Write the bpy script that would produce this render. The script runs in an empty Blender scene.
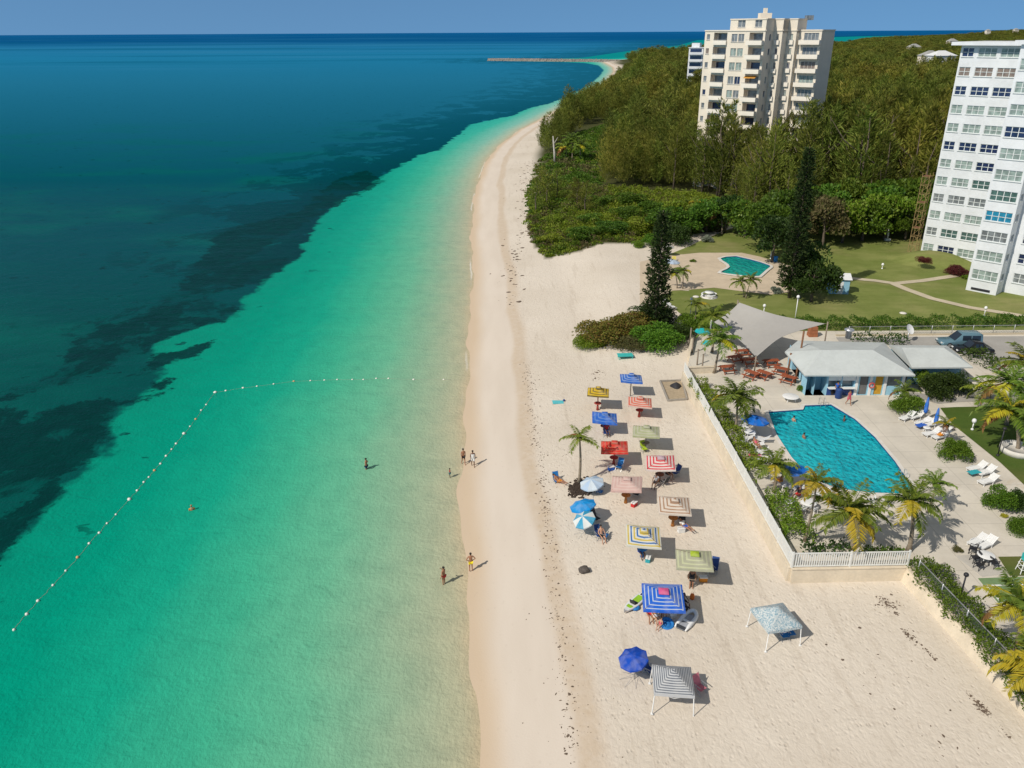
import bpy, bmesh, math, random
import numpy as np
from mathutils import Vector, Matrix
from mathutils.geometry import tessellate_polygon
random.seed(7); rng = np.random.default_rng(7)
PI = math.pi
S = bpy.context.scene
COL = S.collection
# ------------------------------------------------------------------ camera
H, FPX, PITCH, ROLL = 38.5, 805.0, math.radians(23.6), math.radians(0.3)
CP, SP = math.cos(PITCH), math.sin(PITCH)
cam_d = bpy.data.cameras.new('camera'); cam = bpy.data.objects.new('camera', cam_d); COL.objects.link(cam)
cam_d.sensor_width = 36; cam_d.lens = FPX / 1024 * 36; cam_d.clip_end = 200000; cam_d.clip_start = 0.5
_r = Vector((1, 0, 0)); _u = Vector((0, SP, CP)); _b = Vector((0, -CP, SP))
ca, sa = math.cos(ROLL), math.sin(ROLL)
_rx = _r * ca - _u * sa; _ux = _r * sa + _u * ca
cam.matrix_world = Matrix(((_rx.x, _ux.x, _b.x, 0), (_rx.y, _ux.y, _b.y, 0), (_rx.z, _ux.z, _b.z, H), (0, 0, 0, 1)))
S.camera = cam

def ray(px, py):
    u, v = px - 512, -(py - 384)
    d = _rx * u + _ux * v - _b * FPX
    return d
def G(px, py, z=0.0):
    d = ray(px, py); t = (z - H) / d.z
    return Vector((d.x * t, d.y * t, z))
def Zat(px, py, Y):
    d = ray(px, py); t = Y / d.y
    return Vector((d.x * t, Y, H + d.z * t))

def smooth(a, b, x):
    t = np.clip((np.asarray(x, float) - a) / (b - a), 0, 1)
    return t * t * (3 - 2 * t)
# ------------------------------------------------------------------ shoreline and terrain
SHORE_PX = [(478, 790), (478, 745), (477, 700), (470, 640), (467, 580), (465, 520), (463, 480), (465, 420), (468, 380), (470, 340), (472, 300),
            (473, 260), (472, 230), (474, 200), (479, 180), (487, 160), (500, 145), (520, 130), (545, 117), (566, 105), (585, 97), (600, 88), (609, 78.5), (614, 71.5), (613, 67.5), (606, 63.5), (603, 62)]
SHORE = [(-2.5, -60.0), (-2.2, 10.0)] + [tuple(G(*p)[:2]) for p in SHORE_PX] + \
        [(168, 1300), (200, 1345), (260, 1450), (330, 1560), (500, 1740), (700, 1930), (950, 2500),
         (1280, 3250), (1520, 3640), (1700, 3900), (2600, 4700), (5000, 7000), (9000, 9500), (20000, 16000)]
SH = np.array(SHORE)
def seg_dist(P, A, closed=False):
    """distance of points P (n,2) to the polyline A"""
    B = np.roll(A, -1, 0) if closed else A[1:]
    A0 = A if closed else A[:-1]
    best = np.full(len(P), 1e18)
    for a, b in zip(A0, B):
        ab = b - a; t = np.clip(((P - a) @ ab) / max(ab @ ab, 1e-9), 0, 1)
        d = P - (a + t[:, None] * ab)
        best = np.minimum(best, (d * d).sum(1))
    return np.sqrt(best)
def inside(P, poly):
    x, y = P[:, 0], P[:, 1]; c = np.zeros(len(P), bool)
    n = len(poly); j = n - 1
    for i in range(n):
        xi, yi = poly[i]; xj, yj = poly[j]
        if yi != yj:
            k = ((yi > y) != (yj > y)) & (x < (xj - xi) * (y - yi) / (yj - yi) + xi)
            c ^= k
        j = i
    return c
LANDPOLY = np.vstack([SH, [(60000, 16000), (60000, -60)]])
def shore_d(P):
    P = np.asarray(P, float).reshape(-1, 2)
    d = seg_dist(P, SH)
    return np.where(inside(P, LANDPOLY), d, -d)
UP = 2.6
def height(P):
    P = np.asarray(P, float).reshape(-1, 2)
    d = shore_d(P)
    z = np.where(d > 0, 1.7 * (1 - np.exp(-np.maximum(d, 0) / 8.0)), 0.10 * d)
    yy = P[:, 1]; z = z + (.035 * np.sin(yy * .31 + 1.2) + .030 * np.sin(yy * .127) + .018 * np.sin(yy * .83 + P[:, 0] * .2)) * np.exp(-np.abs(d) / 4.0)
    z = np.maximum(z, -2.0)
    up = smooth(86, 101, P[:, 1]) * smooth(14, 24, d)
    z = z + (UP - z) * up
    hill = np.exp(-(((P[:, 0] - 2300) / 1000.0) ** 2 + ((P[:, 1] - 3100) / 800.0) ** 2)) * 30
    return z + hill * smooth(100, 600, d)
def zg(x, y): return float(height([(x, y)])[0])
def on_ground(px, py):
    z = 1.5
    for _ in range(6):
        p = G(px, py, z); z = zg(p.x, p.y)
    return Vector((p.x, p.y, z))
# ------------------------------------------------------------------ object helpers
def tag(o, label=None, cat=None, group=None, kind=None):
    if label: o['label'] = label
    if cat: o['category'] = cat
    if group: o['group'] = group
    if kind: o['kind'] = kind
    return o
def empty(name, loc, rz=0.0, label=None, cat=None, group=None):
    o = bpy.data.objects.new(name, None); COL.objects.link(o)
    o.location = loc; o.rotation_euler = (0, 0, rz); o.empty_display_size = 0.3
    return tag(o, label, cat, group)
def link(name, me, mat=None, parent=None):
    o = bpy.data.objects.new(name, me); COL.objects.link(o)
    if mat is not None:
        for m in (mat if isinstance(mat, (list, tuple)) else [mat]): me.materials.append(m)
    if parent: o.parent = parent
    return o
def kids(o): return [c for c in o.children]
def dup(o, loc=None, rz=None, label=None, scale=None, parent=None, group=None, cat=None):
    c = o.copy(); COL.objects.link(c)
    if parent is not None: c.parent = parent
    if loc is not None: c.location = loc
    if rz is not None: c.rotation_euler = (0, 0, rz)
    if scale is not None: c.scale = scale if hasattr(scale, '__len__') else (scale,) * 3
    if label: c['label'] = label
    if group: c['group'] = group
    for k in kids(o): dup(k, parent=c)
    return c
class MB:
    """collects faces, builds ONE mesh"""
    def __init__(s): s.v = []; s.f = []; s.m = []; s.sm = []
    def add(s, vs, fs, mi=0, sm=False):
        b = len(s.v); s.v += [tuple(p) for p in vs]
        for f in fs: s.f.append(tuple(b + i for i in f)); s.m.append(mi); s.sm.append(sm)
        return s
    def quad(s, a, b, c, d, mi=0): return s.add([a, b, c, d], [(0, 1, 2, 3)], mi)
    def box(s, c, d, rz=0.0, mi=0, rot=None):
        hx, hy, hz = d[0] / 2, d[1] / 2, d[2] / 2
        M = rot if rot is not None else Matrix.Rotation(rz, 3, 'Z')
        c = Vector(c)
        vs = [c + M @ Vector((x * hx, y * hy, z * hz)) for z in (-1, 1) for y in (-1, 1) for x in (-1, 1)]
        return s.add(vs, [(0, 2, 3, 1), (4, 5, 7, 6), (0, 1, 5, 4), (2, 6, 7, 3), (0, 4, 6, 2), (1, 3, 7, 5)], mi)
    def bar(s, a, b, w=0.05, h=None, mi=0):
        a, b = Vector(a), Vector(b); d = b - a; L = d.length
        q = d.to_track_quat('Z', 'Y').to_matrix()
        return s.box((a + b) / 2, (w, h or w, L), mi=mi, rot=q)
    def tube(s, pts, rad, n=8, mi=0, cap=True, sm=True):
        pts = [Vector(p) for p in pts]
        if not hasattr(rad, '__len__'): rad = [rad] * len(pts)
        vs = []; fs = []
        prev = None
        for i, p in enumerate(pts):
            t = (pts[min(i + 1, len(pts) - 1)] - pts[max(i - 1, 0)])
            if t.length < 1e-9: t = Vector((0, 0, 1))
            t.normalize()
            x = (prev - t * prev.dot(t)) if prev is not None else t.orthogonal()
            if x.length < 1e-6: x = t.orthogonal()
            x.normalize(); prev = x; y = t.cross(x)
            for k in range(n):
                a = 2 * PI * k / n
                vs.append(p + (x * math.cos(a) + y * math.sin(a)) * rad[i])
        for i in range(len(pts) - 1):
            for k in range(n):
                fs.append((i * n + k, i * n + (k + 1) % n, (i + 1) * n + (k + 1) % n, (i + 1) * n + k))
        if cap:
            fs.append(tuple(reversed(range(n)))); fs.append(tuple(range((len(pts) - 1) * n, len(pts) * n)))
        return s.add(vs, fs, mi, sm)
    def lathe(s, prof, c=(0, 0, 0), n=16, mi=0, sm=True, cap=True):
        c = Vector(c)
        vs = []; fs = []
        for r, z in prof:
            for k in range(n):
                a = 2 * PI * k / n
                vs.append(c + Vector((r * math.cos(a), r * math.sin(a), z)))
        m = len(prof)
        for i in range(m - 1):
            for k in range(n):
                fs.append((i * n + k, i * n + (k + 1) % n, (i + 1) * n + (k + 1) % n, (i + 1) * n + k))
        if cap:
            fs.append(tuple(reversed(range(n)))); fs.append(tuple(range((m - 1) * n, m * n)))
        return s.add(vs, fs, mi, sm)
    def prism(s, poly, z0, z1, mi=0, holes=(), bottom=False, hole_z=None):
        rings = [[Vector((p[0], p[1], 0)) for p in poly]] + [[Vector((p[0], p[1], 0)) for p in h] for h in holes]
        tri = tessellate_polygon(rings)
        flat = [p for r in rings for p in r]
        def up(t):
            a, b, c = (flat[i] for i in t)
            return t if (b - a).cross(c - a).z > 0 else (t[0], t[2], t[1])
        tri = [up(tuple(t)) for t in tri]
        s.add([(p.x, p.y, z1) for p in flat], tri, mi)
        if bottom: s.add([(p.x, p.y, z0) for p in flat], [tuple(reversed(t)) for t in tri], mi)
        for ri, r in enumerate(rings):
            ar = sum(r[i].x * r[(i + 1) % len(r)].y - r[(i + 1) % len(r)].x * r[i].y for i in range(len(r)))
            rr = r if (ar > 0) == (ri == 0) else list(reversed(r))
            zb = z0 if ri == 0 or hole_z is None else hole_z
            for i in range(len(rr)):
                a, b = rr[i], rr[(i + 1) % len(rr)]
                s.quad((a.x, a.y, zb), (b.x, b.y, zb), (b.x, b.y, z1), (a.x, a.y, z1), mi)
        return s
    def sheet(s, poly, z, mi=0, holes=()):
        rings = [[Vector((p[0], p[1], 0)) for p in poly]] + [[Vector((p[0], p[1], 0)) for p in h] for h in holes]
        flat = [p for r in rings for p in r]
        for t in tessellate_polygon(rings):
            a, b, c = (flat[i] for i in t)
            if (b - a).cross(c - a).z < 0: b, c = c, b
            s.add([(a.x, a.y, z), (b.x, b.y, z), (c.x, c.y, z)], [(0, 1, 2)], mi)
        return s
    def mesh(s, name='mesh'):
        me = bpy.data.meshes.new(name)
        me.from_pydata(s.v, [], s.f)
        me.polygons.foreach_set('material_index', s.m)
        me.polygons.foreach_set('use_smooth', s.sm)
        me.update(); return me
    def build(s, name, mat, parent=None):
        return link(name, s.mesh(name), mat, parent)
def fast_mesh(name, V, Q, mi=None, smooth_shade=False):
    """numpy verts (n,3) and quads (m,4)"""
    me = bpy.data.meshes.new(name)
    me.vertices.add(len(V)); me.vertices.foreach_set('co', np.asarray(V, np.float32).ravel())
    m = len(Q); me.loops.add(m * 4); me.loops.foreach_set('vertex_index', np.asarray(Q, np.int32).ravel())
    me.polygons.add(m); me.polygons.foreach_set('loop_start', np.arange(m, dtype=np.int32) * 4)
    if mi is not None: me.polygons.foreach_set('material_index', np.asarray(mi, np.int32))
    me.polygons.foreach_set('use_smooth', np.full(m, smooth_shade))
    me.update(calc_edges=True); me.validate(); return me
# ------------------------------------------------------------------ materials
def srgb(r, g, b):
    f = lambda c: (c / 255 / 12.92) if c / 255 <= 0.04045 else ((c / 255 + 0.055) / 1.055) ** 2.4
    return (f(r), f(g), f(b), 1)
MATS = {}
class NT:
    def __init__(s, name):
        s.m = bpy.data.materials.new(name); s.m.use_nodes = True
        s.t = s.m.node_tree; s.t.nodes.clear()
        s.out = s.n('ShaderNodeOutputMaterial'); s.p = s.n('ShaderNodeBsdfPrincipled')
        s.l(s.p.outputs[0], s.out.inputs[0])
    def n(s, typ, **kw):
        nd = s.t.nodes.new(typ)
        for k, v in kw.items(): setattr(nd, k, v)
        return nd
    def l(s, a, b): s.t.links.new(a, b)
    def val(s, sock, v):
        if hasattr(v, 'is_output') or isinstance(v, bpy.types.NodeSocket): s.l(v, sock)
        else: sock.default_value = v
    def math(s, op, a, b=0.0, c=0.0, clamp=False):
        nd = s.n('ShaderNodeMath', operation=op, use_clamp=clamp)
        for i, v in enumerate((a, b, c)): s.val(nd.inputs[i], v)
        return nd.outputs[0]
    def sstep(s, x, a, b):
        nd = s.n('ShaderNodeMapRange', interpolation_type='SMOOTHSTEP')
        s.val(nd.inputs[0], x); s.val(nd.inputs[1], a); s.val(nd.inputs[2], b); nd.inputs[3].default_value = 0; nd.inputs[4].default_value = 1
        return nd.outputs[0]
    def mix(s, f, a, b, typ='MIX'):
        nd = s.n('ShaderNodeMix', data_type='RGBA', blend_type=typ, clamp_factor=True)
        s.val(nd.inputs[0], f); s.val(nd.inputs[6], a); s.val(nd.inputs[7], b)
        return nd.outputs[2]
    def coord(s, kind='Object'):
        if kind == 'World': return s.n('ShaderNodeNewGeometry').outputs['Position']
        return s.n('ShaderNodeTexCoord').outputs[kind]
    def scaled(s, vec, sc):
        nd = s.n('ShaderNodeMapping'); s.l(vec, nd.inputs[0]); nd.inputs['Scale'].default_value = sc if hasattr(sc, '__len__') else (sc,) * 3
        return nd.outputs[0]
    def noise(s, vec, scale=1.0, detail=3.0, rough=0.5, dist=0.0, out=0):
        nd = s.n('ShaderNodeTexNoise'); s.l(vec, nd.inputs['Vector'])
        nd.inputs['Scale'].default_value = scale; nd.inputs['Detail'].default_value = detail; nd.inputs['Roughness'].default_value = rough
        nd.inputs['Distortion'].default_value = dist
        return nd.outputs[out]
    def voro(s, vec, scale=1.0, feature='F1', out=0):
        nd = s.n('ShaderNodeTexVoronoi', feature=feature); s.l(vec, nd.inputs['Vector']); nd.inputs['Scale'].default_value = scale
        return nd.outputs[out]
    def ramp(s, x, stops, interp='LINEAR'):
        nd = s.n('ShaderNodeValToRGB'); s.l(x, nd.inputs[0]); cr = nd.color_ramp; cr.interpolation = interp
        while len(cr.elements) > 1: cr.elements.remove(cr.elements[-1])
        cr.elements[0].position = stops[0][0]; cr.elements[0].color = stops[0][1]
        for p, c in stops[1:]:
            e = cr.elements.new(p); e.color = c
        return nd.outputs[0]
    def attr(s, name):
        return s.n('ShaderNodeAttribute', attribute_name=name).outputs['Fac']
    def bump(s, h, strength=0.3, dist=0.1):
        nd = s.n('ShaderNodeBump'); s.l(h, nd.inputs['Height']); nd.inputs['Strength'].default_value = strength; nd.inputs['Distance'].default_value = dist
        s.l(nd.outputs[0], s.p.inputs['Normal']); return nd
    def base(s, c): s.val(s.p.inputs['Base Color'], c)
    def set(s, rough=0.6, spec=0.5, metal=0.0, ior=None):
        s.p.inputs['Roughness'].default_value = rough; s.p.inputs['Specular IOR Level'].default_value = spec; s.p.inputs['Metallic'].default_value = metal
        if ior: s.p.inputs['IOR'].default_value = ior
def dark(c, k): return (c[0] * k, c[1] * k, c[2] * k, 1)
def plain(name, c, rough=0.6, var=0.18, scale=3.0, bump=0.1, metal=0.0, spec=0.4, space='Object', bdist=0.03):
    """a painted / cast surface: base colour broken up by two octaves of wear, faint relief"""
    if name in MATS: return MATS[name]
    t = NT(name); co = t.coord(space)
    n1 = t.noise(co, scale, 4, 0.6); n2 = t.noise(co, scale * 7, 2, 0.5)
    f = t.math('ADD', t.math('MULTIPLY', n1, 0.7), t.math('MULTIPLY', n2, 0.3))
    t.base(t.mix(t.sstep(f, 0.3, 0.7), dark(c, 1 - var), dark(c, 1 + var * 0.6)))
    t.set(rough, spec, metal)
    if bump: t.bump(f, bump, bdist)
    MATS[name] = t.m; return t.m
def leafmat(name, cols, rough=0.6, objvar=0.25, spec=0.25, trans=0.30, stand=0.0):
    """leaves: each leaf-sized island gets its own tone between the given colours; every plant differs a little"""
    if name in MATS: return MATS[name]
    t = NT(name)
    isl = t.n('ShaderNodeNewGeometry').outputs['Random Per Island']
    st = [(i / max(1, len(cols) - 1), c) for i, c in enumerate(cols)]
    c = t.ramp(isl, st)
    orr = t.n('ShaderNodeObjectInfo').outputs['Random']
    hsv = t.n('ShaderNodeHueSaturation'); t.l(c, hsv.inputs['Color'])
    t.l(t.math('ADD', t.math('MULTIPLY', orr, objvar * 1.6), 1 - objvar * 0.8), hsv.inputs['Value'])
    t.l(t.math('ADD', t.math('MULTIPLY', t.math('FRACT', t.math('MULTIPLY', orr, 7.31)), 0.04), 0.48), hsv.inputs['Hue'])
    out = hsv.outputs[0]
    if stand:      # stands of the wood differ: some greener, some browner and duller
        w = t.coord('World'); out = t.mix(t.math('MULTIPLY', t.sstep(t.noise(w, .022, 3, .6), .42, .64), stand), out, t.mix(1.0, out, (.62, .80, .70, 1), 'MULTIPLY'))
        out = t.mix(t.math('MULTIPLY', t.sstep(t.noise(w, .013, 2, .5), .52, .70), stand * .8), out, t.mix(1.0, out, (1.22, .98, .9, 1), 'MULTIPLY'))
    t.base(out); t.set(rough, spec)
    tr = t.n('ShaderNodeBsdfTranslucent'); t.l(out, tr.inputs[0])
    mx = t.n('ShaderNodeMixShader'); mx.inputs[0].default_value = trans
    t.l(t.p.outputs[0], mx.inputs[1]); t.l(tr.outputs[0], mx.inputs[2]); t.l(mx.outputs[0], t.out.inputs[0])
    MATS[name] = t.m; return t.m
# ------------------------------------------------------------------ light
SUN_EL, SUN_AZ = math.radians(43), math.radians(180 + 52)     # azimuth clockwise from +Y, towards the sun
sd = Vector((math.sin(SUN_AZ) * math.cos(SUN_EL), math.cos(SUN_AZ) * math.cos(SUN_EL), math.sin(SUN_EL)))
ld = bpy.data.lights.new('sun', 'SUN'); ld.energy = 3.9; ld.angle = math.radians(0.53); ld.color = (1.0, 0.93, 0.82)
lo = bpy.data.objects.new('sun', ld); COL.objects.link(lo); lo.rotation_euler = (-sd).to_track_quat('-Z', 'Y').to_euler(); lo.location = (-60, -50, 90)
W = bpy.data.worlds.new('World'); S.world = W; W.use_nodes = True
wt = W.node_tree; wt.nodes.clear()
wo = wt.nodes.new('ShaderNodeOutputWorld'); bg = wt.nodes.new('ShaderNodeBackground'); sk = wt.nodes.new('ShaderNodeTexSky')
sk.sky_type = 'NISHITA'; sk.sun_disc = False; sk.sun_elevation = SUN_EL; sk.sun_rotation = SUN_AZ
sk.altitude = 0; sk.air_density = 1.0; sk.dust_density = 0.3; sk.ozone_density = 3.0
bg.inputs[1].default_value = 0.115
# a polarised, very clear tropical sky: the low sky takes the deeper blue found higher up
tc = wt.nodes.new('ShaderNodeTexCoord'); va = wt.nodes.new('ShaderNodeVectorMath'); va.operation = 'ADD'; va.inputs[1].default_value = (0, 0, 0.35); vn = wt.nodes.new('ShaderNodeVectorMath'); vn.operation = 'NORMALIZE'
wt.links.new(tc.outputs['Generated'], va.inputs[0]); wt.links.new(va.outputs[0], vn.inputs[0]); wt.links.new(vn.outputs[0], sk.inputs['Vector'])
tn = wt.nodes.new('ShaderNodeMix'); tn.data_type = 'RGBA'; tn.blend_type = 'MULTIPLY'; tn.inputs[0].default_value = 1; tn.inputs[7].default_value = (.80, 1.08, 1.12, 1)
wt.links.new(sk.outputs[0], tn.inputs[6])
# white added to the unseen upper sky so that shadows fill brighter, less blue
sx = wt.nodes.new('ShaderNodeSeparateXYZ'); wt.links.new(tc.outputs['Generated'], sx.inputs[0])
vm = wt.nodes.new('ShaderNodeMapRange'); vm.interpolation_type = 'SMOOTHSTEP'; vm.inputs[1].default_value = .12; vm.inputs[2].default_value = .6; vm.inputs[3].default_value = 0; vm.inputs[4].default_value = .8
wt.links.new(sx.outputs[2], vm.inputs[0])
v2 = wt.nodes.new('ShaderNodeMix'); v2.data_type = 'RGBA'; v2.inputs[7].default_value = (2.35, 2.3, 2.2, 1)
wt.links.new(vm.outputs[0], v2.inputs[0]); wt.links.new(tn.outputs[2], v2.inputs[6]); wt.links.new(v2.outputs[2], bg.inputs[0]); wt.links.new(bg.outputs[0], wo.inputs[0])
S.view_settings.view_transform = 'Standard'; S.view_settings.look = 'None'; S.view_settings.exposure = 0; S.view_settings.gamma = 1
S.view_settings.use_curve_mapping = False
S.render.engine = 'CYCLES'
S.cycles.use_denoising = True
S.cycles.max_bounces = 6; S.cycles.diffuse_bounces = 3; S.cycles.glossy_bounces = 2; S.cycles.transmission_bounces = 4; S.cycles.transparent_max_bounces = 4
S.cycles.caustics_reflective = False; S.cycles.caustics_refractive = False
# ================================================================== SETTING: ground, sea
def axis(*spans):
    out = []
    for a, b, st in spans:
        n = max(1, int(round((b - a) / st)))
        out += list(np.linspace(a, b, n, endpoint=False))
    out.append(spans[-1][1]); return np.array(out)
def grid_mesh(name, xs, ys, zf=None, attrs=None, keep=None):
    X, Y = np.meshgrid(xs, ys); P = np.column_stack([X.ravel(), Y.ravel()])
    z = zf(P) if zf else np.zeros(len(P))
    nx, ny = len(xs), len(ys)
    i = np.arange(ny - 1)[:, None] * nx + np.arange(nx - 1)[None, :]
    Q = np.stack([i, i + 1, i + nx + 1, i + nx], -1).reshape(-1, 4)
    V = np.column_stack([P, z])
    if keep is not None:
        k = keep(P, z); Q = Q[k[Q].any(1)]
    me = fast_mesh(name, V, Q, smooth_shade=True)
    for an, fn in (attrs or {}).items():
        a = me.attributes.new(an, 'FLOAT', 'POINT'); a.data.foreach_set('value', np.asarray(fn(P), np.float32))
    return me
# --- sand and land sheet
def sand_mat():
    t = NT('sand'); co = t.coord('World'); d = t.attr('shore')
    dn = t.math('ADD', d, t.math('MULTIPLY', t.math('SUBTRACT', t.noise(t.scaled(co, (1, .35, 1)), 0.12, 3), 0.5), 3.0))
    big = t.noise(co, 0.06, 3); fine = t.noise(co, 2.2, 4, 0.65); tiny = t.noise(co, 9.0, 2)
    dry = t.mix(t.sstep(big, .35, .65), (.625, .553, .462, 1), (.69, .618, .528, 1))
    packed = t.mix(t.sstep(t.noise(t.scaled(co, (1, .2, 1)), .5, 3), .3, .7), (.63, .55, .465, 1), (.665, .585, .50, 1))
    c = t.mix(t.sstep(dn, 6.4, 8.4), packed, dry)
    # coarse yellowish swash ridge with shell grit
    ridge = t.math('MULTIPLY', t.sstep(dn, 5.2, 6.0), t.math('SUBTRACT', 1.0, t.sstep(dn, 6.7, 7.8)))
    c = t.mix(t.math('MULTIPLY', ridge, t.math('MULTIPLY', t.noise(co, 1.3, 4, .7), .75)), c, (.46, .33, .19, 1))
    # damp sand by the water
    c = t.mix(t.math('SUBTRACT', 1.0, t.sstep(dn, 0.2, 2.6)), c, (.575, .455, .33, 1))
    c = t.mix(t.math('MULTIPLY', t.sstep(fine, .5, .72), t.math('MULTIPLY', t.sstep(dn, 5.6, 7.6), .24)), c, (.36, .29, .22, 1))
    # vehicle and rake drag marks: thin darker streaks that wander along the beach
    trk = t.noise(t.scaled(co, (1, .10, 1)), .95, 4, .62, .35)
    c = t.mix(t.math('MULTIPLY', t.sstep(trk, .55, .68), t.math('MULTIPLY', t.sstep(dn, 6.5, 9), .26)), c, (.43, .36, .28, 1))
    tram = t.math('MULTIPLY', t.sstep(t.noise(co, .17, 4, .65, .8), .50, .64), t.sstep(dn, 7, 10))
    fp = t.math('MULTIPLY', t.math('SUBTRACT', 1.0, t.sstep(t.voro(t.scaled(co, (1.2, .8, 1)), 1.9), .10, .26)), t.sstep(t.noise(co, .8, 2), .42, .56))
    c = t.mix(t.math('MULTIPLY', fp, t.math('ADD', .10, t.math('MULTIPLY', tram, .32))), c, (.36, .29, .22, 1))
    c = t.mix(t.math('MULTIPLY', tram, .12), c, (.74, .67, .57, 1))
    # under the woods the sand turns to leaf litter
    c = t.mix(t.attr('soil'), c, t.mix(t.noise(co, .25, 4), (.035, .045, .012, 1), (.085, .085, .03, 1)))
    t.base(c); t.set(.9, .15)
    foot = t.math('MINIMUM', t.voro(t.scaled(co, (1, .7, 1)), 3.3), .42)
    ripl = t.noise(t.scaled(co, (1.0, .62, 1)), 2.6, 4, .68, .7)
    rough = t.sstep(dn, 5.4, 8.0)
    h = t.math('ADD', t.math('MULTIPLY', rough, t.math('ADD', t.math('SUBTRACT', t.math('MULTIPLY', foot, t.math('ADD', .25, t.math('MULTIPLY', tram, .35))), t.math('MULTIPLY', fp, .22)), t.math('MULTIPLY', ripl, .46))), t.math('MULTIPLY', tiny, .05))
    t.bump(h, .46, .28)
    return t.m
WOOD_FRONT = [tuple(G(*p, 2.0)[:2]) for p in ((528, 215), (545, 205), (600, 203), (720, 224), (800, 236), (862, 241), (935, 244), (1040, 248), (1200, 252))]
def wood_front_y(x):
    xs = [p[0] for p in WOOD_FRONT]; ys = [p[1] for p in WOOD_FRONT]
    return np.interp(x, xs, ys)
SCRUB_PX = [(529, 225), (536, 243), (546, 254), (580, 252), (600, 247), (640, 246), (660, 243), (668, 240), (700, 236), (722, 234), (740, 206), (700, 196), (640, 192), (600, 190), (560, 186), (540, 190), (529, 200)]
SCRUB = np.array([G(*p, 2.0)[:2] for p in SCRUB_PX])
def soil_mask(P):
    d = shore_d(P)
    m = smooth(15, 20, d + 0.004 * P[:, 1]) * smooth(-4, 4, P[:, 1] - wood_front_y(P[:, 0]))
    s = inside(P, SCRUB).astype(float)
    return np.maximum(m, s)
xs = axis((-24, 44, .8), (44, 130, 2.5), (130, 400, 10), (400, 2000, 60), (2000, 12000, 600))
ys = axis((12, 112, .8), (112, 260, 2.0), (260, 600, 6), (600, 1500, 14), (1500, 4200, 70), (4200, 10000, 600))
me = grid_mesh('beach', xs, ys, height, {'shore': shore_d, 'soil': soil_mask}, keep=lambda P, z: z > -1.0)
tag(link('beach', me, sand_mat()), kind='structure')
# --- sea: one sheet to the horizon
def zpx(pts, o, s): return [(o[0] + x / s, o[1] + y / s) for x, y in pts]
z4 = lambda pts: np.array([G(*p)[:2] for p in zpx(pts, (0, 160), 1.92)])
DARK = [z4([(-60, 480), (0, 475), (60, 500), (130, 470), (190, 455), (225, 468), (262, 450), (300, 425), (343, 404), (340, 420), (300, 455), (250, 472), (236, 485), (215, 535), (185, 553), (150, 585), (122, 598), (118, 640),
             (92, 655), (60, 690), (40, 725), (8, 772), (-60, 860), (-60, 700), (-20, 690), (40, 672), (86, 645), (60, 632), (-60, 650)]),
        z4([(-60, 470), (60, 432), (120, 400), (150, 340), (200, 318), (260, 305), (335, 250), (365, 215), (395, 180), (420, 140), (460, 125), (500, 118), (576, 98), (640, 40), (700, 20), (740, 40), (640, 90), (578, 128), (535, 150), (500, 175),
             (478, 184), (490, 195), (550, 186), (560, 192), (520, 210), (495, 214), (470, 245), (430, 250), (380, 268), (350, 284), (352, 296), (420, 300), (440, 280), (462, 268), (456, 300), (430, 312), (360, 325), (325, 335), (270, 370),
             (200, 402), (130, 425), (60, 445), (-60, 490)]),
        z4([(278, 395), (305, 375), (345, 365), (405, 346), (402, 356), (370, 380), (330, 392), (300, 402)]),
        z4([(0, 620), (30, 610), (60, 612), (40, 625), (0, 632)])]
DEEP_PX = [(-900, 560), (-20, 575), (8, 558), (30, 530), (60, 490), (95, 470), (112, 448), (125, 405), (175, 373), (150, 360), (170, 335), (230, 322), (245, 300), (262, 282), (300, 258), (310, 236), (318, 222), (340, 200), (362, 190), (378, 180),
           (386, 174), (420, 155), (440, 150), (470, 125), (490, 120), (512, 116), (530, 108), (552, 103), (566, 97), (580, 90.5), (592, 83), (600, 76), (604, 70), (599, 65.5), (585, 63), (560, 62), (500, 61)]
DEEP = np.array([G(*p)[:2] for p in DEEP_PX] + [(120, 1420), (200, 1700), (320, 2100), (500, 2600), (700, 3400), (900, 4200), (1400, 4600), (2600, 6500), (60000, 45000), (60000, 190000), (-160000, 190000), (-160000, 60)])
def sdf(P, poly):
    d = seg_dist(P, poly, True); return np.where(inside(P, poly), -d, d)
def dark_sdf(P):
    return np.min([sdf(P, q) for q in DARK], 0)
xs = axis((-150000, -10000, 20000), (-10000, -1000, 900), (-1000, -300, 50), (-300, -110, 8), (-110, 10, 1.0), (10, 120, 6), (120, 1000, 40), (1000, 10000, 900), (10000, 60000, 10000))
ys = axis((-40, 20, 12), (20, 260, 1.2), (260, 500, 4), (500, 1500, 14), (1500, 5000, 120), (5000, 20000, 1500), (20000, 180000, 20000))
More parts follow.
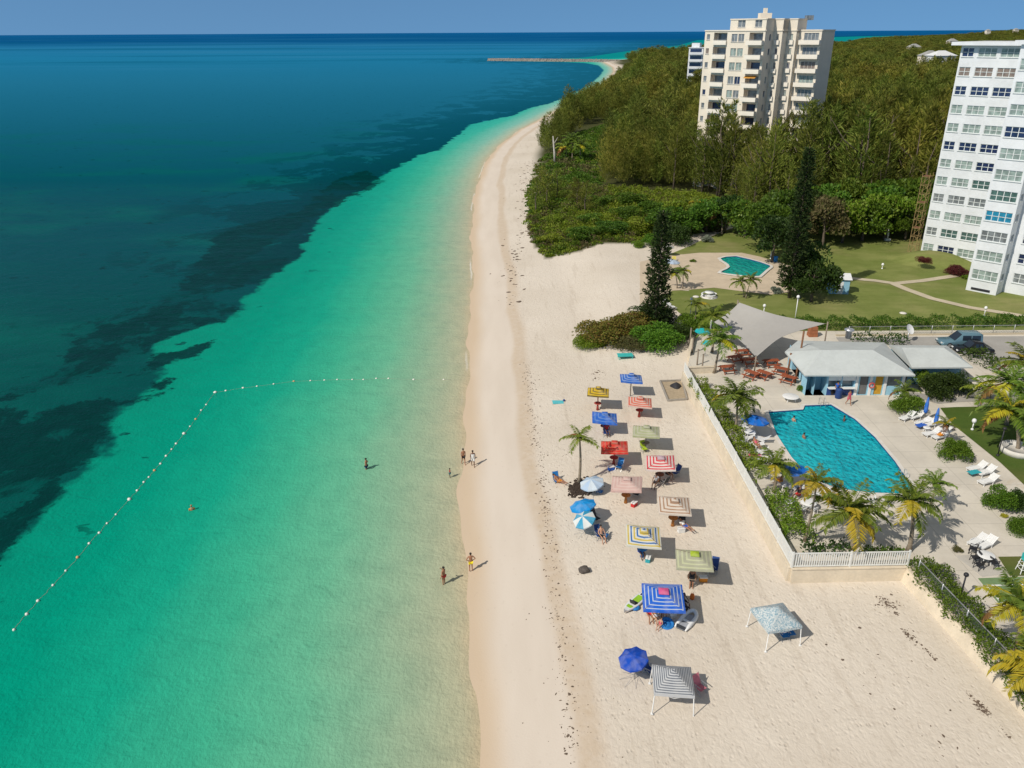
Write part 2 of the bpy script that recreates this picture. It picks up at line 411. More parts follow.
def sea_mat():
    t = NT('sea_water'); co = t.coord('World'); s = t.math('MULTIPLY', t.attr('shore'), -1.0)
    w1 = t.math('SUBTRACT', t.noise(co, .10, 3, .55), .5)
    sn = t.math('ADD', s, t.math('MULTIPLY', w1, t.math('ADD', 1.0, t.math('MULTIPLY', s, .16))))
    x = t.math('DIVIDE', sn, 60.0, clamp=True)
    c = t.ramp(x, [(0, (.54, .45, .30, 1)), (.018, (.46, .45, .305, 1)), (.05, (.375, .44, .30, 1)), (.11, (.25, .44, .29, 1)), (.18, (.14, .455, .285, 1)), (.28, (.052, .42, .26, 1)), (.38, (.009, .36, .235, 1)),
                   (.49, (.001, .30, .20, 1)), (.7, (.0015, .245, .165, 1)), (1, (.001, .20, .145, 1))])
    sep = t.n('ShaderNodeSeparateXYZ'); t.l(co, sep.inputs[0]); Y = sep.outputs[1]
    # the bank up the beach is a cleaner, bluer sand
    c = t.mix(t.sstep(Y, 110, 420), c, t.ramp(x, [(0, (.50, .44, .32, 1)), (.04, (.40, .50, .40, 1)), (.12, (.20, .49, .42, 1)), (.27, (.05, .43, .35, 1)), (.5, (.012, .36, .31, 1)), (1, (.004, .25, .26, 1))]))
    # sea floor further out
    ed = t.math('ADD', t.attr('deep'), t.math('MULTIPLY', t.math('SUBTRACT', t.noise(co, .16, 4, .6), .5), 7.0))
    ly = t.math('DIVIDE', t.math('LOGARITHM', t.math('MAXIMUM', Y, 30.0), 10.0), 5.0)
    pos = lambda y: math.log10(y) / 5
    deep = t.ramp(ly, [(pos(50), (.0008, .080, .068, 1)), (pos(110), (.0006, .062, .062, 1)), (pos(190), (.0006, .066, .086, 1)), (pos(430), (.009, .125, .215, 1)), (pos(750), (.014, .160, .29, 1)), (pos(1500), (.014, .185, .36, 1)), (pos(2800), (.016, .17, .36, 1)), (pos(4600), (.003, .085, .25, 1)), (pos(9000), (.003, .08, .25, 1)), (pos(60000), (.003, .10, .30, 1))])
    patch = t.noise(t.scaled(co, (.6, 1.0, 1)), .035, 5, .62)
    deep = t.mix(t.sstep(patch, .38, .70), deep, dark((.006, .10, .095, 1), 1.0), 'MIX') if False else t.mix(t.math('MULTIPLY', t.sstep(patch, .45, .72), t.math('SUBTRACT', .62, t.sstep(Y, 200, 600), clamp=True)), deep, (.002, .125, .10, 1))
    # long weed and sand banks seen far out as streaks
    bank = t.noise(t.scaled(co, (.0005, .0028, 1)), 1.0, 4, .6)
    deep = t.mix(t.math('MULTIPLY', t.sstep(bank, .52, .62), t.math('MULTIPLY', t.sstep(Y, 700, 1400), .55)), deep, (.003, .105, .20, 1))
    deep = t.mix(t.math('MULTIPLY', t.math('SUBTRACT', 1.0, t.sstep(bank, .36, .46)), t.math('MULTIPLY', t.sstep(Y, 700, 1400), .5)), deep, (.03, .20, .38, 1))
    # weed meadows: ragged dark patches thickening towards the edge of the sand
    lin = t.math('MULTIPLY', t.attr('deep'), -1.0)
    wd = t.math('ADD', 22.0, t.math('MULTIPLY', Y, .10))
    near_edge = t.math('SUBTRACT', 1.0, t.math('DIVIDE', lin, wd), clamp=True)
    mot = t.noise(t.scaled(co, (1.0, .8, 1)), .055, 6, .70, .4)
    mead = t.sstep(t.math('ADD', mot, t.math('MULTIPLY', t.math('MULTIPLY', near_edge, t.sstep(Y, 90, 190)), .20)), .545, .60)
    deep = t.mix(t.math('MULTIPLY', t.math('MULTIPLY', mead, t.math('POWER', near_edge, .5)), t.math('SUBTRACT', .85, t.math('MULTIPLY', t.sstep(Y, 150, 700), .35))), deep, t.mix(t.sstep(Y, 110, 420), (.0006, .030, .030, 1), (.001, .060, .10, 1)))
    c = t.mix(t.math('SUBTRACT', 1.0, t.sstep(ed, -.8, .5)), c, deep)
    gd = t.math('ADD', t.attr('weed'), t.math('MULTIPLY', t.math('SUBTRACT', t.noise(co, .20, 6, .72), .5), 9.0))
    isl = t.math('MULTIPLY', t.sstep(t.noise(t.scaled(co, (.8, 1.0, 1)), .30, 3, .6), .655, .685), t.math('SUBTRACT', 1.0, t.sstep(t.attr('deep'), 1.5, 9.0)))
    g = t.math('MAXIMUM', t.math('SUBTRACT', 1.0, t.sstep(gd, -.5, .35)), t.math('MULTIPLY', isl, .85))
    weed = t.mix(t.noise(co, .35, 4, .7), (.0004, .017, .016, 1), (.001, .044, .042, 1))
    c = t.mix(t.math('MULTIPLY', t.math('MULTIPLY', g, t.math('SUBTRACT', 1.0, t.math('MULTIPLY', t.sstep(t.noise(co, .105, 5, .66, .5), .535, .60), .72))), t.math('SUBTRACT', .95, t.math('MULTIPLY', t.sstep(Y, 120, 420), .45))), c, weed)
    # small tone changes of the rippled sand floor
    rp = t.noise(t.scaled(co, (1.0, .6, 1)), .55, 4, .65)
    c = t.mix(t.math('MULTIPLY', t.sstep(rp, .35, .75), .14), c, (.0, .10, .08, 1))
    # broken wash at the very edge
    fo = t.math('MULTIPLY', t.math('SUBTRACT', 1.0, t.sstep(t.math('ABSOLUTE', t.math('SUBTRACT', sn, .35)), .05, .22)), t.sstep(t.noise(t.scaled(co, (1, .25, 1)), .16, 3), .50, .60))
    c = t.mix(t.math('MULTIPLY', fo, t.noise(co, 6, 2)), c, (.8, .8, .76, 1))
    t.base(c)
    t.set(.12, .006, ior=1.33); t.l(t.math('MULTIPLY', t.math('SUBTRACT', 1.0, t.sstep(Y, 50, 240)), .02), t.p.inputs['Specular IOR Level'])
    chop = t.math('ADD', t.math('MULTIPLY', t.noise(t.scaled(co, (1, .75, 1)), 3.2, 3, .65), .17), t.math('MULTIPLY', t.noise(t.scaled(co, (.6, 1, 1)), .55, 3, .6, .6), .26))
    chop = t.math('ADD', chop, t.math('MULTIPLY', t.noise(t.scaled(co, (.4, 1, 1)), .12, 3), .5))
    t.bump(chop, .52, 1.0)
    return t.m
me = grid_mesh('sea', xs, ys, None, {'shore': shore_d, 'deep': lambda P: sdf(P, DEEP), 'weed': dark_sdf})
tag(link('sea', me, sea_mat()), kind='structure')
# ================================================================== VEGETATION
def unit(a): return a / np.maximum(np.linalg.norm(a, axis=-1, keepdims=True), 1e-9)
def diamonds(base, d, L, Wd, rg=rng):
    """leaf-shaped quads from arrays: base point, direction, length, width"""
    d = unit(d); r = unit(rg.normal(size=d.shape)); side = unit(np.cross(d, r))
    L = np.broadcast_to(L, (len(base),))[:, None]; Wd = np.broadcast_to(Wd, (len(base),))[:, None]
    m = base + d * L * .5
    V = np.stack([base, m + side * Wd * .5, base + d * L, m - side * Wd * .5], 1).reshape(-1, 3)
    Q = np.arange(len(base) * 4).reshape(-1, 4)
    return V, Q
def casuarina(hh, seed, dens=1.0, slim=1.0):
    """feathery she-oak: whippy ascending branches carrying drooping needle sprays"""
    rg = np.random.default_rng(seed)
    B = []; D = []; L = []
    nb = int(78 * dens)
    lean = rg.normal(size=2) * .03 * hh
    for i in range(nb):
        f = .10 + .88 * (i + rg.random()) / nb
        az = rg.random() * 2 * PI
        prof = (math.sin(min(1, f / .32) * PI / 2) ** .7) * (1 - max(0, (f - .30) / .74)) ** .8
        R = hh * .20 * slim * prof * rg.uniform(.45, 1.4) + .25
        up = rg.uniform(.45, 1.25)
        n = max(8, int(20 * R / (hh * .2) + 7))
        t = np.sort(rg.random(n)) * .9 + .1
        bx = lean[0] * f + np.cos(az) * R * t; by = lean[1] * f + np.sin(az) * R * t
        bz = f * hh * .93 + R * up * (t - .25 * t * t)
        b = np.column_stack([bx, by, bz]) + rg.normal(size=(n, 3)) * .14 * R
        d = np.column_stack([np.full(n, np.cos(az)), np.full(n, np.sin(az)), np.full(n, 1.15)]) + rg.normal(size=(n, 3)) * .5
        B.append(b); D.append(d); L.append(rg.uniform(.55, 1.25, n) * hh / 14)
    # leader
    n = 26; t = rg.random(n)
    B.append(np.column_stack([lean[0] + rg.normal(size=n) * .12, lean[1] + rg.normal(size=n) * .12, hh * (.86 + .12 * t)])); D.append(np.column_stack([rg.normal(size=(n, 2)) * .5, np.ones(n)])); L.append(rg.uniform(.6, 1.2, n) * hh / 14)
    B = np.vstack(B); D = np.vstack(D); L = np.concatenate(L)
    return diamonds(B, D, L * .82, L * .145, rg)
def trunk_mb(h, r, seed=0, limbs=4, lh=.35):
    rd = random.Random(seed); m = MB()
    pts = [(rd.uniform(-.04, .04) * h * f, rd.uniform(-.04, .04) * h * f, h * f) for f in (0, .2, .45, .7, .95)]
    m.tube(pts, [r * k for k in (1.25, 1, .75, .45, .12)], 7)
    for i in range(limbs):
        a = rd.random() * 6.28; f = rd.uniform(lh, .7); b = (pts[2][0], pts[2][1], h * f); q = h * rd.uniform(.18, .3)
        m.tube([b, (b[0] + math.cos(a) * q * .6, b[1] + math.sin(a) * q * .6, b[2] + q * .5), (b[0] + math.cos(a) * q, b[1] + math.sin(a) * q, b[2] + q * 1.1)], [r * .4, r * .28, r * .08], 5)
    return m
def lobes_crown(seed, R, Hh, z0, n_lobes=9, leaves=1500, leaf=.42, flat=.8):
    """broadleaf crown: leaves on the shells of several clumps, so that light and dark masses and gaps form"""
    rg = np.random.default_rng(seed)
    B = []; D = []
    for i in range(n_lobes):
        a = rg.random() * 2 * PI; q = R * math.sqrt(rg.random()) * .72
        c = np.array([math.cos(a) * q, math.sin(a) * q, z0 + Hh * rg.uniform(.22, .80) * (1 - .35 * (q / R) ** 2)])
        r = R * rg.uniform(.28, .48); n = leaves // n_lobes
        u = unit(rg.normal(size=(n, 3))); u[:, 2] = np.where(u[:, 2] < -.35, -u[:, 2], u[:, 2])
        rad = r * (1 - .45 * rg.random(n) ** 2.2)[:, None]
        p = c + u * rad * np.array([1, 1, flat])
        B.append(p); D.append(u + rg.normal(size=(n, 3)) * .7)
    B = np.vstack(B); D = np.vstack(D); B[:, 2] = np.maximum(B[:, 2], .05)
    L = rg.uniform(.6, 1.3, len(B)) * leaf
    return diamonds(B - unit(D) * (L * .4)[:, None], D, L, L * .62, rg)
M_BARK = plain('bark', (.13, .10, .075, 1), .9, .3, 6, .4)
M_CAS = leafmat('casuarina_needles', [(.098, .124, .017, 1), (.170, .195, .026, 1), (.24, .252, .040, 1), (.31, .295, .066, 1)], .7, .42, .25, .42, .7)
M_BROAD = leafmat('broad_leaves', [(.045, .095, .010, 1), (.085, .155, .015, 1), (.13, .205, .024, 1)], .5, .35)
M_DARKG = leafmat('dark_leaves', [(.022, .048, .009, 1), (.042, .080, .013, 1), (.065, .11, .018, 1)], .55, .3)
M_PINE = leafmat('pine_needles', [(.014, .034, .008, 1), (.027, .056, .012, 1), (.048, .080, .018, 1)], .7, .1)
M_SCRUB = leafmat('scrub_leaves', [(.09, .155, .010, 1), (.16, .25, .016, 1), (.22, .30, .025, 1), (.21, .235, .045, 1)], .55, .05)
M_SCRUB2 = leafmat('dry_scrub_leaves', [(.09, .085, .03, 1), (.15, .12, .05, 1), (.10, .12, .03, 1), (.20, .15, .08, 1)], .7, .1)
M_RUST = leafmat('rusty_leaves', [(.22, .14, .03, 1), (.15, .20, .028, 1), (.28, .20, .05, 1), (.12, .18, .022, 1), (.19, .10, .025, 1)], .6, .1)
M_BUSH = leafmat('bush_leaves', [(.06, .135, .011, 1), (.11, .21, .016, 1), (.17, .28, .028, 1)], .5, .2)
M_RED = leafmat('red_leaves', [(.10, .022, .018, 1), (.16, .035, .03, 1), (.08, .05, .025, 1)], .55, .1)
M_SILVER = leafmat('silver_leaves', [(.22, .26, .20, 1), (.30, .34, .27, 1), (.17, .20, .15, 1)], .6, .1)
# --- 8 tree patterns, trunk and crown apart
CAS = []
for k in range(7):
    hh = 14.0; V, Q = casuarina(hh, 100 + k, (1.0, .8, .9, 1.1, .75, 1.0, .85)[k], (1.0, .8, 1.15, .9, 1.05, .75, 1.2)[k])
    CAS.append((fast_mesh('casuarina_crown', V, Q), trunk_mb(hh * .95, .2, k, 2).mesh('casuarina_trunk')))
BRO = []
for k in range(5):
    V, Q = lobes_crown(200 + k, 3.9, 5.9, .5, 16, 3600, .42)
    BRO.append((fast_mesh('broadleaf_crown', V, Q), trunk_mb(4.6, .2, 40 + k, 5).mesh('broadleaf_trunk')))
for a, b in CAS: a.materials.append(M_CAS); b.materials.append(M_BARK)
for a, b in BRO: a.materials.append(M_BROAD); b.materials.append(M_BARK)
def tree(kind, idx, loc, sc, label, group, rz=None, cat='tree', mat=None, name=None):
    cr, tr = kind[idx % len(kind)]
    r = empty(name or ('casuarina_tree' if kind is CAS else 'broadleaf_tree'), loc, random.random() * 6.28 if rz is None else rz, label, cat, group)
    r.scale = sc if hasattr(sc, '__len__') else (sc,) * 3
    t = link('trunk', tr, None, r); c = link('crown', cr, None, r)
    if mat:
        c.material_slots[0].link = 'OBJECT'; c.material_slots[0].material = mat
    return r
# --- where the wood stands
def gpoly(px, z=2.0): return np.array([G(*p, z)[:2] for p in px])
CLEAR = [gpoly([(527, 222), (545, 219), (600, 208), (603, 185), (598, 166), (612, 150), (645, 136), (672, 122), (694, 116), (694, 103), (672, 105), (640, 116), (600, 128), (578, 134), (560, 146), (540, 160), (528, 185)])]
def box_poly(cx, cy, a, b, rz):
    c, s = math.cos(rz), math.sin(rz)
    return np.array([(cx + x * c - y * s, cy + x * s + y * c) for x, y in ((-a, -b), (a, -b), (a, b), (-a, b))])
KEEPOUT = [box_poly(68, 209, 19, 15, math.radians(-40)), box_poly(140, 402, 14, 12, 0), box_poly(258, 592, 24, 14, 0)]
def wood_points():
    out = []
    # Poisson-like jittered grid that widens with distance
    y = 112.0
    while y < 4300:
        st = 3.75 + max(0, y - 220) * .0075
        xs_ = np.arange(-20, min(0.95 * y + 120, 3600), st)
        px = xs_ + rng.uniform(-.45, .45, len(xs_)) * st; py = y + rng.uniform(-.45, .45, len(xs_)) * st
        out.append(np.column_stack([px, py, np.full(len(px), st)])); y += st * .95
    P = np.vstack(out); X = P[:, :2]
    d = shore_d(X)
    ok = (d > np.interp(X[:, 1], [0, 340, 460, 800, 960, 1020, 1330, 1420], [16, 17.5, 6, 6, 14, 30, 30, 14])) & (X[:, 1] > wood_front_y(X[:, 0]) + np.where(X[:, 0] > 25, 9, 2)) & (X[:, 0] < .80 * X[:, 1] + 60)
    gap = np.sin(X[:, 0] / 9.3 + 2.2 * np.sin(X[:, 1] / 23)) + np.sin(X[:, 1] / 12.1 + 1.7 * np.sin(X[:, 0] / 17)) + np.sin((X[:, 0] + X[:, 1]) / 41 + 1.0) * .8
    ok &= ~((gap < -1.75) & (X[:, 1] > 150))
    for c in CLEAR + KEEPOUT + [SCRUB]: ok &= ~inside(X, c)
    ok &= ~((X[:, 0] > 74) & (X[:, 1] < 162) & (X[:, 0] < 130) & (X[:, 1] + X[:, 0] < 262))     # the white tower
    return P[ok], d[ok]
WP, WD = wood_points()
wz = height(WP[:, :2])
# slow change of height and kind over the wood
def field(X, sc, ph):
    return .5 + .25 * (np.sin(X[:, 0] / sc + ph) + np.sin(X[:, 1] / sc * 1.13 + 2.1 * ph + np.sin(X[:, 0] / sc * .6)))
order = np.argsort(WP[:, 1] + .35 * np.abs(WP[:, 0] - .3 * WP[:, 1]))
WP, WD, wz = WP[order], WD[order], wz[order]
fH = field(WP[:, :2], 13, .7); fH2 = field(WP[:, :2], 160, 1.9)
front = WP[:, 1] - wood_front_y(WP[:, 0])
hgt = .90 + .34 * fH + .25 * rng.normal(size=len(WP)) + .10 * fH2
hgt *= np.where(front < 12, rng.uniform(.5, .95, len(WP)), np.where(front < 28, rng.uniform(.7, 1.05, len(WP)), 1.0))
hgt *= np.interp(WD, [5, 15, 30, 60, 110], [.35, .52, .68, .88, 1.0]) * np.where((WP[:, 0] < 60) & (WP[:, 1] < 340), .92, 1.0)
near_block = np.exp(-(((WP[:, 0] - 62) / 32) ** 2 + ((WP[:, 1] - 182) / 18) ** 2)); hgt *= 1 + .55 * near_block
hgt = np.where(rng.random(len(hgt)) < .06, hgt * 1.3, hgt); hgt = np.clip(hgt, .32, 1.62)
hgt *= np.interp(WP[:, 1], [0, 400, 1000, 4000], [1, 1, .85, .75])
N_IND = 300
for i in range(min(N_IND, len(WP))):
    x, y, st = WP[i]; s = hgt[i]
    tree(CAS, int(rng.integers(7)), (x, y, wz[i] - .1), (s * rng.uniform(.9, 1.2), s * rng.uniform(.9, 1.2), s), 'feathery olive green casuarina tree at the near side of the dense wood', 'casuarina trees of the wood')
# --- the rest of the wood: one object, instanced on points
pcoll = bpy.data.collections.new('wood_patterns')
protos = []
for k in range(7):
    V, Q = casuarina(14.0, 300 + k, .85, (1.1, .9, 1.25, 1.0, 1.15, .85, 1.3)[k])
    L2 = V.reshape(-1, 4, 3); c0 = L2.mean(1, keepdims=True); L2 = c0 + (L2 - c0) * 1.05
    me = fast_mesh('wood_pattern', L2.reshape(-1, 3), Q); me.materials.append(M_CAS)
    o = bpy.data.objects.new('wood_pattern_%d' % k, me); pcoll.objects.link(o)
rest = slice(min(N_IND, len(WP)), None)
pm = bpy.data.meshes.new('wood'); pts = np.column_stack([WP[rest, :2], wz[rest] - .1])
pm.vertices.add(len(pts)); pm.vertices.foreach_set('co', pts.astype(np.float32).ravel())
a = pm.attributes.new('size', 'FLOAT', 'POINT'); a.data.foreach_set('value', (hgt[rest]).astype(np.float32))
a = pm.attributes.new('wide', 'FLOAT', 'POINT'); a.data.foreach_set('value', (hgt[rest] * np.clip(WP[rest, 2] / 4.1, 1.0, 8.0)).astype(np.float32))
a = pm.attributes.new('turn', 'FLOAT', 'POINT'); a.data.foreach_set('value', rng.uniform(0, 6.28, len(pts)).astype(np.float32))
a = pm.attributes.new('pick', 'INT', 'POINT'); a.data.foreach_set('value', rng.integers(0, 7, len(pts)).astype(np.int32))
print('wood points', len(pts)); wood = link('wood', pm); tag(wood, 'dense olive green casuarina wood stretching far back to the horizon', 'wood', kind='stuff')
ng = bpy.data.node_groups.new('scatter_wood', 'GeometryNodeTree')
ng.interface.new_socket('Geometry', in_out='INPUT', socket_type='NodeSocketGeometry'); ng.interface.new_socket('Geometry', in_out='OUTPUT', socket_type='NodeSocketGeometry')
gi = ng.nodes.new('NodeGroupInput'); go = ng.nodes.new('NodeGroupOutput')
iop = ng.nodes.new('GeometryNodeInstanceOnPoints'); ci = ng.nodes.new('GeometryNodeCollectionInfo')
ci.inputs['Collection'].default_value = pcoll; ci.inputs['Separate Children'].default_value = True; ci.inputs['Reset Children'].default_value = True
def named(n, ty):
    nd = ng.nodes.new('GeometryNodeInputNamedAttribute'); nd.data_type = ty; nd.inputs['Name'].default_value = n
    return nd.outputs['Attribute']
cx1 = ng.nodes.new('ShaderNodeCombineXYZ'); ng.links.new(named('turn', 'FLOAT'), cx1.inputs[2])
cx2 = ng.nodes.new('ShaderNodeCombineXYZ'); wd_ = named('wide', 'FLOAT')
ng.links.new(wd_, cx2.inputs[0]); ng.links.new(wd_, cx2.inputs[1]); ng.links.new(named('size', 'FLOAT'), cx2.inputs[2])
ng.links.new(gi.outputs[0], iop.inputs['Points']); ng.links.new(ci.outputs[0], iop.inputs['Instance']); iop.inputs['Pick Instance'].default_value = True
ng.links.new(named('pick', 'INT'), iop.inputs['Instance Index']); ng.links.new(cx1.outputs[0], iop.inputs['Rotation']); ng.links.new(cx2.outputs[0], iop.inputs['Scale'])
ng.links.new(iop.outputs[0], go.inputs[0])
md = wood.modifiers.new('scatter', 'NODES'); md.node_group = ng
# --- low scrub between the sand and the wood (one mass)
def clump_field(polyg, spacing, seed, hmax, leaf, per, rmax=2.2):
    """low shrubs packed together: each a little dome of leaves with its own height and tone"""
    rg = np.random.default_rng(seed); lo, hi = polyg.min(0), polyg.max(0); n = int((hi - lo).prod() / spacing ** 2)
    X = rg.uniform(lo, hi, (n, 2)); X = X[inside(X, polyg)]; ed = np.clip(-sdf(X, polyg) / 5.0, .10, 1)
    Bs, Ds, Ls, Ms = [], [], [], []
    zc = height(X); tone = .5 + .5 * np.sin(X[:, 0] / 6.5 + 1.8 * np.sin(X[:, 1] / 8)) + rg.normal(size=len(X)) * .33
    for (x, y), e, z, tn_ in zip(X, ed, zc, tone):
        h = hmax * (.25 + .75 * rg.random() ** 1.5) * (.35 + .65 * e); r = rg.uniform(.45, 1.0) * rmax * (.45 + .55 * e); k = int(per * (.5 + r / rmax))
        u = unit(rg.normal(size=(k, 3))); u[:, 2] = np.abs(u[:, 2]); q = (1 - .35 * rg.random(k) ** 2)[:, None]
        Bs.append(np.array([x, y, z]) + u * q * np.array([r, r * rg.uniform(.7, 1.2), h])); Ds.append(u + rg.normal(size=(k, 3)) * .6 + np.array([0, 0, .3])); Ls.append(rg.uniform(.55, 1.3, k) * leaf)
        mi = 0 if tn_ < .72 else 1 if tn_ < 1.02 else 2
        if rg.random() < .05: mi = 3
        Ms.append(np.full(k, mi))
    B, D, L, M_ = np.vstack(Bs), np.vstack(Ds), np.concatenate(Ls), np.concatenate(Ms)
    V, Q = diamonds(B - unit(D) * (L * .5)[:, None], D, L, L * .62, rg); return V, Q, M_
def scrub(name, polyg, spacing, seed, hmax, leaf, per, mats, lab, rmax=2.2):
    V, Q, mi = clump_field(polyg, spacing, seed, hmax, leaf, per, rmax); me = fast_mesh(name, V, Q, mi)
    for m_ in mats: me.materials.append(m_)
    return tag(link(name, me), lab, 'scrub', kind='stuff')
M_SCRUB3 = leafmat('deep_scrub_leaves', [(.045, .095, .009, 1), (.085, .155, .013, 1), (.12, .19, .018, 1)], .55, .05)
scrub('scrub', SCRUB, 1.15, 5, 2.3, .34, 75, (M_SCRUB, M_SCRUB3, M_SCRUB2, M_SCRUB2), 'low bright green sea grape scrub between the sand and the wood')
scrub('dune_scrub', CLEAR[0], 1.9, 6, 1.8, .5, 60, (M_SCRUB3, M_SCRUB, M_SCRUB2, M_SCRUB2), 'patchy brown and green scrub in the clearing by the far beach', 2.6)
# --- palms
M_FROND = leafmat('palm_frond_green', [(.085, .145, .016, 1), (.145, .22, .024, 1), (.23, .29, .038, 1)], .45, .3, .4)
M_FYEL = leafmat('palm_frond_yellow', [(.42, .36, .022, 1), (.52, .43, .028, 1), (.34, .33, .025, 1)], .5, .2, .35)
M_FDRY = leafmat('palm_frond_dry', [(.22, .11, .04, 1), (.28, .15, .06, 1)], .7, .2)
M_PTRUNK = plain('palm_trunk', (.27, .22, .16, 1), .9, .35, 5, .5)
M_NUT = plain('coconut', (.16, .13, .03, 1), .6)
def palm(base, top, L, nf0, yellow=.15, dry=.06, seed=1, label='', group=None, pale_trunk=None, r0=.15, spread=1.0, cat='palm tree', name='coconut_palm', light=False):
    nf = max(8, int(nf0 * .95)); L = L * 1.06
    rd = random.Random(seed); rg = np.random.default_rng(seed)
    base = Vector(base); top = Vector(top); r = empty(name, base, 0, label, cat, group)
    v = top - base; h = v.length
    pts = []
    for i in range(9):
        f = i / 8; bow = math.sin(f * PI) * .05 * h
        pts.append((v.x * (f ** 1.5) + bow * .4, v.y * f ** 1.5, v.z * f))
    m = MB(); m.tube(pts, [r0 * (1.5 if i == 0 else 1.05 - .5 * i / 8) for i in range(9)], 8)
    for i in range(1, int(h / .28)):
        f = i * .28 / h; j = min(7, int(f * 8)); g = f * 8 - j
        p = Vector(pts[j]).lerp(Vector(pts[j + 1]), g); rr = r0 * (1.07 - .5 * f)
        m.lathe([(rr * 1.0, -.03), (rr * 1.08, 0), (rr * 1.0, .03)], p, 8, cap=False)
    m.build('trunk', pale_trunk or M_PTRUNK, r)
    c = Vector(pts[-1])
    Bs = []; Ds = []; Ls = []; Ms = []; ra = MB()
    for i in range(nf):
        az = i * 2.39996 + rd.uniform(-.25, .25); q = (i + .5) / nf           # q 0: young upright, 1: old hanging
        el = math.radians(82 - 92 * q ** .85) + rd.uniform(-.12, .12)
        fl = L * rd.uniform(.85, 1.1) * (.75 + .35 * math.sin(min(1, q * 1.4) * PI / 2)); droop = (.80 + .55 * q) * spread
        mi = 0
        if q > .45 and rd.random() < yellow * 1.7 or rd.random() < yellow * .35: mi = 1
        if q > .8 and rd.random() < dry * 5: mi = 2
        p = Vector(c); P = [p.copy()]; e = el; n = 13; dirs = []
        for k in range(n):
            d = Vector((math.cos(az) * math.cos(e), math.sin(az) * math.cos(e), math.sin(e))); dirs.append(d)
            p = p + d * (fl / n); P.append(p.copy()); e -= droop / n * (1.3 if k > 4 else .8)
        ra.tube(P, [.035 * (1 - .85 * k / n) for k in range(n + 1)], 4, mi)
        side = Vector((-math.sin(az), math.cos(az), 0)); twist = rd.uniform(-.25, .25)
        nl = 30 if not light else 18
        for k in range(nl):
            u = .10 + .88 * k / (nl - 1); kk = min(n - 1, int(u * n)); pp = P[kk].lerp(P[kk + 1], u * n - kk); d = dirs[kk]
            ll = fl * .30 * (math.sin(min(1, (u + .12) * 1.0) * PI) ** .55 if u < .88 else .55) * rd.uniform(.85, 1.1)
            nu = d.cross(side)
            for sgn in (-1, 1):
                dd = side * sgn * (.95) + d * .55 - Vector((0, 0, 1)) * (.30 + rd.uniform(-.25, .2)) + nu * twist * sgn
                Bs.append(pp); Ds.append(dd); Ls.append(ll); Ms.append(mi)
    B = np.array([tuple(x) for x in Bs]); D = unit(np.array([tuple(x) for x in Ds])); Lr = np.array(Ls)[:, None]
    w = (.063 if not light else .12) * L / 2.6
    sd_ = unit(np.cross(D, np.array([0, 0, 1.0]) + rg.normal(size=D.shape) * .3)); mid = B + D * Lr * .4
    V = np.stack([B, mid + sd_ * w, B + D * Lr - np.array([0, 0, .12]) * Lr, mid - sd_ * w], 1).reshape(-1, 3); Q = np.arange(len(V)).reshape(-1, 4)
    bmv = len(V)
    Vall = np.vstack([V, np.array(ra.v)])
    me = bpy.data.meshes.new('crown')
    me.from_pydata([tuple(x) for x in Vall], [], [tuple(q) for q in Q] + [tuple(bmv + i for i in f) for f in ra.f])
    me.polygons.foreach_set('material_index', list(Ms) + ra.m); me.update()
    link('crown', me, [M_FROND, M_FYEL, M_FDRY], r)
    if not light:
        nm = MB()
        for k in range(6):
            a = k * 1.1; nm.lathe([(.02, -.13), (.09, -.08), (.11, 0), (.08, .09), (.02, .13)], c + Vector((math.cos(a) * .2, math.sin(a) * .2, -.18)), 8)
        nm.build('coconut_bunch', M_NUT, r)
    return r
# --- bushes
BUSH = []
for k in range(8):
    V, Q = lobes_crown(400 + k, 1.0, 1.15, -.15, 12 if k < 4 else 26, 1700 if k < 4 else 9000, .17 if k < 4 else .075, .9); BUSH.append(fast_mesh('bush', V, Q))
def bush(px, py, wpx, hscale, mat, label, cat='shrub', group=None, z=None, name='shrub', depth=1.0, rz=None, k=0):
    p = G(px, py, z) if z is not None else on_ground(px, py)
    mpp = (H - p.z) / -ray(px, py).z
    bm_ = BUSH[k % 4 + (4 if wpx > 14 else 0)]; o = link(name, bm_)
    if not bm_.materials: bm_.materials.append(M_BUSH)
    o.material_slots[0].link = 'OBJECT'; o.material_slots[0].material = mat
    R = wpx * mpp / 2
    o.location = (p.x, p.y, p.z); o.scale = (R, R * depth, R * hscale); o.rotation_euler = (0, 0, random.random() * 6 if rz is None else rz)
    return tag(o, label, cat, group)
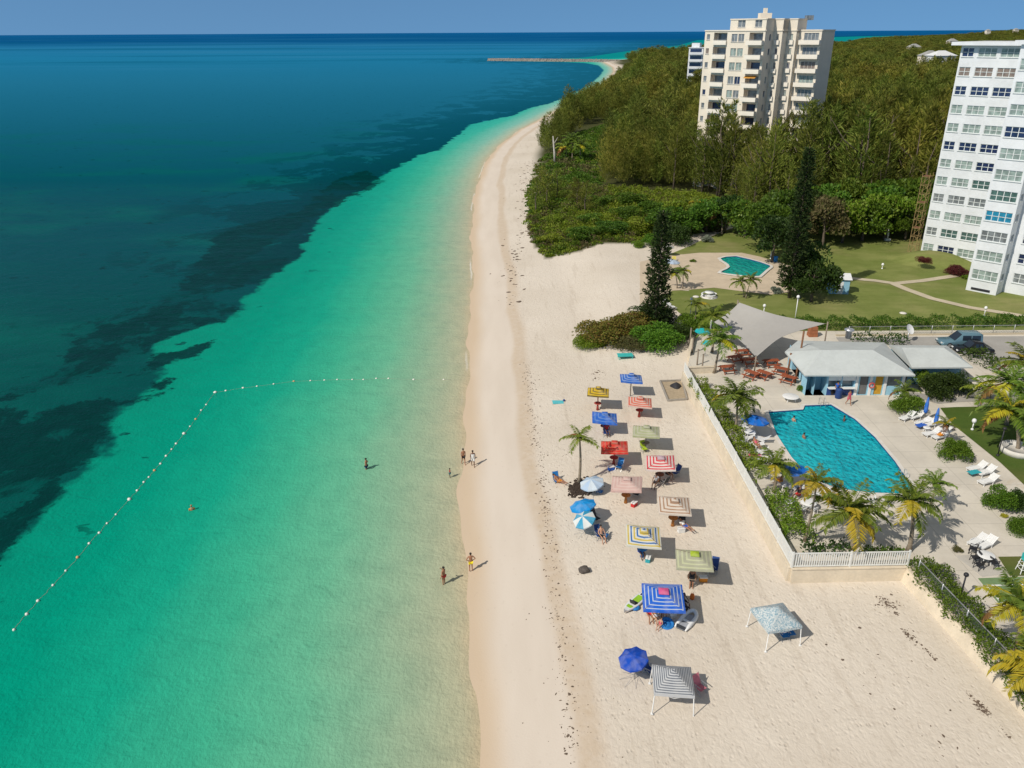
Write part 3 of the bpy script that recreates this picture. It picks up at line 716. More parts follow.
def norfolk(base, h, R, seed, label):
    r = empty('norfolk_pine', base, 0, label, 'pine tree'); rg = np.random.default_rng(seed)
    m = MB(); m.tube([(0, 0, 0), (.05, 0, h * .5), (0, 0, h)], [.26, .16, .03], 8)
    tiers = int(h / .58); B = []; D = []; L = []
    for i in range(tiers):
        f = (i + 1) / (tiers + 1); z = h * (.06 + .94 * f); rr = R * (1 - f) ** .5 * rg.uniform(.78, 1.12) + .12
        nb = 6
        for b in range(nb):
            a = 2 * PI * b / nb + i * .5 + rg.uniform(-.2, .2); rl = rr * rg.uniform(.8, 1.12)
            e = (math.cos(a) * rl, math.sin(a) * rl, z + rl * .10)
            m.tube([(0, 0, z - .1), (e[0] * .6, e[1] * .6, z - .1), e], [.05, .03, .012], 4)
            n = int(18 + 34 * rl / R); t = rg.uniform(.10, 1.05, n) ** .8
            p = np.column_stack([e[0] * t, e[1] * t, z - .1 + (rl * .10 + .1) * t ** 2]) + rg.normal(size=(n, 3)) * .10
            d = np.column_stack([np.full(n, math.cos(a)), np.full(n, math.sin(a)), np.full(n, .55)]) + rg.normal(size=(n, 3)) * .6
            B.append(p); D.append(d); L.append(rg.uniform(.30, .62, n))
    B = np.vstack(B); D = np.vstack(D); L = np.concatenate(L)
    V, Q = diamonds(B, D, L, L * .34, rg)
    m.build('trunk', M_BARK, r); link('crown', fast_mesh('crown', V, Q), M_PINE, r)
    return r
def hedge(pts, w, h, seed, label, name='hedge', mat=None, per=55, z=UP, leaf=.24):
    rg = np.random.default_rng(seed); B = []
    for a, b in zip(pts[:-1], pts[1:]):
        a = np.array(a[:2]); b = np.array(b[:2]); l = np.linalg.norm(b - a); n = int(l * per * (w + h)); t = rg.random(n)
        nrm = np.array([-(b - a)[1], (b - a)[0]]) / l; wob = 1 + .22 * np.sin(t * l * 1.7 + a[0]) + .12 * np.sin(t * l * 4.1)
        u = rg.uniform(-1, 1, n); k = rg.random(n)
        s = np.where(k < .5, u, np.sign(u)) * w / 2 * wob; zz = np.where(k < .5, 1.0, rg.random(n)) * h * wob
        B.append(np.column_stack([a + (b - a) * t[:, None] + nrm * s[:, None], z + zz]))
    B = np.vstack(B) + rg.normal(size=(sum(map(len, B)), 3)) * .09
    D = rg.normal(size=B.shape) + np.array([0, 0, .7]); L = rg.uniform(.6, 1.4, len(B)) * leaf
    V, Q = diamonds(B, D, L, L * .65, rg)
    o = link(name, fast_mesh(name, V, Q), mat or M_BUSH)
    return tag(o, label, 'hedge')
# ================================================================== PEOPLE
SKIN = {'fair': plain('skin_fair', (.52, .29, .19, 1), .55, .06, 8, 0), 'tan': plain('skin_tan', (.36, .17, .095, 1), .55, .06, 8, 0), 'brown': plain('skin_brown', (.16, .075, .045, 1), .5, .06, 8, 0)}
M_HAIR = plain('hair_dark', (.02, .014, .01, 1), .6); M_HAIRB = plain('hair_blond', (.32, .20, .09, 1), .6); M_EYE = plain('eye', (.02, .02, .02, 1), .3)
def cloth(name, c): return plain('cloth_' + name, c, .85, .12, 12, .05)
C_ = {'yellow': cloth('yellow', (.85, .68, .02, 1)), 'black': cloth('black', (.02, .02, .025, 1)), 'white': cloth('white', (.75, .75, .73, 1)), 'red': cloth('red', (.55, .03, .03, 1)), 'pink': cloth('pink', (.62, .10, .16, 1)),
      'blue': cloth('blue', (.03, .12, .5, 1)), 'navy': cloth('navy', (.015, .03, .12, 1)), 'teal': cloth('teal', (.03, .35, .4, 1)), 'orange': cloth('orange', (.75, .28, .03, 1)), 'lime': cloth('lime', (.5, .65, .05, 1)), 'grey': cloth('grey', (.3, .31, .33, 1))}
def skin_mesh(vs, es, rs, root=0, sub=1):
    me = bpy.data.meshes.new('sk'); me.from_pydata(vs, es, []); o = bpy.data.objects.new('sk', me); COL.objects.link(o)
    sm = o.modifiers.new('s', 'SKIN'); sm.use_smooth_shade = True
    lay = me.skin_vertices[0].data
    for i, r in enumerate(rs): lay[i].radius = (r, r) if not hasattr(r, '__len__') else r; lay[i].use_root = (i == root)
    o.modifiers.new('d', 'SUBSURF').levels = sub; o.modifiers['d'].render_levels = sub
    dg = bpy.context.evaluated_depsgraph_get(); dg.update()
    out = bpy.data.meshes.new_from_object(o.evaluated_get(dg)); bpy.data.objects.remove(o); bpy.data.meshes.remove(me)
    for p in out.polygons: p.use_smooth = True
    return out
def joints(pose, rd):
    """joint positions for a 1.75 m body facing +Y"""
    J = {'pel': (0, 0, .95), 'spi': (0, .0, 1.14), 'che': (0, .0, 1.34), 'nec': (0, .0, 1.49), 'hea': (0, .015, 1.60), 'cro': (0, .01, 1.70)}
    for s, n in ((-1, 'L'), (1, 'R')):
        J['sh' + n] = (s * .18, 0, 1.42); J['el' + n] = (s * .25, -.02, 1.13); J['wr' + n] = (s * .27, .06, .89)
        J['hi' + n] = (s * .09, 0, .90); J['kn' + n] = (s * .10, .02, .50); J['an' + n] = (s * .10, -.01, .08); J['to' + n] = (s * .12, .15, .03)
    if pose == 'walk':
        J['knL'] = (-.10, .17, .52); J['anL'] = (-.10, .20, .10); J['toL'] = (-.11, .37, .06); J['knR'] = (.10, -.06, .50); J['anR'] = (.10, -.30, .13); J['toR'] = (.11, -.16, .03)
        J['elL'] = (-.24, -.13, 1.16); J['wrL'] = (-.25, -.12, .92); J['elR'] = (.24, .08, 1.15); J['wrR'] = (.23, .25, .98)
    if pose == 'hips':
        for s, n in ((-1, 'L'), (1, 'R')): J['el' + n] = (s * .36, -.06, 1.18); J['wr' + n] = (s * .20, .06, 1.02)
    if pose == 'drink':
        J['elR'] = (.27, .12, 1.20); J['wrR'] = (.12, .26, 1.38)
    if pose == 'sit':
        d = .42
        for k in list(J): J[k] = (J[k][0], J[k][1] - .10 - (J[k][2] - .95) * .25 * (J[k][2] > .95), J[k][2] - .95 + d + .09)
        for s, n in ((-1, 'L'), (1, 'R')):
            J['hi' + n] = (s * .10, -.06, d + .06); J['kn' + n] = (s * .13, .38, d + .06); J['an' + n] = (s * .13, .44, .08); J['to' + n] = (s * .15, .60, .03)
            J['el' + n] = (s * .27, -.08, d + .30); J['wr' + n] = (s * .22, .16, d + .22)
    if pose == 'recline':
        for k in list(J):
            x, y, z = J[k]; u = (z - .95)
            J[k] = (x, -.05 - u * .80, .42 + u * .58) if z > .94 else (x, y, z)
        for s, n in ((-1, 'L'), (1, 'R')):
            J['hi' + n] = (s * .09, .02, .42); J['kn' + n] = (s * .12, .45, .50); J['an' + n] = (s * .12, .85, .42); J['to' + n] = (s * .13, .92, .54)
            J['el' + n] = (s * .27, -.14, .50); J['wr' + n] = (s * .22, .10, .50); J['sh' + n] = (s * .18, -.40, .68)
    return J
BR = {'pel': (.145, .105), 'spi': (.125, .095), 'che': (.155, .105), 'nec': .052, 'hea': (.078, .09), 'cro': (.07, .078)}
for n in 'LR': BR.update({'sh' + n: .055, 'el' + n: .042, 'wr' + n: .028, 'hi' + n: .088, 'kn' + n: .058, 'an' + n: .038, 'to' + n: .03})
def person(loc, rz, pose, skin, clothes, label, hair=None, sc=1.0, seed=0, group=None):
    rd = random.Random(seed); J = joints(pose, rd)
    names = list(J); vs = [J[k] for k in names]; rs = [BR[k] for k in names]; ix = {k: i for i, k in enumerate(names)}
    es = [('pel', 'spi'), ('spi', 'che'), ('che', 'nec'), ('nec', 'hea'), ('hea', 'cro')]
    for n in 'LR': es += [('che', 'sh' + n), ('sh' + n, 'el' + n), ('el' + n, 'wr' + n), ('pel', 'hi' + n), ('hi' + n, 'kn' + n), ('kn' + n, 'an' + n), ('an' + n, 'to' + n)]
    es = [(ix[a], ix[b]) for a, b in es]
    # hands: palm and five fingers
    for s, n in ((-1, 'L'), (1, 'R')):
        w = Vector(J['wr' + n]); d = (w - Vector(J['el' + n])).normalized(); sd2 = d.cross(Vector((s, 0, 0.01))).normalized()
        pi = len(vs); vs.append(tuple(w + d * .075)); rs.append((.036, .016)); es.append((ix['wr' + n], pi))
        for q, (o, l) in enumerate(((-.026, .075), (-.009, .088), (.009, .082), (.026, .066))):
            a = len(vs); vs.append(tuple(w + d * .115 + sd2 * o)); rs.append(.009); es.append((pi, a))
            b = len(vs); vs.append(tuple(w + d * (.115 + l * .8) + sd2 * o * 1.15 - Vector((s * .02, 0, 0)))); rs.append(.007); es.append((a, b))
        a = len(vs); vs.append(tuple(w + d * .05 - sd2 * .045)); rs.append(.010); es.append((pi, a)); b = len(vs); vs.append(tuple(w + d * .085 - sd2 * .062)); rs.append(.008); es.append((a, b))
    # nose and ears
    h = Vector(J['hea']); up = (Vector(J['cro']) - h).normalized(); fw = Vector((0, 1, 0)); fw = (fw - up * fw.dot(up)).normalized()
    body = link('person', skin_mesh(vs, es, rs, ix['pel']), SKIN[skin]); body.location = loc; body.rotation_euler = (0, 0, rz); body.scale = (sc,) * 3
    tag(body, label, 'person', group)
    hm = MB()
    c = h + up * .05
    q = up.to_track_quat('Z', 'Y').to_matrix()
    prof = [(.086, -.02), (.096, .03), (.088, .075), (.055, .105), (.012, .118)]
    vs2 = []; n = 12
    for r, z in prof:
        for k in range(n):
            a = 2 * PI * k / n; vs2.append(c - fw * .022 + up * z + (Vector((1, 0, 0)) * math.cos(a) + fw * math.sin(a) * 1.1) * r)
    hm.add(vs2, [(i * n + k, i * n + (k + 1) % n, (i + 1) * n + (k + 1) % n, (i + 1) * n + k) for i in range(len(prof) - 1) for k in range(n)] + [tuple(range((len(prof) - 1) * n, len(prof) * n))], 0, True)
    hm.build('hair', hair or M_HAIR, body)
    em = MB()
    for s in (-1, 1): em.lathe([(.002, -.009), (.010, 0), (.002, .009)], h + fw * .078 + Vector((s * .03, 0, 0)) + up * .02, 6)
    em.build('eyes', M_EYE, body)
    for name, keys, col, grow in clothes:
        kk = [k for k in keys]; iv = {k: i for i, k in enumerate(kk)}; pv = []; pr = []
        for k in kk:
            if '>' in k:
                a, b, f = k.split('>'); p = Vector(J[a]).lerp(Vector(J[b]), float(f)); ra = BR[a] if not hasattr(BR[a], '__len__') else BR[a][0]; rb = BR[b] if not hasattr(BR[b], '__len__') else BR[b][0]
                pv.append(tuple(p)); pr.append(ra + (rb - ra) * float(f) + grow + .01)
            else:
                r = BR[k]; pv.append(J[k]); pr.append(tuple(x + grow for x in r) if hasattr(r, '__len__') else r + grow)
        ee = []
        for k in kk:
            par = {'spi': 'pel', 'che': 'spi', 'shL': 'che', 'shR': 'che', 'hiL': 'pel', 'hiR': 'pel'}.get(k)
            if '>' in k: par = k.split('>')[0]
            if par in iv: ee.append((iv[par], iv[k]))
        link(name, skin_mesh(pv, ee, pr, 0), C_[col], body)
    return body
SHORTS = ['pel', 'hiL', 'hiR', 'hiL>knL>.6', 'hiR>knR>.6']; BRIEF = ['pel', 'hiL', 'hiR', 'hiL>knL>.15', 'hiR>knR>.15']
SHIRT = ['pel', 'spi', 'che', 'shL', 'shR', 'shL>elL>.5', 'shR>elR>.5']; BRA = ['che', 'che>spi>.4']
DRESS = ['pel', 'spi', 'che', 'shL', 'shR', 'hiL', 'hiR', 'hiL>knL>.8', 'hiR>knR>.8']
# ================================================================== BEACH FURNITURE
M_WOODO = plain('wood_orange', (.50, .20, .045, 1), .7, .2, 6, .2); M_WOODR = plain('wood_red', (.38, .055, .04, 1), .6, .2, 6, .2); M_WOODB = plain('wood_brown', (.21, .10, .05, 1), .8, .3, 6, .3)
M_WOODG = plain('wood_weathered', (.26, .21, .16, 1), .85, .25, 6, .3)
M_WHITE = plain('white_plastic', (.78, .78, .77, 1), .45, .06, 4, .03); M_METAL = plain('metal_grey', (.45, .46, .47, 1), .4, .12, 8, .03, .6); M_BLACK = plain('black_metal', (.025, .025, .03, 1), .5, .1)
M_CHBLUE = plain('chair_blue', (.02, .19, .52, 1), .7, .15, 10, .1); M_CHNAVY = plain('chair_navy', (.02, .06, .22, 1), .7, .15, 10, .1); M_CHDARK = plain('chair_dark', (.03, .035, .045, 1), .7, .15, 10, .1)
def fabric(name, c1, c2=None, period=.3, duty=.5, style='square', c3=None):
    """umbrella cloth; stripes woven parallel to the hem, wedges round the crown, zigzags or a soft print"""
    t = NT(name); co = t.coord('Object'); sp = t.n('ShaderNodeSeparateXYZ'); t.l(co, sp.inputs[0])
    x, y = sp.outputs[0], sp.outputs[1]
    if c2 is None: c = c1
    elif style == 'square':
        m = t.math('MAXIMUM', t.math('ABSOLUTE', x), t.math('ABSOLUTE', y)); f = t.math('FRACT', t.math('DIVIDE', m, period))
        c = t.mix(t.math('GREATER_THAN', f, duty), c1, c2)
        if c3: c = t.mix(t.math('GREATER_THAN', t.math('FRACT', t.math('DIVIDE', m, period * 2)), .5), c, t.mix(t.math('GREATER_THAN', f, duty), c3, c2))
    elif style == 'wedge':
        a = t.math('ARCTAN2', y, x); f = t.math('FRACT', t.math('MULTIPLY', t.math('ADD', a, PI), 8 / (2 * PI) / 2)); c = t.mix(t.math('GREATER_THAN', f, .5), c1, c2)
    elif style == 'zigzag':
        m = t.math('MAXIMUM', t.math('ABSOLUTE', x), t.math('ABSOLUTE', y)); o = t.math('MINIMUM', t.math('ABSOLUTE', x), t.math('ABSOLUTE', y))
        tri = t.math('ABSOLUTE', t.math('SUBTRACT', t.math('FRACT', t.math('MULTIPLY', o, 2.6)), .5))
        c = t.mix(t.math('GREATER_THAN', t.math('FRACT', t.math('ADD', t.math('DIVIDE', m, period), tri)), duty), c1, c2)
    else:
        v = t.noise(co, 4.5, 3, .6, 2.5); c = t.mix(t.sstep(v, .46, .56), c1, c2)
    fade = t.noise(co, 1.6, 3)
    c = t.mix(t.math('MULTIPLY', t.sstep(fade, .4, .7), .14), c, (.75, .72, .66, 1))
    t.base(c); t.set(.85, .2); t.bump(t.noise(co, 5, 2), .12, .03)
    tr = t.n('ShaderNodeBsdfTranslucent'); t.val(tr.inputs[0], c) if not isinstance(c, tuple) else setattr(tr.inputs[0], 'default_value', c)
    mx = t.n('ShaderNodeMixShader'); mx.inputs[0].default_value = .18
    t.l(t.p.outputs[0], mx.inputs[1]); t.l(tr.outputs[0], mx.inputs[2]); t.l(mx.outputs[0], t.out.inputs[0])
    return t.m
def square_canopy_mesh(w, rise, sag=.07, n=10, hem=.14):
    """four-sided cloth roof that sags between its ribs, with a hem"""
    m = MB(); g = []
    for j in range(n + 1):
        for i in range(n + 1):
            x = (i / n - .5) * w; y = (j / n - .5) * w; a = max(abs(x), abs(y)) / (w / 2); b = min(abs(x), abs(y)) / (w / 2)
            s = sag * (1 - (b / max(a, .05)) ** 2) * math.sin(min(a, 1) * PI * .9)
            g.append((x, y, rise * (1 - a) - s))
    f = [(j * (n + 1) + i, j * (n + 1) + i + 1, (j + 1) * (n + 1) + i + 1, (j + 1) * (n + 1) + i) for j in range(n) for i in range(n)]
    m.add(g, f, 0, True)
    rim = [g[i] for i in range(n + 1)] + [g[(j) * (n + 1) + n] for j in range(1, n + 1)] + [g[n * (n + 1) + i] for i in range(n - 1, -1, -1)] + [g[j * (n + 1)] for j in range(n - 1, 0, -1)]
    k = len(rim); low = [(p[0] * 1.01, p[1] * 1.01, p[2] - hem) for p in rim]
    m.add(rim + low, [(i, (i + 1) % k, k + (i + 1) % k, k + i) for i in range(k)], 0)
    return m
def round_canopy_mesh(R, rise, n=8, hem=.1):
    m = MB(); vs = [(0, 0, rise)]; rings = 4
    for q in range(1, rings + 1):
        f = q / rings
        for k in range(n * 2):
            a = 2 * PI * k / (n * 2); r = R * f * (1 if k % 2 == 0 else math.cos(PI / n) * .99)
            vs.append((math.cos(a) * r, math.sin(a) * r, rise * (1 - f ** 1.35) - (.05 * f if k % 2 else 0)))
    N = n * 2; fs = [(0, 1 + k, 1 + (k + 1) % N) for k in range(N)]
    for q in range(rings - 1):
        fs += [(1 + q * N + k, 1 + (q + 1) * N + k, 1 + (q + 1) * N + (k + 1) % N, 1 + q * N + (k + 1) % N) for k in range(N)]
    o = 1 + (rings - 1) * N; vs += [(x * 1.01, y * 1.01, z - hem) for x, y, z in vs[o:o + N]]; o2 = o + N
    fs += [(o + k, o2 + k, o2 + (k + 1) % N, o + (k + 1) % N) for k in range(N)]
    m.add(vs, fs, 0, False); return m
def beach_canopy(base_px, top_px, w, rz, fab, pole_mat, label, vent=None, table=True, tilt=0.0, hang=0):
    """square beach umbrella on a timber post, with a small round post table"""
    b = on_ground(*base_px); top = Zat(*top_px, b.y)
    h = max(1.9, min(3.2, top.z - b.z))
    r = empty('square_umbrella', b, rz, label, 'beach umbrella', 'striped square umbrellas on the sand')
    m = MB(); m.tube([(0, 0, -.2), (0, 0, h)], .055, 8); m.build('post', pole_mat, r)
    tl = (random.uniform(-.07, .07), random.uniform(-.07, .07), 0)
    c = square_canopy_mesh(w, .55, random.uniform(.05, .11)).build('canopy', fab, r); c.location = (0, 0, h - .35); c.rotation_euler = tl
    f = MB()
    for sx in (-1, 1):
        for sy in (-1, 1): f.bar((0, 0, h + .12), (sx * w / 2 * .97, sy * w / 2 * .97, h - .42), .03)
        f.bar((0, 0, h - .55), (sx * w / 4, 0, h - .12), .025); f.bar((0, 0, h - .55), (0, sx * w / 4, h - .12), .025)
    f.build('ribs', M_WOODG, r)
    v = square_canopy_mesh(w * .24, .14, .02, 4, .06).build('vent_cap', vent or fab, r); v.location = (0, 0, h + .18)
    if table:
        t = MB(); t.lathe([(.02, .78), (.38, .78), (.40, .80), (.40, .83), (.38, .84), (.02, .84)], n=18); t.lathe([(.13, .02), (.15, .02), (.10, .5), (.07, .78)], n=10); t.build('post_table', pole_mat, r)
    return r
def round_umbrella(loc, R, h, fab, label, tilt=0.0, taz=0.0, group=None, rz=0.0, name='round_umbrella'):
    r = empty(name, loc, rz, label, 'beach umbrella', group)
    q = Matrix.Rotation(taz, 4, 'Z') @ Matrix.Rotation(tilt, 4, 'Y')
    m = MB(); m.tube([(0, 0, -.2), (0, 0, h * .55), tuple(q.to_3x3() @ Vector((0, 0, h * .45)) + Vector((0, 0, h * .55)))], .022, 6); m.build('pole', M_METAL, r)
    c = round_canopy_mesh(R, .42).build('canopy', fab, r); c.matrix_local = Matrix.Translation(q.to_3x3() @ Vector((0, 0, h * .45 - .38)) + Vector((0, 0, h * .55))) @ q
    f = MB()
    for k in range(8): a = 2 * PI * k / 8; f.bar((0, 0, .38), (math.cos(a) * R * .97, math.sin(a) * R * .97, -.03), .014)
    g = f.build('ribs', M_METAL, r); g.matrix_local = c.matrix_local.copy()
    return r
def gazebo(feet_px, top_px, w, rz, fab, label, center=None, d=None):
    b = on_ground(*feet_px); top = Zat(*top_px, b.y); h = 1.55
    r = empty('pop_up_gazebo', b, rz, label, 'gazebo')
    for sx in (-1, 1):
        for sy in (-1, 1):
            l = MB(); l.bar((sx * w * .52, sy * w * .52, -.05), (sx * w * .48, sy * w * .48, h), .05); l.box((sx * w * .52, sy * w * .52, .02), (.16, .16, .04)); l.build('leg', M_WHITE, r)
    f = MB()
    for s in (-1, 1):
        f.bar((-w * .48, s * w * .48, h), (0, s * w * .48, h - .3), .025); f.bar((w * .48, s * w * .48, h), (0, s * w * .48, h - .3), .025)
        f.bar((s * w * .48, -w * .48, h), (s * w * .48, 0, h - .3), .025); f.bar((s * w * .48, w * .48, h), (s * w * .48, 0, h - .3), .025)
    f.build('scissor_frame', M_WHITE, r)
    c = square_canopy_mesh(w, .85, .05, 12, .2).build('canopy', fab, r); c.location = (0, 0, h + .05)
    return r
def folding_chair(loc, rz, mat, label, group=None, low=False, name='beach_chair'):
    r = empty(name, loc, rz, label, 'beach chair', group); z = .40 if not low else .2
    m = MB(); m.quad((-.26, -.22, z - .05), (.26, -.22, z - .05), (.26, .26, z), (-.26, .26, z)); m.box((0, .02, z - .028), (.52, .48, .02)); m.build('seat', mat, r)
    m = MB(); m.box((0, -.36, z + .32), (.52, .02, .72), rot=Matrix.Rotation(math.radians(24), 3, 'X')); m.build('backrest', mat, r)
    m = MB()
    for s in (-1, 1):
        m.bar((s * .28, .30, 0), (s * .28, -.22, z + .16), .025); m.bar((s * .28, -.36, 0), (s * .28, .26, z), .025); m.bar((s * .28, -.22, z - .05), (s * .28, -.54, z + .68), .025); m.bar((s * .29, -.3, z + .2), (s * .29, .22, z + .2), .05, .02)
    m.build('frame', M_METAL, r)
    return r
def lounger(loc, rz, label, group, back=35, cushion=None, name='sun_lounger', mat=None):
    r = empty(name, loc, rz, label, 'sun lounger', group); b = math.radians(back); wm = mat or M_WHITE
    m = MB()
    for s in (-1, 1): m.box((s * .31, .0, .30), (.05, 1.3, .07)); m.box((s * .31, .02, .385), (.06, .5, .03))
    m.box((0, .64, .30), (.57, .05, .07)); m.box((0, -.63, .30), (.57, .05, .07)); m.build('frame', wm, r)
    m = MB()
    for k in range(13): m.box((0, -.55 + k * .095, .325), (.56, .08, .02))
    m.build('seat', cushion or wm, r)
    m = MB(); mm = Matrix.Rotation(-b, 3, 'X')
    for k in range(7): p = mm @ Vector((0, -.06 - k * .095, 0)); m.box((0, -.60 + p.y, .34 + p.z), (.56, .08, .02), rot=mm)
    for s in (-1, 1): p = mm @ Vector((0, -.36, 0)); m.box((s * .3, -.6 + p.y, .335 + p.z), (.05, .74, .04), rot=mm)
    m.build('backrest', cushion or wm, r)
    for sx in (-1, 1):
        for sy in (-.52, .5):
            l = MB(); l.bar((sx * .31, sy, 0), (sx * .31, sy, .27), .06); l.build('leg', wm, r)
    return r
def plastic_chair(loc, rz, label, group, mat=None):
    r = empty('plastic_chair', loc, rz, label, 'chair', group); w = mat or M_WHITE
    m = MB(); m.box((0, 0, .43), (.48, .46, .03)); m.build('seat', w, r)
    m = MB()
    for k in range(5): m.box((-.18 + k * .09, -.25, .66), (.055, .02, .42), rot=Matrix.Rotation(math.radians(10), 3, 'X'))
    m.box((0, -.29, .88), (.46, .03, .06)); m.build('backrest', w, r)
    m = MB()
    for s in (-1, 1): m.box((s * .25, -.02, .63), (.05, .46, .03)); m.bar((s * .25, .2, .43), (s * .25, .2, .63), .04)
    m.build('armrests', w, r)
    for sx in (-1, 1):
        for sy in (-1, 1): l = MB(); l.bar((sx * .24, sy * .24, 0), (sx * .21, sy * .2, .42), .045); l.build('leg', w, r)
    return r
def round_table(loc, label, R=.5, h=.72, mat=None, group=None, name='round_table'):
    r = empty(name, loc, 0, label, 'table', group); w = mat or M_WHITE
    m = MB(); m.lathe([(.02, h - .03), (R - .02, h - .03), (R, h - .02), (R, h), (R - .02, h + .01), (.02, h + .01)], n=24); m.build('table_top', w, r)
    for k in range(4): a = PI / 4 + k * PI / 2; l = MB(); l.bar((math.cos(a) * R * .75, math.sin(a) * R * .75, 0), (math.cos(a) * R * .55, math.sin(a) * R * .55, h - .03), .045); l.build('leg', w, r)
    return r
# ================================================================== THE BEACH
def D_(px, py, z=UP): return G(px, py, z)                   # a point on the pool deck
GRP = 'striped square umbrellas on the sand'
F = {
 'yellow': fabric('cloth_yellow_dark', (.62, .42, .03, 1), (.16, .12, .03, 1), .30, .66),
 'blue': fabric('cloth_blue_pale', (.035, .14, .52, 1), (.30, .42, .66, 1), .26, .70),
 'coral': fabric('cloth_coral_white', (.66, .16, .10, 1), (.66, .48, .42, 1), .26, .55),
 'blue2': fabric('cloth_plain_blue', (.03, .14, .56, 1), (.14, .28, .62, 1), .34, .75),
 'sage': fabric('cloth_sage', (.40, .43, .25, 1), (.48, .48, .36, 1), .30, .55),
 'red': fabric('cloth_red', (.66, .045, .03, 1), (.55, .14, .08, 1), .30, .72),
 'redwhite': fabric('cloth_red_white', (.64, .075, .09, 1), (.72, .64, .60, 1), .27, .50),
 'pink': fabric('cloth_pale_pink', (.62, .42, .38, 1), (.66, .50, .45, 1), .28, .6),
 'tan': fabric('cloth_tan_white', (.40, .24, .15, 1), (.68, .60, .52, 1), .27, .38),
 'multi': fabric('cloth_blue_yellow', (.05, .16, .42, 1), (.66, .66, .60, 1), .22, .5, 'square', (.60, .45, .08, 1)),
 'lime': fabric('cloth_olive_lime', (.42, .42, .30, 1), (.55, .57, .36, 1), .30, .62),
 'blue3': fabric('cloth_strong_blue', (.02, .13, .62, 1), (.50, .58, .70, 1), .25, .74),
 'limecap': fabric('cloth_lime', (.42, .55, .04, 1)), 'pinkcap': fabric('cloth_hot_pink', (.75, .12, .30, 1)), 'lilac': fabric('cloth_lilac', (.55, .40, .46, 1)),
}
UMB = [((597.5, 410), (599.5, 389), 2.25, 'yellow', M_WOODR, 'yellow square umbrella with dark stripes, the only yellow one', None),
       ((630.3, 396), (630, 375.5), 2.35, 'blue', M_WOODG, 'blue square umbrella with pale stripes, the one farthest up the beach', None),
       ((639, 417), (639, 399), 2.45, 'coral', M_WOODR, 'coral and white striped square umbrella just below the farthest blue umbrella', None),
       ((604, 433), (605, 414.5), 2.45, 'blue2', M_WOODR, 'plain bright blue square umbrella between the yellow one and the red one', None),
       ((645, 450), (647.5, 428), 2.5, 'sage', M_WOODG, 'sage green square umbrella beside a lime chair, without bright cap', None),
       ((613.5, 465), (614, 443.5), 2.45, 'red', M_WOODR, 'bright red square umbrella over a blue chair', None),
       ((659, 482), (657, 459), 2.55, 'redwhite', M_WOODB, 'red and white striped square umbrella over a crowded shaded group', 'lilac'),
       ((625.5, 503), (625.5, 480), 2.55, 'pink', M_WOODO, 'faded pale pink square umbrella on an orange post', None),
       ((672.5, 526), (672, 501.5), 2.55, 'tan', M_WOODO, 'white and brown striped square umbrella on an orange post', None),
       ((642, 557), (643.5, 532), 2.6, 'multi', M_CHBLUE, 'blue, white and yellow striped square umbrella on a blue post', None),
       ((691.5, 586), (693, 555.5), 2.55, 'lime', M_WOODG, 'olive green square umbrella with a lime cap and lime edge', 'limecap'),
       ((661, 622), (661, 593), 2.75, 'blue3', M_WOODB, 'strong blue square umbrella with white stripes and a pink cap', 'pinkcap')]
UB = []
for i, (b, t_, w, f, pm_, lab, cap) in enumerate(UMB):
    UB.append(beach_canopy(b, t_, w, math.radians((-7, -5, -8, -5, -9, -6, -8, -10, -7, -6, -9, -6)[i]), F[f], pm_, lab, F[cap] if cap else None, table=i not in (1, 11)))
# two pop-up gazebos
gazebo((671, 700), (671, 681), 2.35, math.radians(-6), fabric('cloth_fine_stripe', (.56, .57, .59, 1), (.17, .19, .22, 1), .115, .5), 'finely striped grey and white gazebo on white legs, nearest to the bottom edge')
gazebo((773, 636), (773, 608), 2.4, math.radians(13), fabric('cloth_print', (.62, .66, .66, 1), (.24, .38, .46, 1), style='print'), 'white gazebo with pale blue print standing alone on empty sand')
# round umbrellas
RG = 'round umbrellas on the sand'
p = on_ground(634, 679); round_umbrella(p, .96, 2.1, fabric('cloth_royal', (.008, .07, .46, 1)), 'dark royal blue round umbrella beside the grey striped gazebo', .30, math.radians(205), RG)
p = on_ground(584, 523); round_umbrella(p, 1.12, 2.1, fabric('cloth_azure', (.01, .27, .66, 1)), 'bright azure blue round umbrella above the white and blue one', .28, math.radians(165), RG)
p = on_ground(585.5, 534); round_umbrella(p, .95, 1.9, fabric('cloth_azure_white', (.05, .34, .55, 1), (.68, .72, .72, 1), style='wedge'), 'small round umbrella with white and light blue wedges', .45, math.radians(215), RG)
p = on_ground(592, 492.5); round_umbrella(p, 1.1, 1.35, fabric('cloth_ice', (.42, .55, .72, 1), (.58, .67, .76, 1), style='wedge'), 'pale icy blue round umbrella at the foot of the beach palm', .25, math.radians(200), RG)
# seats and people in the shade
CG = 'chairs in the umbrella shade'
def chair_px(px, py, rz, mat, lab, low=False): return folding_chair(on_ground(px, py), math.radians(rz), mat, lab, CG, low)
chair_px(557, 482, 200, M_CHBLUE, 'light blue beach chair alone in the sun left of the palm', True)
chair_px(599.5, 493, 240, M_CHBLUE, 'blue beach chair right of the icy blue round umbrella', True)
chair_px(619, 470, 150, M_CHBLUE, 'blue beach chair in the shade of the red umbrella')
chair_px(606, 436, 180, M_CHNAVY, 'navy beach chair under the plain blue umbrella')
chair_px(672, 471, 215, M_CHBLUE, 'blue beach chair at the right edge of the red and white umbrella', False)
chair_px(675, 476, 120, M_CHNAVY, 'navy chair in the shadow right of the red and white umbrella')
chair_px(664, 485, 30, M_CHDARK, 'dark chair in front of the red and white umbrella')
chair_px(644, 452, 200, plain('chair_lime', (.45, .6, .04, 1), .7), 'lime green chair under the sage umbrella')
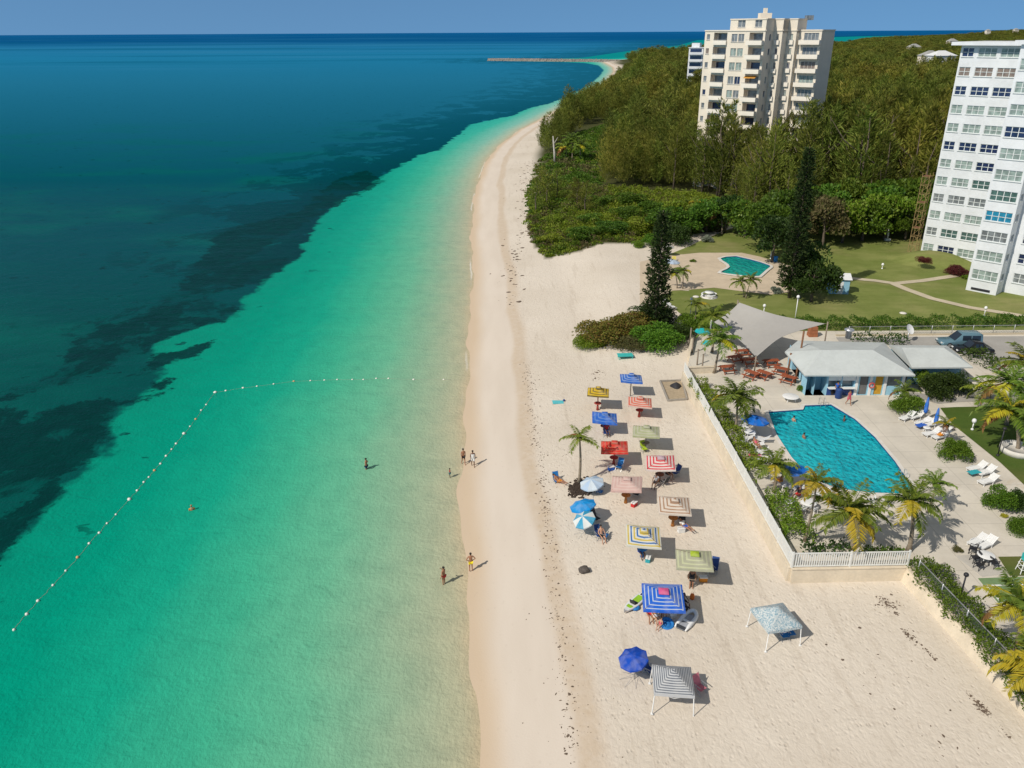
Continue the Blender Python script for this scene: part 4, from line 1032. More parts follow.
chair_px(596, 522, 220, M_CHDARK, 'dark chair in the shadow of the azure round umbrella')
chair_px(599, 538.5, 200, M_CHNAVY, 'navy chair in the shadow of the white and blue round umbrella')
chair_px(604.5, 539, 250, M_CHBLUE, 'bright blue chair with a person in front of the small round umbrella')
chair_px(650, 672, 230, M_CHNAVY, 'folded navy chair behind the royal blue umbrella', True)
chair_px(784, 639, 190, M_CHBLUE, 'left one of two royal blue chairs under the printed gazebo')
chair_px(790, 637, 190, M_CHBLUE, 'right one of two royal blue chairs under the printed gazebo')
chair_px(700, 692, 215, plain('chair_pink', (.62, .2, .25, 1), .7), 'pink chair in the shade of the grey striped gazebo')
chair_px(710, 574, 200, M_CHDARK, 'dark chair right of the olive green umbrella')
chair_px(714, 572, 160, M_CHNAVY, 'navy chair at the far right of the olive green umbrella')
chair_px(684, 612, 235, M_CHDARK, 'dark chair at the right side of the strong blue umbrella')
chair_px(636, 497, 150, M_CHDARK, 'dark chair in the shade of the faded pink umbrella')
chair_px(682, 522, 170, M_CHDARK, 'dark chair in the shade of the brown striped umbrella')
PG = None
def per_px(px, py, rz, pose, skin, cl, lab, hair=None, sc=1.0, dz=0.0, water=None):
    b = on_ground(px, py) if water is None else G(px, py, 0)
    if water is not None: b = Vector((b.x, b.y, water))
    b.z += dz
    return person(b, math.radians(rz), pose, skin, cl, lab, hair, sc, int(px))
per_px(471, 571.5, 15, 'hips', 'tan', [('swim_shorts', SHORTS, 'yellow', .014)], 'person in yellow swim shorts standing on the wet sand')
per_px(444, 584, 60, 'drink', 'tan', [('swim_trunks', BRIEF, 'red', .012)], 'person in red trunks standing in ankle deep water', water=-.15)
per_px(463.5, 464.5, 200, 'walk', 'tan', [('swim_shorts', SHORTS, 'black', .014)], 'person in black shorts walking along the waterline')
per_px(473, 466.5, 190, 'walk', 'brown', [('dress', DRESS, 'white', .03)], 'person in a white dress walking on the wet sand')
per_px(450, 477.5, 90, 'stand', 'brown', [('shirt', SHIRT, 'red', .02), ('swim_shorts', SHORTS, 'teal', .02)], 'small child in a red shirt paddling at the water edge', sc=.62, water=-.08)
per_px(366.5, 469, 80, 'hips', 'tan', [('swim_shorts', SHORTS, 'navy', .014)], 'person standing waist deep in the pale water', water=-.55)
per_px(192, 510, 30, 'stand', 'fair', [('swim_top', SHIRT, 'orange', .015)], 'swimmer whose head and shoulders show near the buoy line', M_HAIRB, water=-1.22)
per_px(559, 483, 230, 'recline', 'tan', [('swim_shorts', SHORTS, 'orange', .014)], 'person in orange reclining on the light blue chair', dz=-.18)
per_px(601.5, 540.5, 200, 'sit', 'fair', [('swim_shorts', SHORTS, 'black', .014)], 'bare chested person sitting before the bright blue chair')
per_px(607, 435, 190, 'sit', 'brown', [('shirt', SHIRT, 'red', .02), ('shorts', SHORTS, 'navy', .02)], 'person in a red shirt sitting under the plain blue umbrella')
per_px(641, 413, 160, 'sit', 'tan', [('shirt', SHIRT, 'black', .02), ('shorts', SHORTS, 'grey', .02)], 'person in black sitting under the coral striped umbrella')
per_px(655, 487, 150, 'sit', 'brown', [('shirt', SHIRT, 'grey', .02), ('shorts', SHORTS, 'black', .02)], 'person in a grey shirt sitting under the red and white umbrella')
per_px(668, 478, 220, 'sit', 'tan', [('shirt', SHIRT, 'navy', .02), ('shorts', SHORTS, 'black', .02)], 'person in navy sitting at the right of the red and white umbrella')
per_px(684.5, 530.5, 215, 'recline', 'tan', [('shirt', SHIRT, 'white', .02), ('shorts', SHORTS, 'blue', .02)], 'person in a white shirt reclining in front of the brown striped umbrella')
per_px(640.5, 556.5, 200, 'sit', 'brown', [('shirt', SHIRT, 'white', .02), ('shorts', SHORTS, 'blue', .02)], 'person in white sitting under the blue and yellow umbrella')
per_px(691, 588, 170, 'stand', 'tan', [('dress', DRESS, 'black', .02)], 'person in a black dress standing under the olive green umbrella')
per_px(649, 619, 190, 'sit', 'tan', [('swim_shorts', SHORTS, 'red', .014)], 'person in red trunks sitting at the left of the strong blue umbrella')
per_px(655, 621, 200, 'sit', 'fair', [('shirt', SHIRT, 'orange', .02), ('shorts', SHORTS, 'white', .02)], 'person in an orange top sitting under the strong blue umbrella', M_HAIRB)
per_px(664.5, 619, 170, 'stand', 'fair', [('dress', DRESS, 'lime', .02)], 'person in a pale lime dress standing under the strong blue umbrella', M_HAIRB)
per_px(683.5, 607, 215, 'sit', 'brown', [('shirt', SHIRT, 'navy', .02), ('shorts', SHORTS, 'black', .02)], 'person in navy sitting at the right of the strong blue umbrella')
per_px(659.5, 628.5, 140, 'sit', 'fair', [('swimsuit', ['pel', 'spi', 'che', 'hiL', 'hiR'], 'pink', .014)], 'child in a pink swimsuit sitting by the blue float', M_HAIRB, .62)
# floats, boards, boats
def kayak(loc, rz):
    r = empty('kayak', loc, rz, 'white and green sit on kayak beside the strong blue umbrella', 'kayak')
    L, Wd = 2.9, .74; m = MB(); prof = []; n = 12; vs = []
    for i in range(n + 1):
        y = (i / n - .5) * L; w = Wd / 2 * (1 - abs(2 * i / n - 1) ** 2.6) + .015; sh = .10 * abs(2 * i / n - 1) ** 2
        vs += [(-w, y, .26 + sh), (-w * .98, y, .16 + sh), (-w * .6, y, .02 + sh), (w * .6, y, .02 + sh), (w * .98, y, .16 + sh), (w, y, .26 + sh), (w * .55, y, .24 + sh), (-w * .55, y, .24 + sh)]
    k = 8; m.add(vs, [(i * k + j, i * k + (j + 1) % k, (i + 1) * k + (j + 1) % k, (i + 1) * k + j) for i in range(n) for j in range(k)] + [tuple(range(k)), tuple(reversed(range(n * k, n * k + k)))], 0, True)
    m.build('hull', M_WHITE, r)
    m = MB(); m.lathe([(.02, .27), (.24, .275), (.27, .26), (.24, .25)], (0, -.15, 0), 14); m.box((0, -.42, .42), (.42, .06, .34), rot=Matrix.Rotation(.3, 3, 'X')); m.build('seat', M_BLACK, r)
    m = MB(); m.box((0, .35, .272), (.50, .75, .012)); m.box((0, -.85, .275), (.42, .5, .012)); m.build('deck_pad', plain('kayak_green', (.28, .52, .03, 1), .5), r)
    m = MB(); m.box((0, 1.05, .30), (.30, .55, .02)); m.build('hatch', M_CHDARK, r)
kayak(on_ground(635.5, 604), math.radians(-42))
def dinghy(loc, rz):
    r = empty('inflatable_dinghy', loc, rz, 'white and grey inflatable dinghy on the sand below the strong blue umbrella', 'dinghy')
    pts = []
    for i in range(25):
        a = i / 24 * PI
        pts.append((.52 * math.cos(a), .75 + .95 * math.sin(a) ** .9, .20 + .16 * math.sin(a) ** 3))
    path = [(.52, -1.15, .20), (.52, -.3, .20)] + pts + [(-.52, -.3, .20), (-.52, -1.15, .20)]
    m = MB(); m.tube(path, [.05] + [.185] * (len(path) - 2) + [.05], 10); m.build('side_tube', M_WHITE, r)
    m = MB(); m.box((0, .15, .12), (.86, 2.4, .05)); m.build('floor', plain('dinghy_floor', (.36, .38, .42, 1), .6), r)
    m = MB(); m.box((0, -1.02, .26), (.84, .06, .42)); m.build('transom', M_CHDARK, r)
    m = MB(); m.box((0, .05, .33), (1.0, .26, .04)); m.build('bench', M_WHITE, r); return r
dinghy(on_ground(685.5, 624), math.radians(-38)).scale = (.74, .74, .85)
def flat_ring(px, py, R, mat, lab, name, cat, tilt=.0):
    p = on_ground(px, py); m = MB(); pts = [(math.cos(k / 20 * 2 * PI) * R, math.sin(k / 20 * 2 * PI) * R, .12) for k in range(21)]
    m.tube(pts, .12, 8, cap=False); m.lathe([(.02, .10), (R, .10), (R, .13), (.02, .13)], n=18); o = m.build(name, mat); o.location = p; o.rotation_euler = (tilt, 0, 0.4); return tag(o, lab, cat)
flat_ring(666.5, 624.5, .40, M_CHBLUE, 'round blue swim float lying below the strong blue umbrella', 'swim_float', 'swim float', .35)
flat_ring(635, 608.5, .22, M_CHBLUE, 'small blue bucket ring beside the white and green kayak', 'swim_ring', 'swim float')
def ball(px, py, R, mat, lab, name='beach_ball', cat='ball'):
    p = on_ground(px, py); m = MB(); m.lathe([(R * math.sin(a), R - R * math.cos(a)) for a in np.linspace(.02, PI - .02, 9)], n=14); o = m.build(name, mat); o.location = p; return tag(o, lab, cat)
ball(654.5, 618, .26, plain('ball_yellow', (.70, .45, .04, 1), .4), 'yellow ball under the strong blue umbrella')
ball(660.5, 623.5, .16, plain('ball_red', (.62, .06, .04, 1), .4), 'small red ball beside the round blue float')
def flag_bag(px, py):
    p = on_ground(px, py); m = MB(); m.lathe([(.05, 0), (.16, .03), (.17, .3), (.12, .42), (.03, .46)], n=10); o = m.build('beach_bag', plain('bag_orange', (.75, .18, .02, 1), .6)); o.location = p
    h = MB(); h.tube([(.1, 0, .4), (.06, 0, .6), (-.06, 0, .6), (-.1, 0, .4)], .012, 5); h.build('handle', M_WOODB, o); tag(o, 'orange beach bag right of the strong blue umbrella', 'bag')
flag_bag(692, 599)
m = MB(); b = on_ground(584, 572)
vs = []
rg0 = np.random.default_rng(3)
for i in range(9):
    for k in range(14):
        a = 2 * PI * k / 14; q = i / 8 * PI; rr = .42 * (1 + .22 * math.sin(3 * a + q * 2) * math.sin(q) + rg0.normal() * .05)
        vs.append((math.cos(a) * math.sin(q) * rr, math.sin(a) * math.sin(q) * rr * .85, .22 - math.cos(q) * .30))
m.add(vs, [(i * 14 + k, i * 14 + (k + 1) % 14, (i + 1) * 14 + (k + 1) % 14, (i + 1) * 14 + k) for i in range(8) for k in range(14)], 0, True)
o = m.build('rock', plain('rock', (.10, .085, .075, 1), .95, .5, 5, .8)); o.location = b; tag(o, 'lone dark rock on the open sand left of the umbrellas', 'rock')
def slab(pts, z, th, mat, name, lab, cat):
    c = sum(pts, Vector()) / len(pts); n = 10
    m = MB(); m.prism([(p.x - c.x, p.y - c.y) for p in pts], 0, th, bottom=True); o = m.build(name, mat); o.location = (c.x, c.y, z); return tag(o, lab, cat)
tw = plain('towel_teal', (.10, .50, .55, 1), .9, .15, 5, .3)
slab([on_ground(x, y) for x, y in ((552, 401), (563, 400.5), (564, 403.5), (553, 404.5))], on_ground(558, 402).z + .02, .03, tw, 'beach_towel', 'turquoise towel lying alone on the upper beach', 'towel')
ball(564, 401.3, .13, M_CHNAVY, 'small navy bag on the end of the turquoise towel', 'beach_bag', 'bag')
tq = plain('turquoise_paint', (.05, .48, .46, 1), .6, .12)
r = empty('beach_bench', on_ground(625, 358), math.radians(3), 'turquoise low bench beside the rusty bush mound', 'bench')
m = MB()
for k in range(5): m.box((0, -.44 + k * .22, .42), (1.9, .20, .05))
m.build('seat', tq, r)
for sx in (-1, 1):
    for sy in (-1, 1): l = MB(); l.box((sx * .8, sy * .38, .2), (.09, .09, .4)); l.build('leg', tq, r)
# concrete pit with a dark tarpaulin heap
pit = [on_ground(x, y) for x, y in ((660, 382), (682, 381), (687, 400), (668, 401.5))]
c = sum(pit, Vector()) / 4; m = MB()
for i in range(4):
    a, b = pit[i], pit[(i + 1) % 4]; m.bar((a.x - c.x, a.y - c.y, .10), (b.x - c.x, b.y - c.y, .10), .16, .22)
o = m.build('sand_pit_frame', plain('concrete_grey', (.34, .31, .27, 1), .9, .25)); o.location = c; tag(o, 'low grey concrete frame in the sand by the top of the wall', 'frame')
f = MB(); f.prism([(p.x - c.x, p.y - c.y) for p in pit], -.05, .02); f.build('floor_slab', plain('pit_floor', (.40, .32, .22, 1), .95, .2), o)
m = MB(); vs = []
for i in range(6):
    for k in range(12):
        a = 2 * PI * k / 12; q = i / 5; rr = (1 - q ** 1.5) * (.55 + .12 * math.sin(3 * a)) + .02; vs.append((math.cos(a) * rr * 1.1, math.sin(a) * rr, q * .6))
m.add(vs, [(i * 12 + k, i * 12 + (k + 1) % 12, (i + 1) * 12 + (k + 1) % 12, (i + 1) * 12 + k) for i in range(5) for k in range(12)], 0, True)
o = m.build('tarpaulin_heap', plain('tarpaulin', (.025, .025, .03, 1), .7, .2)); o.location = on_ground(676, 387); tag(o, 'black tarpaulin heap on the concrete frame', 'tarpaulin')
# beach palm with its ring of weed
palm(on_ground(579, 483), Zat(579.5, 437, on_ground(579, 483).y), 1.6, 9, .1, .12, 11, 'lone slim palm standing on the open beach', r0=.13)
def debris(poly_px, n, smin, smax, mat, name, lab, spread, seed, thick=.10):
    rg = np.random.default_rng(seed); m = MB(); pts = [on_ground(*p) for p in poly_px]; seg = [(a, b, (b - a).length) for a, b in zip(pts[:-1], pts[1:])]; tot = sum(s[2] for s in seg)
    for _ in range(n):
        u = rg.random() * tot
        for a, b, l in seg:
            if u <= l: break
            u -= l
        p = a.lerp(b, min(1, u / l)); cl = rg.normal(size=2) * spread * (.35 + .65 * rg.random()); x, y = p.x + cl[0], p.y + cl[1]; z = zg(x, y); s = smin + (smax - smin) * rg.random() ** 3
        k = 7; a0 = rg.random() * 6; el = rg.uniform(.35, 1)
        ring = [(x + math.cos(a0) * math.cos(2 * PI * i / k) * s * (r1 := rg.uniform(.45, 1.2)) - math.sin(a0) * math.sin(2 * PI * i / k) * s * r1 * el, y + math.sin(a0) * math.cos(2 * PI * i / k) * s * r1 + math.cos(a0) * math.sin(2 * PI * i / k) * s * r1 * el, z - .01) for i in range(k)]
        top = [((q[0] - x) * .55 + x, (q[1] - y) * .55 + y, z + s * thick * rg.uniform(.6, 1.6) + .015) for q in ring]
        m.add(ring + top, [(i, (i + 1) % k, k + (i + 1) % k, k + i) for i in range(k)] + [tuple(range(k, 2 * k))], 0)
    return tag(m.build(name, mat), lab, name.replace('_', ' '), kind='stuff')
M_WEED = plain('dry_seaweed', (.15, .11, .08, 1), .95, .45, 3, .4)
debris([(526, 362), (533, 402), (535, 440), (541, 458), (547, 508), (551, 534), (552, 578), (559, 630), (566, 690), (574, 768)], 900, .02, .15, M_WEED, 'seaweed', 'dark seaweed scraps strewn along the high tide line', .55, 1)
debris([(514, 305), (513, 275), (517, 245), (527, 215), (524, 180), (532, 160)], 330, .08, .60, M_WEED, 'seaweed', 'dark drift weed below the scrub at the far beach', 1.6, 2)
debris([(560, 440), (566, 500), (572, 560), (585, 640), (600, 740)], 230, .02, .09, M_WEED, 'seaweed', 'fine scattered seaweed crumbs on the trodden sand', 2.2, 3)
for k, (pl, n_, sp_) in enumerate((([(885, 600), (890, 607)], 120, .42), ([(894, 611), (897, 615)], 22, .2), ([(903, 629), (916, 643)], 60, .20), ([(922, 646), (935, 660)], 30, .16), ([(966, 691), (974, 700)], 24, .16), ([(976, 702), (988, 715)], 90, .30), ([(1000, 726), (1008, 738)], 14, .15), ([(850, 640), (960, 760)], 26, 1.6))):
    debris(pl, n_, .03, .17, M_WEED, 'seaweed', ('dense brown seaweed patch in the inner corner of the walls', 'small weed patch below the dense corner patch', 'weed scraps a third of the way along the slanting wall', 'thin weed scraps halfway along the slanting wall', 'few weed scraps above the lower dense patch', 'lower dense weed patch by the slanting wall', 'last weed scraps by the slanting wall', 'single weed crumbs on the open sand in the lower right')[k], sp_, 40 + k)
debris([(576, 488), (583, 490), (577, 492), (586, 484), (579, 484)], 520, .10, .36, plain('mulch', (.055, .038, .028, 1), .95, .4, 5, .5), 'mulch', 'dark ring of seaweed heaped round the beach palm', .62, 6, .35)
debris([(596, 368), (600, 377), (597, 380)], 22, .08, .32, M_WEED, 'seaweed', 'a few weed scraps above the yellow umbrella', .5, 8)
debris([(600, 350), (640, 352), (665, 355)], 40, .05, .25, M_WEED, 'seaweed', 'twigs and scraps at the foot of the bush mound', .5, 9)
# buoy line
BU = [(25, 520), (48, 492), (68, 468), (95, 440), (118, 414), (139, 390), (160, 365), (178, 346), (192, 329), (208, 313), (232, 286), (246, 270), (258, 255), (267, 246), (277, 234), (288, 222), (298, 208), (308, 196), (316, 186), (330, 168),
      (341, 155), (351, 142), (361, 126), (370, 116), (386, 94), (405, 91), (436, 86), (461, 83), (491, 79), (527, 74), (557, 73), (582, 72), (605, 71), (632, 71), (652, 71), (675, 69), (697, 69), (742, 71), (796, 71)]
BP = [G(x / 1.794, 340 + y / 1.794, .02) for x, y in BU]
M_BUOY = plain('buoy_white', (.78, .74, .68, 1), .5, .1); M_BUOYO = plain('buoy_orange', (.72, .36, .16, 1), .5, .1)
m = MB(); R_ = .13
m.lathe([(.02, -.16), (.08, -.15), (R_, -.08), (R_ * 1.05, 0), (R_, .08), (.08, .15), (.02, .16)], n=10); bme = m.mesh('buoy')
for i, p in enumerate(BP):
    o = link('buoy', bme); 
    if not bme.materials: bme.materials.append(M_BUOY)
    o.location = p; o.rotation_euler = (PI / 2 - .2, 0, .7 if i < 24 else 1.5)
    big = i in (10, 24, 19); s = 1.2 if big else random.uniform(.65, .9); o.scale = (s, s, s)
    if i in (5, 14, 21, 29): o.material_slots[0].link = 'OBJECT'; o.material_slots[0].material = M_BUOYO
    lab = ('small white buoy on the long swim line' if i < 24 else 'small white buoy on the cross line to the beach') if not big else {10: 'larger white buoy halfway along the swim line', 24: 'larger white buoy where the swim line turns to the beach', 19: 'larger white buoy just before the bend of the swim line'}[i]
    if i in (5, 14, 21, 29): lab = {5: 'orange buoy, lowest of the orange ones on the swim line', 14: 'orange buoy in the middle of the slanting swim line', 21: 'orange buoy near the bend of the swim line', 29: 'orange buoy on the cross line to the beach'}[i]
    tag(o, lab, 'buoy', 'buoys of the swim line')
m = MB(); pts = []
for a, b in zip(BP[:-1], BP[1:]):
    for k in range(4): q = a.lerp(b, k / 4); pts.append((q.x + random.uniform(-.08, .08), q.y, .015))
e = G(463, 380, .03); pts += [tuple(BP[-1]), tuple(e)]
m.tube(pts, .010, 4); tag(m.build('buoy_rope', plain('rope', (.45, .42, .36, 1), .9)), 'thin rope that joins the buoys of the swim line', 'rope')
# ================================================================== THE RESORT: deck, walls, pools
def poly(pts, z=UP): return [tuple(G(x, y, z)[:2]) for x, y in pts]
POOL = poly([(768, 412), (803, 409.5), (804.5, 405.5), (831, 404.5), (855, 419), (875, 437), (895, 461), (910, 483), (913, 490), (908, 494), (868, 493), (840, 489), (822, 483), (808, 476), (791, 457), (776, 434)])
k7 = lambda pts: [(640 + x / 6.98, 220 + y / 6.98) for x, y in pts]
KPOOL = poly(k7([(560, 275), (600, 264), (670, 260), (760, 280), (840, 302), (905, 325), (908, 336), (880, 357), (832, 400), (770, 402), (700, 394), (620, 384), (562, 374), (575, 362), (605, 350), (625, 335), (618, 320), (600, 306), (575, 292)]))
def grow(P, d):
    out = []; n = len(P); ar = sum(P[i][0] * P[(i + 1) % n][1] - P[(i + 1) % n][0] * P[i][1] for i in range(n)); sg = 1 if ar > 0 else -1
    for i in range(n):
        a, b, c = Vector(P[i - 1]), Vector(P[i]), Vector(P[(i + 1) % n]); d1 = (b - a).normalized(); d2 = (c - b).normalized()
        n1 = Vector((d1.y, -d1.x)) * sg; n2 = Vector((d2.y, -d2.x)) * sg; v = (n1 + n2)
        v = v / max(.5, v.dot(n1)); out.append((b.x + v.x * d, b.y + v.y * d))
    return out
def concrete(name, c, stain=(.30, .22, .12, 1), amount=.35, scale=.35, joints=0.0):
    t = NT(name); co = t.coord('World'); n = t.noise(co, scale, 5, .6); f = t.noise(co, 3.0, 3)
    x = t.mix(t.sstep(n, .3, .7), dark(c, .90), dark(c, 1.06)); x = t.mix(t.math('MULTIPLY', t.sstep(t.noise(co, .21, 5, .7, .8), .55, .75), amount), x, stain)
    x = t.mix(t.math('MULTIPLY', t.sstep(f, .45, .8), .15), x, dark(c, .6))
    if joints:
        b = t.n('ShaderNodeTexBrick'); t.l(t.scaled(co, 1 / joints), b.inputs[0]); b.offset = 0; b.inputs['Scale'].default_value = 1; b.inputs['Brick Width'].default_value = 1; b.inputs['Row Height'].default_value = 1; b.inputs['Mortar Size'].default_value = .012
        x = t.mix(t.math('MULTIPLY', b.outputs['Fac'], .35), x, dark(c, .45))
    t.base(x); t.set(.85, .25); t.bump(f, .12, .03); return t.m
M_DECK = concrete('deck_concrete', (.62, .57, .49, 1), (.42, .31, .17, 1), .42, .3, 3.0)
WA, WB, WC, WD = G(686, 374, UP), G(793, 568, UP), G(908, 566, UP), G(1024, 690, UP)
NW1, NW2 = G(692, 346, UP), G(700, 324, UP)
dirE = (WD - WC).normalized(); WE = WD + dirE * 16
DECK = [tuple(WA[:2]), tuple(WB[:2]), tuple(WC[:2]), tuple(WD[:2]), tuple(WE[:2]), (85, WE.y), (85, 99), (24.6, 99), tuple(NW1[:2])]
m = MB(); m.prism(DECK, 1.2, UP, holes=[POOL], hole_z=1.3)
tag(m.build('pool_deck', M_DECK), kind='structure')
def water_mat(name, c1, c2, sc):
    t = NT(name); co = t.coord('World'); v = t.voro(t.scaled(co, (1, .8, 1)), sc, 'SMOOTH_F1'); n = t.noise(co, sc * .8, 3, .6, 1.2)
    t.base(t.mix(t.sstep(t.noise(co, .25, 2), .35, .65), c1, c2)); t.set(.08, .15, ior=1.33); t.bump(t.math('ADD', t.math('MULTIPLY', v, .8), t.math('MULTIPLY', n, .9)), .85, .45); return t.m
def coping(P, name, w, mat, parent_label):
    m = MB(); o = grow(P, w); i = grow(P, -.06); m.prism(o, UP - .02, UP + .03, holes=[i], hole_z=UP - .18); return tag(m.build(name, mat), parent_label, 'kerb', kind='structure')
M_TILE = plain('pool_tile_dark', (.02, .07, .22, 1), .3, .1, 2); M_COPE = plain('coping_white', (.66, .63, .58, 1), .7, .12, 2, .1, space='World')
def pool(P, wm, lab, curb, zt):
    c = Vector((sum(p[0] for p in P) / len(P), sum(p[1] for p in P) / len(P), 0)); r = empty('swimming_pool', (c.x, c.y, zt), 0, lab, 'swimming pool')
    L = [(x - c.x, y - c.y) for x, y in P]
    m = MB(); m.prism(grow(L, curb), -.05, .035, holes=[grow(L, -.03)], hole_z=-.16); m.build('coping', M_COPE, r)
    m = MB()
    g = grow(L, -.032)
    for a, b in zip(g, g[1:] + g[:1]): m.quad((a[0], a[1], -.30), (b[0], b[1], -.30), (b[0], b[1], .02), (a[0], a[1], .02))
    m.build('tile_band', M_TILE, r)
    # the sheet is cut fine so that ripples read
    m = MB(); m.sheet(grow(L, -.036), -.12); m.build('water', wm, r)
    return r
pr = pool(POOL, water_mat('pool_water', (.006, .34, .42, 1), (.016, .43, .50, 1), 2.2), 'large turquoise swimming pool with dark tiled edge on the deck', .32, UP)
# steps rail of the big pool
for px, py in ((822, 405.5), (902, 478)):
    p = D_(px, py) - pr.location; m = MB()
    for s in (-.25, .25): m.tube([(p.x + s, p.y + .3, 0), (p.x + s, p.y + .3, .75), (p.x + s, p.y, .85), (p.x + s, p.y - .25, .5), (p.x + s, p.y - .25, -.4)], .025, 6)
    m.build('ladder', M_METAL, pr)
# retaining walls with balustrade
M_WALL = plain('wall_render', (.66, .57, .44, 1), .85, .14, .8, .15, space='World'); M_FENCE = plain('fence_white', (.74, .74, .71, 1), .5, .08, 3)
def wall(name, pts, z0, z1, th, lab, cap=.08, batter=0.0):
    r = empty(name, (pts[0][0], pts[0][1], z0), 0, lab, 'wall'); o = Vector((pts[0][0], pts[0][1], z0)); m = MB(); c = MB()
    for a, b in zip(pts[:-1], pts[1:]):
        a, b = Vector((a[0], a[1], 0)) - Vector((o.x, o.y, 0)), Vector((b[0], b[1], 0)) - Vector((o.x, o.y, 0)); d = (b - a).normalized(); nrm = Vector((d.y, -d.x, 0))
        a2, b2 = a - d * .0, b + d * .0; hh = z1 - z0
        f0 = [a2 + nrm * (th / 2 + batter), b2 + nrm * (th / 2 + batter), b2 - nrm * th / 2, a2 - nrm * th / 2]; f1 = [a2 + nrm * th / 2, b2 + nrm * th / 2, b2 - nrm * th / 2, a2 - nrm * th / 2]
        m.add([(p.x, p.y, 0) for p in f0] + [(p.x, p.y, hh) for p in f1], [(0, 1, 5, 4), (1, 2, 6, 5), (2, 3, 7, 6), (3, 0, 4, 7), (4, 5, 6, 7)])
        c.box(((a2 + b2) / 2 + Vector((0, 0, hh + cap / 2 + .002))), (th + .12, (b2 - a2).length + .04, cap), rot=d.to_track_quat('Y', 'Z').to_matrix())
    m.build('wall_face', M_WALL, r); c.build('coping', M_WALL, r); return r
wall('retaining_wall', [(WA.x - .2, WA.y + .3), (WB.x - .2, WB.y - .2)], .9, UP + .12, .34, 'long pale retaining wall between the umbrellas and the pool deck', batter=.18)
wall('retaining_wall', [(WB.x - .2, WB.y - .22), (WC.x, WC.y - .22)], .9, UP + .12, .34, 'short pale retaining wall below the palm with yellow fronds', batter=.2)
wall('retaining_wall', [(WC.x - .1, WC.y - .2), (WE.x - .1, WE.y)], .9, UP + .06, .4, 'long pale retaining wall below the hedge in the lower right', batter=.55)
def balustrade(a, b, z, h, lab, gap=.16, post=2.2):
    a, b = Vector((a[0], a[1], z)), Vector((b[0], b[1], z)); r = empty('balustrade_fence', a, 0, lab, 'fence'); d = b - a; L = d.length; u = d / L; m = MB()
    for i in range(int(L / gap)): p = u * (i + .5) * gap; m.box(p + Vector((0, 0, h / 2)), (.09, .03, h - .16), rot=u.to_track_quat('X', 'Z').to_matrix())
    m.build('pickets', M_FENCE, r)
    m = MB(); q = u.to_track_quat('X', 'Z').to_matrix()
    for zz in (.10, h - .04): m.box(u * L / 2 + Vector((0, 0, zz)), (L, .07, .08), rot=q)
    m.build('rails', M_FENCE, r); n = max(1, int(round(L / post)))
    for i in range(n + 1): pm2 = MB(); pm2.box(u * (L * i / n) + Vector((0, 0, h / 2 + .04)), (.12, .12, h + .08), rot=q); pm2.build('post', M_FENCE, r)
    return r
balustrade((WB.x - .2, WB.y - .2), (WC.x - .2, WC.y - .2), UP + .2, 1.25, 'white picket balustrade on the short wall below the yellow fronds', .17, 4.1)
balustrade((WA.x - .2, WA.y), (WB.x - .2, WB.y - .1), UP + .2, 1.15, 'long white picket balustrade on the wall beside the umbrellas', .13, 3.0)
# ---- lawns, patio, paths, road
def lawn_mat(name, a, b, d):
    t = NT(name); co = t.coord('World'); n = t.noise(co, .16, 5, .62); f = t.noise(co, 2.4, 4, .7); st = t.noise(t.scaled(co, (.5, 2.2, 1)), .35, 2)
    c = t.mix(t.sstep(n, .35, .66), a, b); c = t.mix(t.math('MULTIPLY', t.sstep(t.noise(co, .09, 4, .6), .5, .72), .6), c, d)
    c = t.mix(t.math('MULTIPLY', t.sstep(st, .4, .65), .25), c, dark(a, .7)); c = t.mix(t.math('MULTIPLY', f, .35), c, dark(a, .5)); t.base(c); t.set(.9, .15); t.bump(f, .5, .08); return t.m
M_LAWN = lawn_mat('lawn', (.165, .205, .048, 1), (.25, .27, .085, 1), (.34, .285, .14, 1)); M_LAWN2 = lawn_mat('lawn_watered', (.065, .115, .018, 1), (.105, .145, .03, 1), (.19, .16, .06, 1))
m = MB(); m.sheet(poly([(668, 255), (690, 246), (700, 241), (735, 227), (800, 228), (862, 229), (940, 231), (1100, 238), (1160, 330), (1010, 330), (840, 331), (700, 331), (690, 322), (664, 300), (668, 290), (690, 291), (672, 283)]), UP + .03); tag(m.build('lawn', M_LAWN), kind='structure')
m = MB(); m.sheet(poly([(640, 262), (668, 256), (700, 253), (742, 253), (760, 257), (790, 266), (806, 272), (800, 291), (770, 295), (745, 292), (714, 288), (690, 290), (672, 291), (662, 300), (640, 305)]), UP + .06, holes=[grow(KPOOL, .1)]); tag(m.build('patio', plain('patio_sand', (.56, .46, .34, 1), .9, .12, .5, .15, space='World')), kind='structure')
pool(KPOOL, water_mat('small_pool_water', (.006, .26, .215, 1), (.012, .31, .25, 1), 1.6), 'small green bent swimming pool on the sandy patio', .45, UP + .19)
def strip(pts, w, z, mat, name, ends=True):
    P = [Vector(G(x, y, UP)) for x, y in pts]; l = []; r2 = []
    # round the corners
    Q = [P[0]]
    for i in range(1, len(P) - 1): Q += [P[i].lerp(P[i - 1], .25), P[i], P[i].lerp(P[i + 1], .25)]
    Q.append(P[-1]); m = MB()
    for i, p in enumerate(Q):
        d = (Q[min(i + 1, len(Q) - 1)] - Q[max(i - 1, 0)]).normalized(); n = Vector((-d.y, d.x, 0)); l.append(p + n * w / 2); r2.append(p - n * w / 2)
    for i in range(len(Q) - 1): m.quad((r2[i].x, r2[i].y, z), (r2[i + 1].x, r2[i + 1].y, z), (l[i + 1].x, l[i + 1].y, z), (l[i].x, l[i].y, z))
    return tag(m.build(name, mat), kind='structure')
M_PATH = concrete('path_concrete', (.52, .45, .33, 1), (.35, .27, .15, 1), .3)
